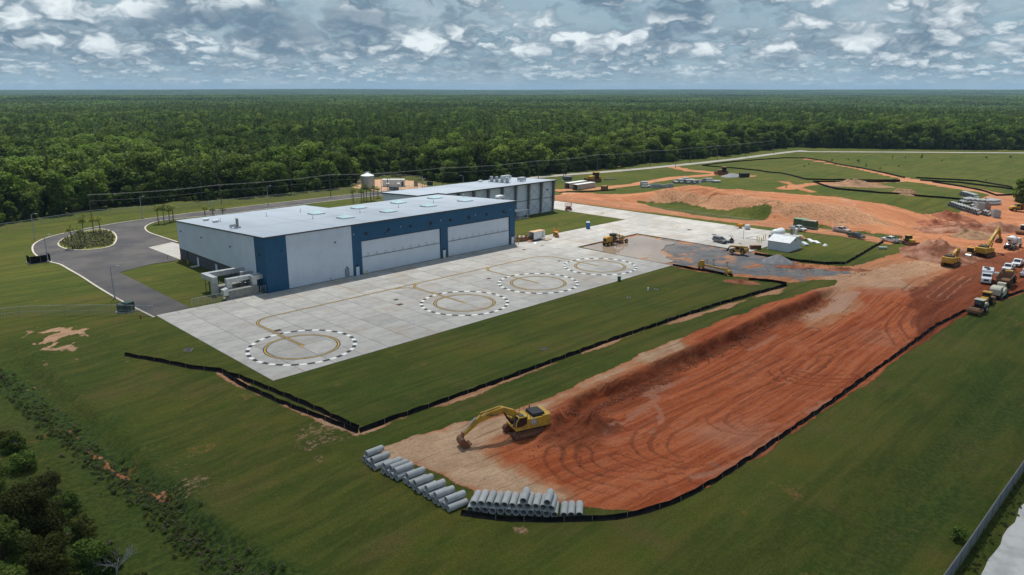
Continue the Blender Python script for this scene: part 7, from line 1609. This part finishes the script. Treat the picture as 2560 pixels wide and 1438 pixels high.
# ------------------------------------------------------------------ shed, tank and stores at the apron's far corner
def shed():
    x0, x1, y0, y1 = 0, 6.2, 0, 7.8
    o = thing('shed', 'white metal shed with gabled roof beside the flooded recess', 'shed', (134.1, -63.3, gz(130, -60)), R(90))
    W, D = x1-x0, y1-y0; M_SH = pmat('shed cladding', (.62, .65, .70), (.56, .59, .64), .5, .45)
    P(o, 'west_gable', M_SH, lambda b: b.prism([(0, 0), (D, 0), (D, 2.6), (D/2, 3.9), (0, 2.6)], 0, .1, 'yz')); P(o, 'east_gable', M_SH, lambda b: b.prism([(0, 0), (D, 0), (D, 2.6), (D/2, 3.9), (0, 2.6)], W-.1, W, 'yz'))
    ribbed(.1, W-.1, 0, 2.6, 0, .6, .03, .06).build('south_wall', M_SH, o); P(o, 'wall_rib', M_SH, lambda b: [b.b2(.3+.6*k, .38+.6*k, D, D+.04, 0, 2.6) for k in range(10)]); P(o, 'north_wall', M_SH, lambda b: b.b2(.1, W-.1, D-.1, D, 0, 2.6)); sl = math.atan2(1.3, D/2); L = math.hypot(1.3, D/2)+.35
    for s in (-1, 1):
        r = MB().box((W/2, D/2+s*(D/4+.1), 3.28), (W+.7, L, .08), rx=-s*sl).build('roof', M_WHITEP, o)
        P(r, 'roof_rib', M_WHITEP, lambda b: [b.box((.2+.75*k, D/2+s*(D/4+.1), 3.35), (.05, L*.98, .05), rx=-s*sl) for k in range(int(W/.75)+1)])
    P(o, 'ridge_cap', M_WHITEP, lambda b: b.box((W/2, D/2, 4.0), (W+.72, .4, .08))); P(o, 'corner_trim', M_SIDE, lambda b: [b.box((x, y, 1.3), (.16, .16, 2.6)) for x in (0, W) for y in (0, D)]); P(o, 'door', M_DGREY, lambda b: b.b2(W-.0, W+.05, D-2.0, D-1.0, 0, 2.1)); P(o, 'base', M_CONC, lambda b: b.b2(-.3, W+.3, -.3, D+.3, -.15, .06)); P(o, 'gutter', M_SIDE, lambda b: b.box((W/2, -.33, 2.52), (W+.6, .14, .12))); P(o, 'vent', M_DGREY, lambda b: b.box((.0, D*.5, 3.0), (.1, .6, .4)))
shed()
def tank():
    x, y = flat(1944, 596); o = thing('storage_tank', 'white horizontal tank behind the white shed', 'tank', (x, y, ZS), R(0)); P(o, 'shell', M_CARW, lambda b: b.lathe([(.01, -3.0), (.9, -2.85), (1.3, -2.3), (1.3, 2.3), (.9, 2.85), (.01, 3.0)], (0, 0, 1.75), 22, 'x'), smooth=True)
    for xx in (-1.7, 1.7): P(o, 'saddle', M_STEELG, lambda b: b.prism([(-1.0, 0), (-1.0, .9), (1.0, .9), (1.0, 0)], xx-.15, xx+.15, 'yz'))
    P(o, 'pump_cabinet', M_AHU, lambda b: b.b2(-5.0, -3.7, -.6, .6, 0, 1.7), bevel=.03); P(o, 'gauge_mast', M_WHITEP, lambda b: b.cyl((-3.2, .9, 0), (-3.2, .9, 4.6), .05, n=6)); P(o, 'ladder', M_YELP, lambda b: [b.b2(1.0, 1.06, yy-.03, yy+.03, 0, 3.9) for yy in (1.4, 1.9)]+[b.b2(1.0, 1.06, 1.4, 1.9, .4*k, .4*k+.05) for k in range(1, 9)]); P(o, 'platform_rail', M_YELP, lambda b: b.tube([(1.0, 1.4, 3.9), (1.0, 1.9, 3.9), (2.4, 1.9, 3.9), (2.4, 1.4, 3.9)], .05, 5))
tank()
for i, (qx, qy) in enumerate(((1892, 604), (1897, 606), (1903, 607), (1908, 602), (1913, 599))):
    x, y = flat(qx, qy); bollard(x, y, 'yellow bollard guarding the tank, %s from the left' % ORD[i], 1.5)
def chan(): return [struct(strip('trench_drain', [flat(*p) for p in q], .35, .0, ZS+.02, M_DGREY)) for q in (((1864, 597), (1917, 603)), ((1864, 597), (1880, 592), (1900, 590)))]
chan()
x, y = flat(1888, 623); o = thing('broom_head', 'brown slatted sweeper head lying on the apron beside the shed', 'sweeper', (x, y, ZS), R(-42)); P(o, 'frame', M_BROWN, lambda b: (b.b2(-1.5, 1.5, -.55, .55, 1.0, 1.1), b.b2(-1.55, -1.5, -.55, .55, 0, 1.1), b.b2(1.5, 1.55, -.55, .55, 0, 1.1)))
for k in range(12): P(o, 'slat', M_BROWN, lambda b: b.b2(-1.4+.24*k, -1.28+.24*k, -.6, -.5, .05, 1.0))
P(o, 'brush', M_TYRE, lambda b: b.cyl((-1.45, 0, .5), (1.45, 0, .5), .45, n=12))
def container(label, qx, qy, L, W, H, rz, side, top, name='container', group=None, open_=False):
    o = thing(name, label, 'container', at(qx, qy), rz, group); P(o, 'wall', side, lambda b: (b.b2(-L/2, L/2, -W/2, -W/2+.08, .12, H), b.b2(-L/2, L/2, W/2-.08, W/2, .12, H), b.b2(L/2-.08, L/2, -W/2+.08, W/2-.08, .12, H))); P(o, 'roof', top, lambda b: b.b2(-L/2-.02, L/2+.02, -W/2-.02, W/2+.02, H, H+.08)); P(o, 'floor', M_BROWN, lambda b: b.b2(-L/2, L/2-.1, -W/2+.1, W/2-.1, .05, .16)); P(o, 'corrugation', side, lambda b: [b.b2(-L/2+.2+.4*k, -L/2+.36+.4*k, s*W/2-.04, s*W/2+.04, .2, H-.1) for k in range(int(L/.4)-1) for s in (-1, 1)])
    P(o, 'corner_post', side, lambda b: [b.b2(x-.07, x+.07, y-.07, y+.07, 0, H+.05) for x in (-L/2, L/2) for y in (-W/2, W/2)])
    if not open_: P(o, 'end_door', side, lambda b: (b.b2(-L/2, -L/2+.06, -W/2+.1, -.02, .15, H-.02), b.b2(-L/2, -L/2+.06, .02, W/2-.1, .15, H-.02)))
    return o
MGN = pmat('container green', (.055, .115, .065), (.045, .095, .055), .8, .6); MGT = pmat('green roof', (.12, .24, .16), (.16, .26, .18), .6, .6); MTT = pmat('rust-streaked roof', (.36, .28, .22), (.28, .22, .17), .8, .8)
container('green container with green roof below the mound', 2003, 566, 4.4, 2.5, 2.5, R(95), MGN, MGT); container('green container with tan rusted roof below the mound', 2023, 570, 4.4, 2.5, 2.5, R(95), MGN, MTT)
MWC = pmat('off-white container', (.46, .44, .40), (.38, .35, .31), .8, .6); MWT = pmat('white container roof', (.62, .62, .60), (.52, .51, .49), .6, .6)
container('left of two long off-white containers beyond the rear hangar', 1440, 468, 13.5, 3.0, 2.5, head((1420, 468), (1466, 461)), MWC, MWT, open_=True); container('right of two long off-white containers beyond the rear hangar', 1460, 472, 13.5, 3.0, 2.5, head((1443, 474), (1482, 468)), MWC, MWT, open_=True)
dozer('yellow pipelayer parked on the grass behind the off-white containers', 1486, 455, (1460, 457), 1.7); dozer('reddish-brown loader on the far dirt track', 1806, 437, (1790, 437), 1.5, M_BROWN)
container('brown timber crate on the grass beside the mound', 1511, 476, 3.2, 2.4, 2.0, .4, M_BROWN, M_BROWN, 'timber_crate'); container('dark skip at the end of the far dirt track', 1860, 444, 4.5, 2.6, 2.2, R(-35), M_DARK, M_DARK, 'dark_skip')
o = thing('transformer', 'grey transformer cabinet beside the two slim poles', 'transformer', at(1418, 452), R(-30)); P(o, 'cabinet', M_STEELG, lambda b: b.b2(-2.2, 2.2, -1.2, 1.2, .2, 2.2), bevel=.05); P(o, 'pad', M_CONC, lambda b: b.b2(-2.6, 2.6, -1.6, 1.6, 0, .2)); P(o, 'cooling_fin', M_STEELG, lambda b: [b.box((-1.6+.4*k, -1.3, 1.2), (.08, .2, 1.5)) for k in range(9)])
o = thing('timber_stack', 'low grey timber stack on the grass right of the yellow pipelayer', 'timber', at(1526, 449), R(-30)); [P(o, 'plank', M_STK, lambda b: b.b2(-3, 3, -1.2+.5*k, -.8+.5*k, .05+.18*(k % 2), .3+.18*(k % 2))) for k in range(5)]
def compressor():
    x, y = flat(1849, 571); o = thing('compressor', 'orange towed compressor on the grass edge of the apron', 'compressor', (x, y, ZS), R(-45)); P(o, 'canopy', M_ORG, lambda b: b.box((0, 0, .95), (1.9, 1.1, .9), tx=.9, ty=.88), bevel=.06); P(o, 'drawbar', M_DARK, lambda b: b.cyl((-1.0, 0, .55), (-2.0, 0, .5), .06, n=6)); P(o, 'mast', M_ORG, lambda b: b.box((-1.0, 0, 1.2), (.3, .3, 1.3)))
    for s in (-1, 1): wheel(o, .2, s*.55, .33, .33, .2)
compressor()
def tote():
    x, y = flat(1868, 574); o = thing('liquid_tote', 'white liquid tote on a pallet at the apron edge', 'tote', (x, y, ZS), R(-45)); P(o, 'bottle', M_CARW, lambda b: b.b2(-.75, .75, -.65, .65, .2, 1.5), bevel=.12); P(o, 'cage', M_GALV, lambda b: [b.b2(-.78, .78, s*.68-.015, s*.68+.015, z-.02, z+.02) for s in (-1, 1) for z in (.4, .9, 1.4)]+[b.b2(-.76+.3*k, -.73+.3*k, s*.68-.015, s*.68+.015, .2, 1.5) for s in (-1, 1) for k in range(6)]); P(o, 'pallet', M_STAKE, lambda b: [b.b2(-.8, .8, -.68+.27*k, -.5+.27*k, 0, .16) for k in range(6)])
tote()
def screed():
    a = at(1752, 672); b_ = at(1826, 690); L = (b_-a).length; rz = math.atan2(b_.y-a.y, b_.x-a.x); o = thing('paving_screed', 'long yellow paving screed parked on the gravel behind the black fence', 'screed', (a+b_)/2, rz)
    P(o, 'main_beam', M_CAT, lambda b: b.b2(-L/2+.6, L/2-.8, -.15, .15, 1.05, 1.45), bevel=.03); P(o, 'lower_beam', M_MUD, lambda b: b.b2(-L/2+.6, L/2-.6, -.45, -.2, .25, .5)); P(o, 'lattice', M_CAT, lambda b: [b.cyl((-L/2+.8+k*1.0, -.3, .45), (-L/2+1.3+k*1.0, 0, 1.1), .05, n=5) for k in range(int(L)-1)])
    P(o, 'power_head', M_CAT, lambda b: (b.box((-L/2+.1, 0, 1.2), (1.3, 1.3, 1.2), tx=.85, ty=.85), b.box((-L/2+.3, 0, 2.0), (.8, 1.0, .5)))); P(o, 'end_frame', M_CAT, lambda b: [b.cyl((L/2-1.4, s*.9, 1.9), (L/2+.1, s*1.1, .1), .08, n=6) for s in (-1, 1)]+[b.b2(L/2-1.6, L/2-1.3, -1, 1, 1.6, 1.8), b.b2(L/2-.1, L/2+.2, -1.1, 1.1, .1, .3), b.b2(L/2-1.4, L/2-.2, -.6, .6, .7, 1.2)])
    for s in (-1, 1): wheel(o, -L/2+.1, s*.75, .35, .35, .25); wheel(o, L/2-.9, s*.9, .35, .35, .25)
screed()
def buggy():
    x, y = flat(1826, 607); o = thing('power_trowel', 'small ride-on trowel behind the grey estate car', 'trowel', (x, y, ZS), R(-20)); P(o, 'frame', M_STEELG, lambda b: (b.b2(-1.1, 1.1, -.5, .5, .5, .75), b.tube([(-1.2, 0, .7), (-2.6, 0, 1.5)], .06, 6))); P(o, 'seat', M_DARK, lambda b: (b.box((0, 0, .95), (.5, .5, .2)), b.box((.25, 0, 1.25), (.12, .5, .5)))); P(o, 'engine', M_DARK, lambda b: b.box((.6, 0, 1.0), (.5, .6, .5)))
    for s in (-.6, .6): P(o, 'guard_ring', M_MUD, lambda b: b.cyl((s, 0, .15), (s, 0, .35), .62, n=18))
    P(o, 'shade', M_STEELG, lambda b: (b.box((0, 0, 2.0), (1.2, 1.0, .06)), b.cyl((.5, 0, 1.0), (.5, 0, 2.0), .03, n=5)))
buggy()
for i, (qx, qy, ty) in enumerate(((1767, 662, 650), (1784, 662, 650), (1818, 667, 659), (1858, 598, 575))):
    p = at(qx, qy); h = max(1.2, z_at(p, ty)-p.z); o = thing('survey_stand', ['dark T-topped stand behind the screed, left of three', 'dark T-topped stand behind the screed, middle of three', 'dark T-topped stand behind the screed, right of three', 'thin pole standing on the apron left of the tank bollards'][i], 'stand', p); P(o, 'pole', M_DARK, lambda b: b.cyl((0, 0, 0), (0, 0, h), .05, n=6)); P(o, 'crossbar', M_DARK, lambda b: b.box((0, 0, h), (.9 if i < 3 else .15, .5 if i < 3 else .15, .08), rz=R(-45))); P(o, 'base', M_STEELG, lambda b: b.cyl((0, 0, 0), (0, 0, .08), .25, n=10))
def stores(name, label, qx, qy, rz, n, L, mat, cat='building materials'):
    o = thing(name, label, cat, at(qx, qy), rz)
    for k in range(n): P(o, 'sheet', mat, lambda b: b.b2(-L/2+random.uniform(-.2, .2), L/2, -.6+.03*k, .6-.03*k, .12*k, .12*k+.08))
    return o
stores('panel_stack', 'blue-white stack of roofing panels on the lawn right of the shed', 2012, 611, R(40), 4, 4.0, pmat('blue-white panel', (.45, .52, .66), (.55, .6, .68), 1, .5)); stores('panel_stack', 'white panel stack on the lawn beside the blue-white stack', 2027, 603, R(40), 3, 5.0, M_WHITEP); stores('panel_stack', 'loose white panels on the lawn furthest from the shed', 2042, 606, R(40), 2, 4.0, M_WHITEP); stores('timber_stack', 'brown timber stack against the back of the shed', 2008, 597, R(40), 4, 5.0, M_BROWN)
for i, (qx, qy) in enumerate(((1979, 586), (1990, 586))):
    o = thing('utility_cabinet', ['grey upright cabinet behind the shed roof, left of two', 'pale upright cabinet behind the shed roof, right of two'][i], 'cabinet', at(qx, qy), R(10)); P(o, 'body', M_STEELG if i == 0 else M_WHITEP, lambda b: b.b2(-.5, .5, -.35, .35, .1, 1.9), bevel=.03); P(o, 'plinth', M_CONC, lambda b: b.b2(-.6, .6, -.45, .45, 0, .1)); P(o, 'door', M_GALV, lambda b: b.b2(-.42, .42, -.37, -.35, .2, 1.8))
p = at(2063, 614); o = thing('white_tarp', 'crumpled white tarp on the lawn right of the shed', 'tarp', p); b = MB(); ang = [i*.628 for i in range(10)]; b.add([(1.1*math.cos(a)*random.uniform(.7, 1.2), .7*math.sin(a)*random.uniform(.7, 1.2), .02) for a in ang]+[(.5*math.cos(a), .3*math.sin(a), random.uniform(.25, .55)) for a in ang]+[(0, 0, .3)], [(i, (i+1) % 10, 10+(i+1) % 10, 10+i) for i in range(10)]+[(10+i, 10+(i+1) % 10, 20) for i in range(10)]); b.build('cover', M_WHITEP, o)
# ------------------------------------------------------------------ spoil heaps
M_HEAPR = pmat('red clay spoil', (.20, .058, .024), (.31, .12, .065), .28, .95, bump=.9, bscale=1.2, detail=7); M_HEAPB = pmat('brown spoil', (.21, .125, .07), (.30, .17, .095), .3, .95, bump=.9, bscale=1.2, detail=7); M_HEAPG = pmat('crushed stone', (.16, .165, .175), (.22, .225, .235), .8, .95, bump=.8, bscale=3, detail=7)
M_HEAPM = pmat('mixed clay spoil', (.155, .05, .022), (.33, .17, .11), .22, .95, bump=1.0, bscale=1.0, detail=8)
def heap(label, qx, qy, rx, ry, h, rz, mat, seed, name='spoil_heap', sharp=1.0, cat='heap'):
    c = at(qx, qy); n, m = 64, 22; lob = [(random.uniform(-.55, .55), random.uniform(-.4, .4), random.uniform(.35, .6), random.uniform(.5, 1.0)) for k in range(5 if sharp < 2 else 0)]
    T, A = np.meshgrid(np.arange(m+1)/m, 2*math.pi*np.arange(n)/n, indexing='ij')
    lump = 1+.55*(fbm(np.cos(A)*1.5+seed*2.7+5, np.sin(A)*1.5+5, 1, 3, seed)-.5)*(1 if sharp < 2 else .25)
    ex, ey = lump*T*np.cos(A), lump*T*np.sin(A); x, y = rx*ex, ry*ey; z = (1-T)**(.9 if sharp >= 2 else 1.15)*(.75 if lob else 1)
    for (lx, ly, lr, lh) in lob: z = np.maximum(z, lh*np.maximum(0, 1-np.hypot(ex-lx, ey-ly)/lr)*(1-T*T*.6))
    z = z*h+((fbm(x*.5+seed*9, y*.5, 1, 3, seed)-.5)*1.5+(fbm(x*1.7+seed*5, y*1.7, 1, 2, seed+3)-.5)*.55)*h*.36*(1-T)**.5*(1 if lob else .12)
    cs, sn = math.cos(rz), math.sin(rz); X, Y = x*cs-y*sn, x*sn+y*cs; Z = np.maximum(z, 0)+ground_z(c.x+X, c.y+Y)-c.z; Z[m] -= .25
    vs = np.stack([X, Y, Z], -1).reshape(-1, 3).tolist()
    fs = [(j*n+i, j*n+(i+1) % n, (j+1)*n+(i+1) % n, (j+1)*n+i) for j in range(m) for i in range(n)]
    o = MB().add(vs, fs).build(name, mat, smooth=True); o.location = c; return tag(o, label, cat)
heap('large red and brown spoil heap in front of the raised excavator', 2352, 636, 15, 10, 4.8, R(10), M_HEAPM, 1); heap('long dark red spoil bank behind the large heap', 2440, 577, 22, 6.5, 3.6, R(-42), M_HEAPM, 2); heap('red clay heap at the foot of the mound ramp', 2385, 546, 9, 4.5, 3.0, R(-40), M_HEAPR, 3)
heap('dark red heap between the mound ramp and the long spoil bank', 2345, 562, 8, 4, 2.4, R(-35), M_HEAPR, 4); heap('pale brown heap in front of the long spoil bank', 2432, 592, 8, 5, 3.0, R(-40), M_HEAPB, 5); heap('broad brown spoil heap on the far hillside', 2145, 466, 15, 7, 3.2, R(-40), M_HEAPB, 6); heap('small brown heap on the hillside below the broad one', 2263, 485, 5.5, 4, 3.0, R(-40), M_HEAPB, 7)
heap('grey crushed-stone cone below the white shed', 1943, 656, 4.2, 4.2, 2.3, 0, M_HEAPG, 8, 'gravel_pile', 2); heap('grey gravel pile beside the far dirt track', 1830, 441, 7.5, 5, 1.8, 0, M_HEAPG, 9, 'gravel_pile', 2); heap('low red dirt heap at the gap in the silt fence', 1855, 706, 4.5, 1.8, 1.0, R(-70), M_HEAPR, 10); heap('red dirt ridge beside the crushed-stone cone', 1985, 668, 5, 1.6, .9, R(-60), M_HEAPR, 11); heap('low red ridge below the shed lawn', 2120, 676, 6, 1.6, .9, R(-45), M_HEAPR, 12)

# loose clods of clay shed by the cut bank, the heaps and the haul road
def clods():
    cc = bpy.data.collections.new('clod kinds')
    for i in range(3):
        rng = np.random.default_rng(600+i); bm = bmesh.new(); bmesh.ops.create_icosphere(bm, subdivisions=2, radius=0.5)
        for v in bm.verts: v.co *= float(0.7+0.6*rng.random()); v.co.z *= 0.65
        me = bpy.data.meshes.new('clod'); bm.to_mesh(me); bm.free(); me.materials.append(M_HEAPR if i < 2 else M_HEAPM); cc.objects.link(bpy.data.objects.new('c%d' % i, me))
    rng = np.random.default_rng(12); Q = []
    for k in range(1100): Q.append((rng.uniform(-2, 92), -88.6-abs(rng.normal(0, 1.1)), rng.uniform(.10, .38)))
    c = flat(1430, 1085)
    for k in range(260): Q.append((c[0]+rng.normal(0, 3.4), c[1]+rng.normal(0, 2.2), rng.uniform(.08, .30)))
    for k in range(420): Q.append((rng.uniform(112, 190), rng.uniform(-118, -84), rng.uniform(.08, .24)))
    for k in range(500): Q.append((rng.uniform(-5, 100), rng.uniform(-114, -90), rng.uniform(.06, .16)))
    for (qx, qy, sp, m) in ((2352, 636, 11, 400), (2440, 577, 14, 400), (2385, 546, 7, 150), (1860, 706, 3, 120), (1985, 668, 4, 120), (2120, 676, 4, 120)):
        c = at(qx, qy)
        for k in range(m): Q.append((c.x+rng.normal(0, sp*.7), c.y+rng.normal(0, sp*.6), rng.uniform(.10, .40)))
    Q = np.array(Q); instancer('clay_clods', cc, Q[:, 0], Q[:, 1], ground_z(Q[:, 0], Q[:, 1])+0.02, rng.uniform(0, 6.28, len(Q)), Q[:, 2], rng.integers(0, 3, len(Q)))
clods()

# ------------------------------------------------------------------ clouds overhead and the hazy air
def cloud_mat():
    m = bpy.data.materials.new('cloud'); m.use_nodes = True; n = NT(m.node_tree)
    out = n.node('ShaderNodeOutputMaterial'); d = n.node('ShaderNodeBsdfDiffuse', Color=(0.9, 0.9, 0.9, 1)); t = n.node('ShaderNodeBsdfTranslucent', Color=(0.9, 0.9, 0.9, 1))
    mx = n.node('ShaderNodeMixShader', i0=0.5); n.t.links.new(d.outputs[0], mx.inputs[1]); n.t.links.new(t.outputs[0], mx.inputs[2])
    tr = n.node('ShaderNodeBsdfTransparent'); m2 = n.node('ShaderNodeMixShader')
    n.set(m2.inputs[0], n.step(n.attr('thick'), 0.0, 0.9, 0.0, 0.42)); n.t.links.new(tr.outputs[0], m2.inputs[1]); n.t.links.new(mx.outputs[0], m2.inputs[2])
    n.t.links.new(m2.outputs[0], out.inputs['Surface']); return m
M_CLOUD = cloud_mat()
def cloud(label, gx, gy, rx, ry, rot, seed):
    """cumulus 1000 m up whose shadow falls around ground point (gx, gy)"""
    zb = 1000.0; k = zb/sun_dir.z; cx, cy = gx+sun_dir.x*k, gy+sun_dir.y*k
    n, m = 48, 14; vs = []; fs = []; th = []
    T, A = np.meshgrid(np.arange(m+1)/m, 2*math.pi*np.arange(n)/n, indexing='ij')
    lump = 1+0.68*(fbm(np.cos(A)*1.6+seed*3.1+9, np.sin(A)*1.6+9, 1.0, 3, seed)-0.5)
    x, y = rx*lump*T*np.cos(A), ry*lump*T*np.sin(A); w = 1-T*T; b = fbm(x*0.012+seed+50, y*0.012+50, 1.0, 3, seed+5); c, s = math.cos(rot), math.sin(rot)
    for side in (0, 1):
        z = zb+((90+190*b)*w if side else -(6+16*b)*w)
        vs += np.stack([cx+x*c-y*s, cy+x*s+y*c, z], -1).reshape(-1, 3).tolist(); th += (w*(0.5+b)).ravel().tolist()
        o = side*(m+1)*n
        for j in range(m):
            for i in range(n): fs.append((o+j*n+i, o+j*n+(i+1) % n, o+(j+1)*n+(i+1) % n, o+(j+1)*n+i))
    me = bpy.data.meshes.new('cloud'); me.from_pydata(vs, [], fs); me.polygons.foreach_set('use_smooth', [True]*len(fs))
    a = me.attributes.new('thick', 'FLOAT', 'POINT'); a.data.foreach_set('value', np.array(th, np.float32)); me.materials.append(M_CLOUD)
    o = bpy.data.objects.new('cloud', me); COL.objects.link(o); struct(o); return o
# (ground point the shadow covers, half axes, bearing)
for i, (gx, gy, rx, ry, rot) in enumerate(((-8, -78, 225, 128, -0.72), (-150, 175, 120, 95, 0.3), (165, 285, 135, 62, -0.75), (940, 300, 430, 95, -0.8), (840, 800, 300, 90, -0.7), (1500, 1100, 520, 160, -0.8), (700, 2200, 600, 260, -0.7), (3300, 2300, 1100, 420, -0.8), (2600, 4600, 1800, 600, -0.75))):
    cloud('', gx, gy, rx, ry, rot, i+1)
def haze():
    m = bpy.data.materials.new('haze'); m.use_nodes = True; n = NT(m.node_tree); out = n.node('ShaderNodeOutputMaterial')
    v = n.node('ShaderNodeVolumePrincipled', Density=0.00006, Anisotropy=0.0); v.inputs['Color'].default_value = (0.46, 0.70, 0.95, 1)
    n.t.links.new(v.outputs[0], out.inputs['Volume'])
    o = MB().b2(-6500, 16900, -6500, 16900, -75, 110).build('haze', m); struct(o, 'stuff')
haze()
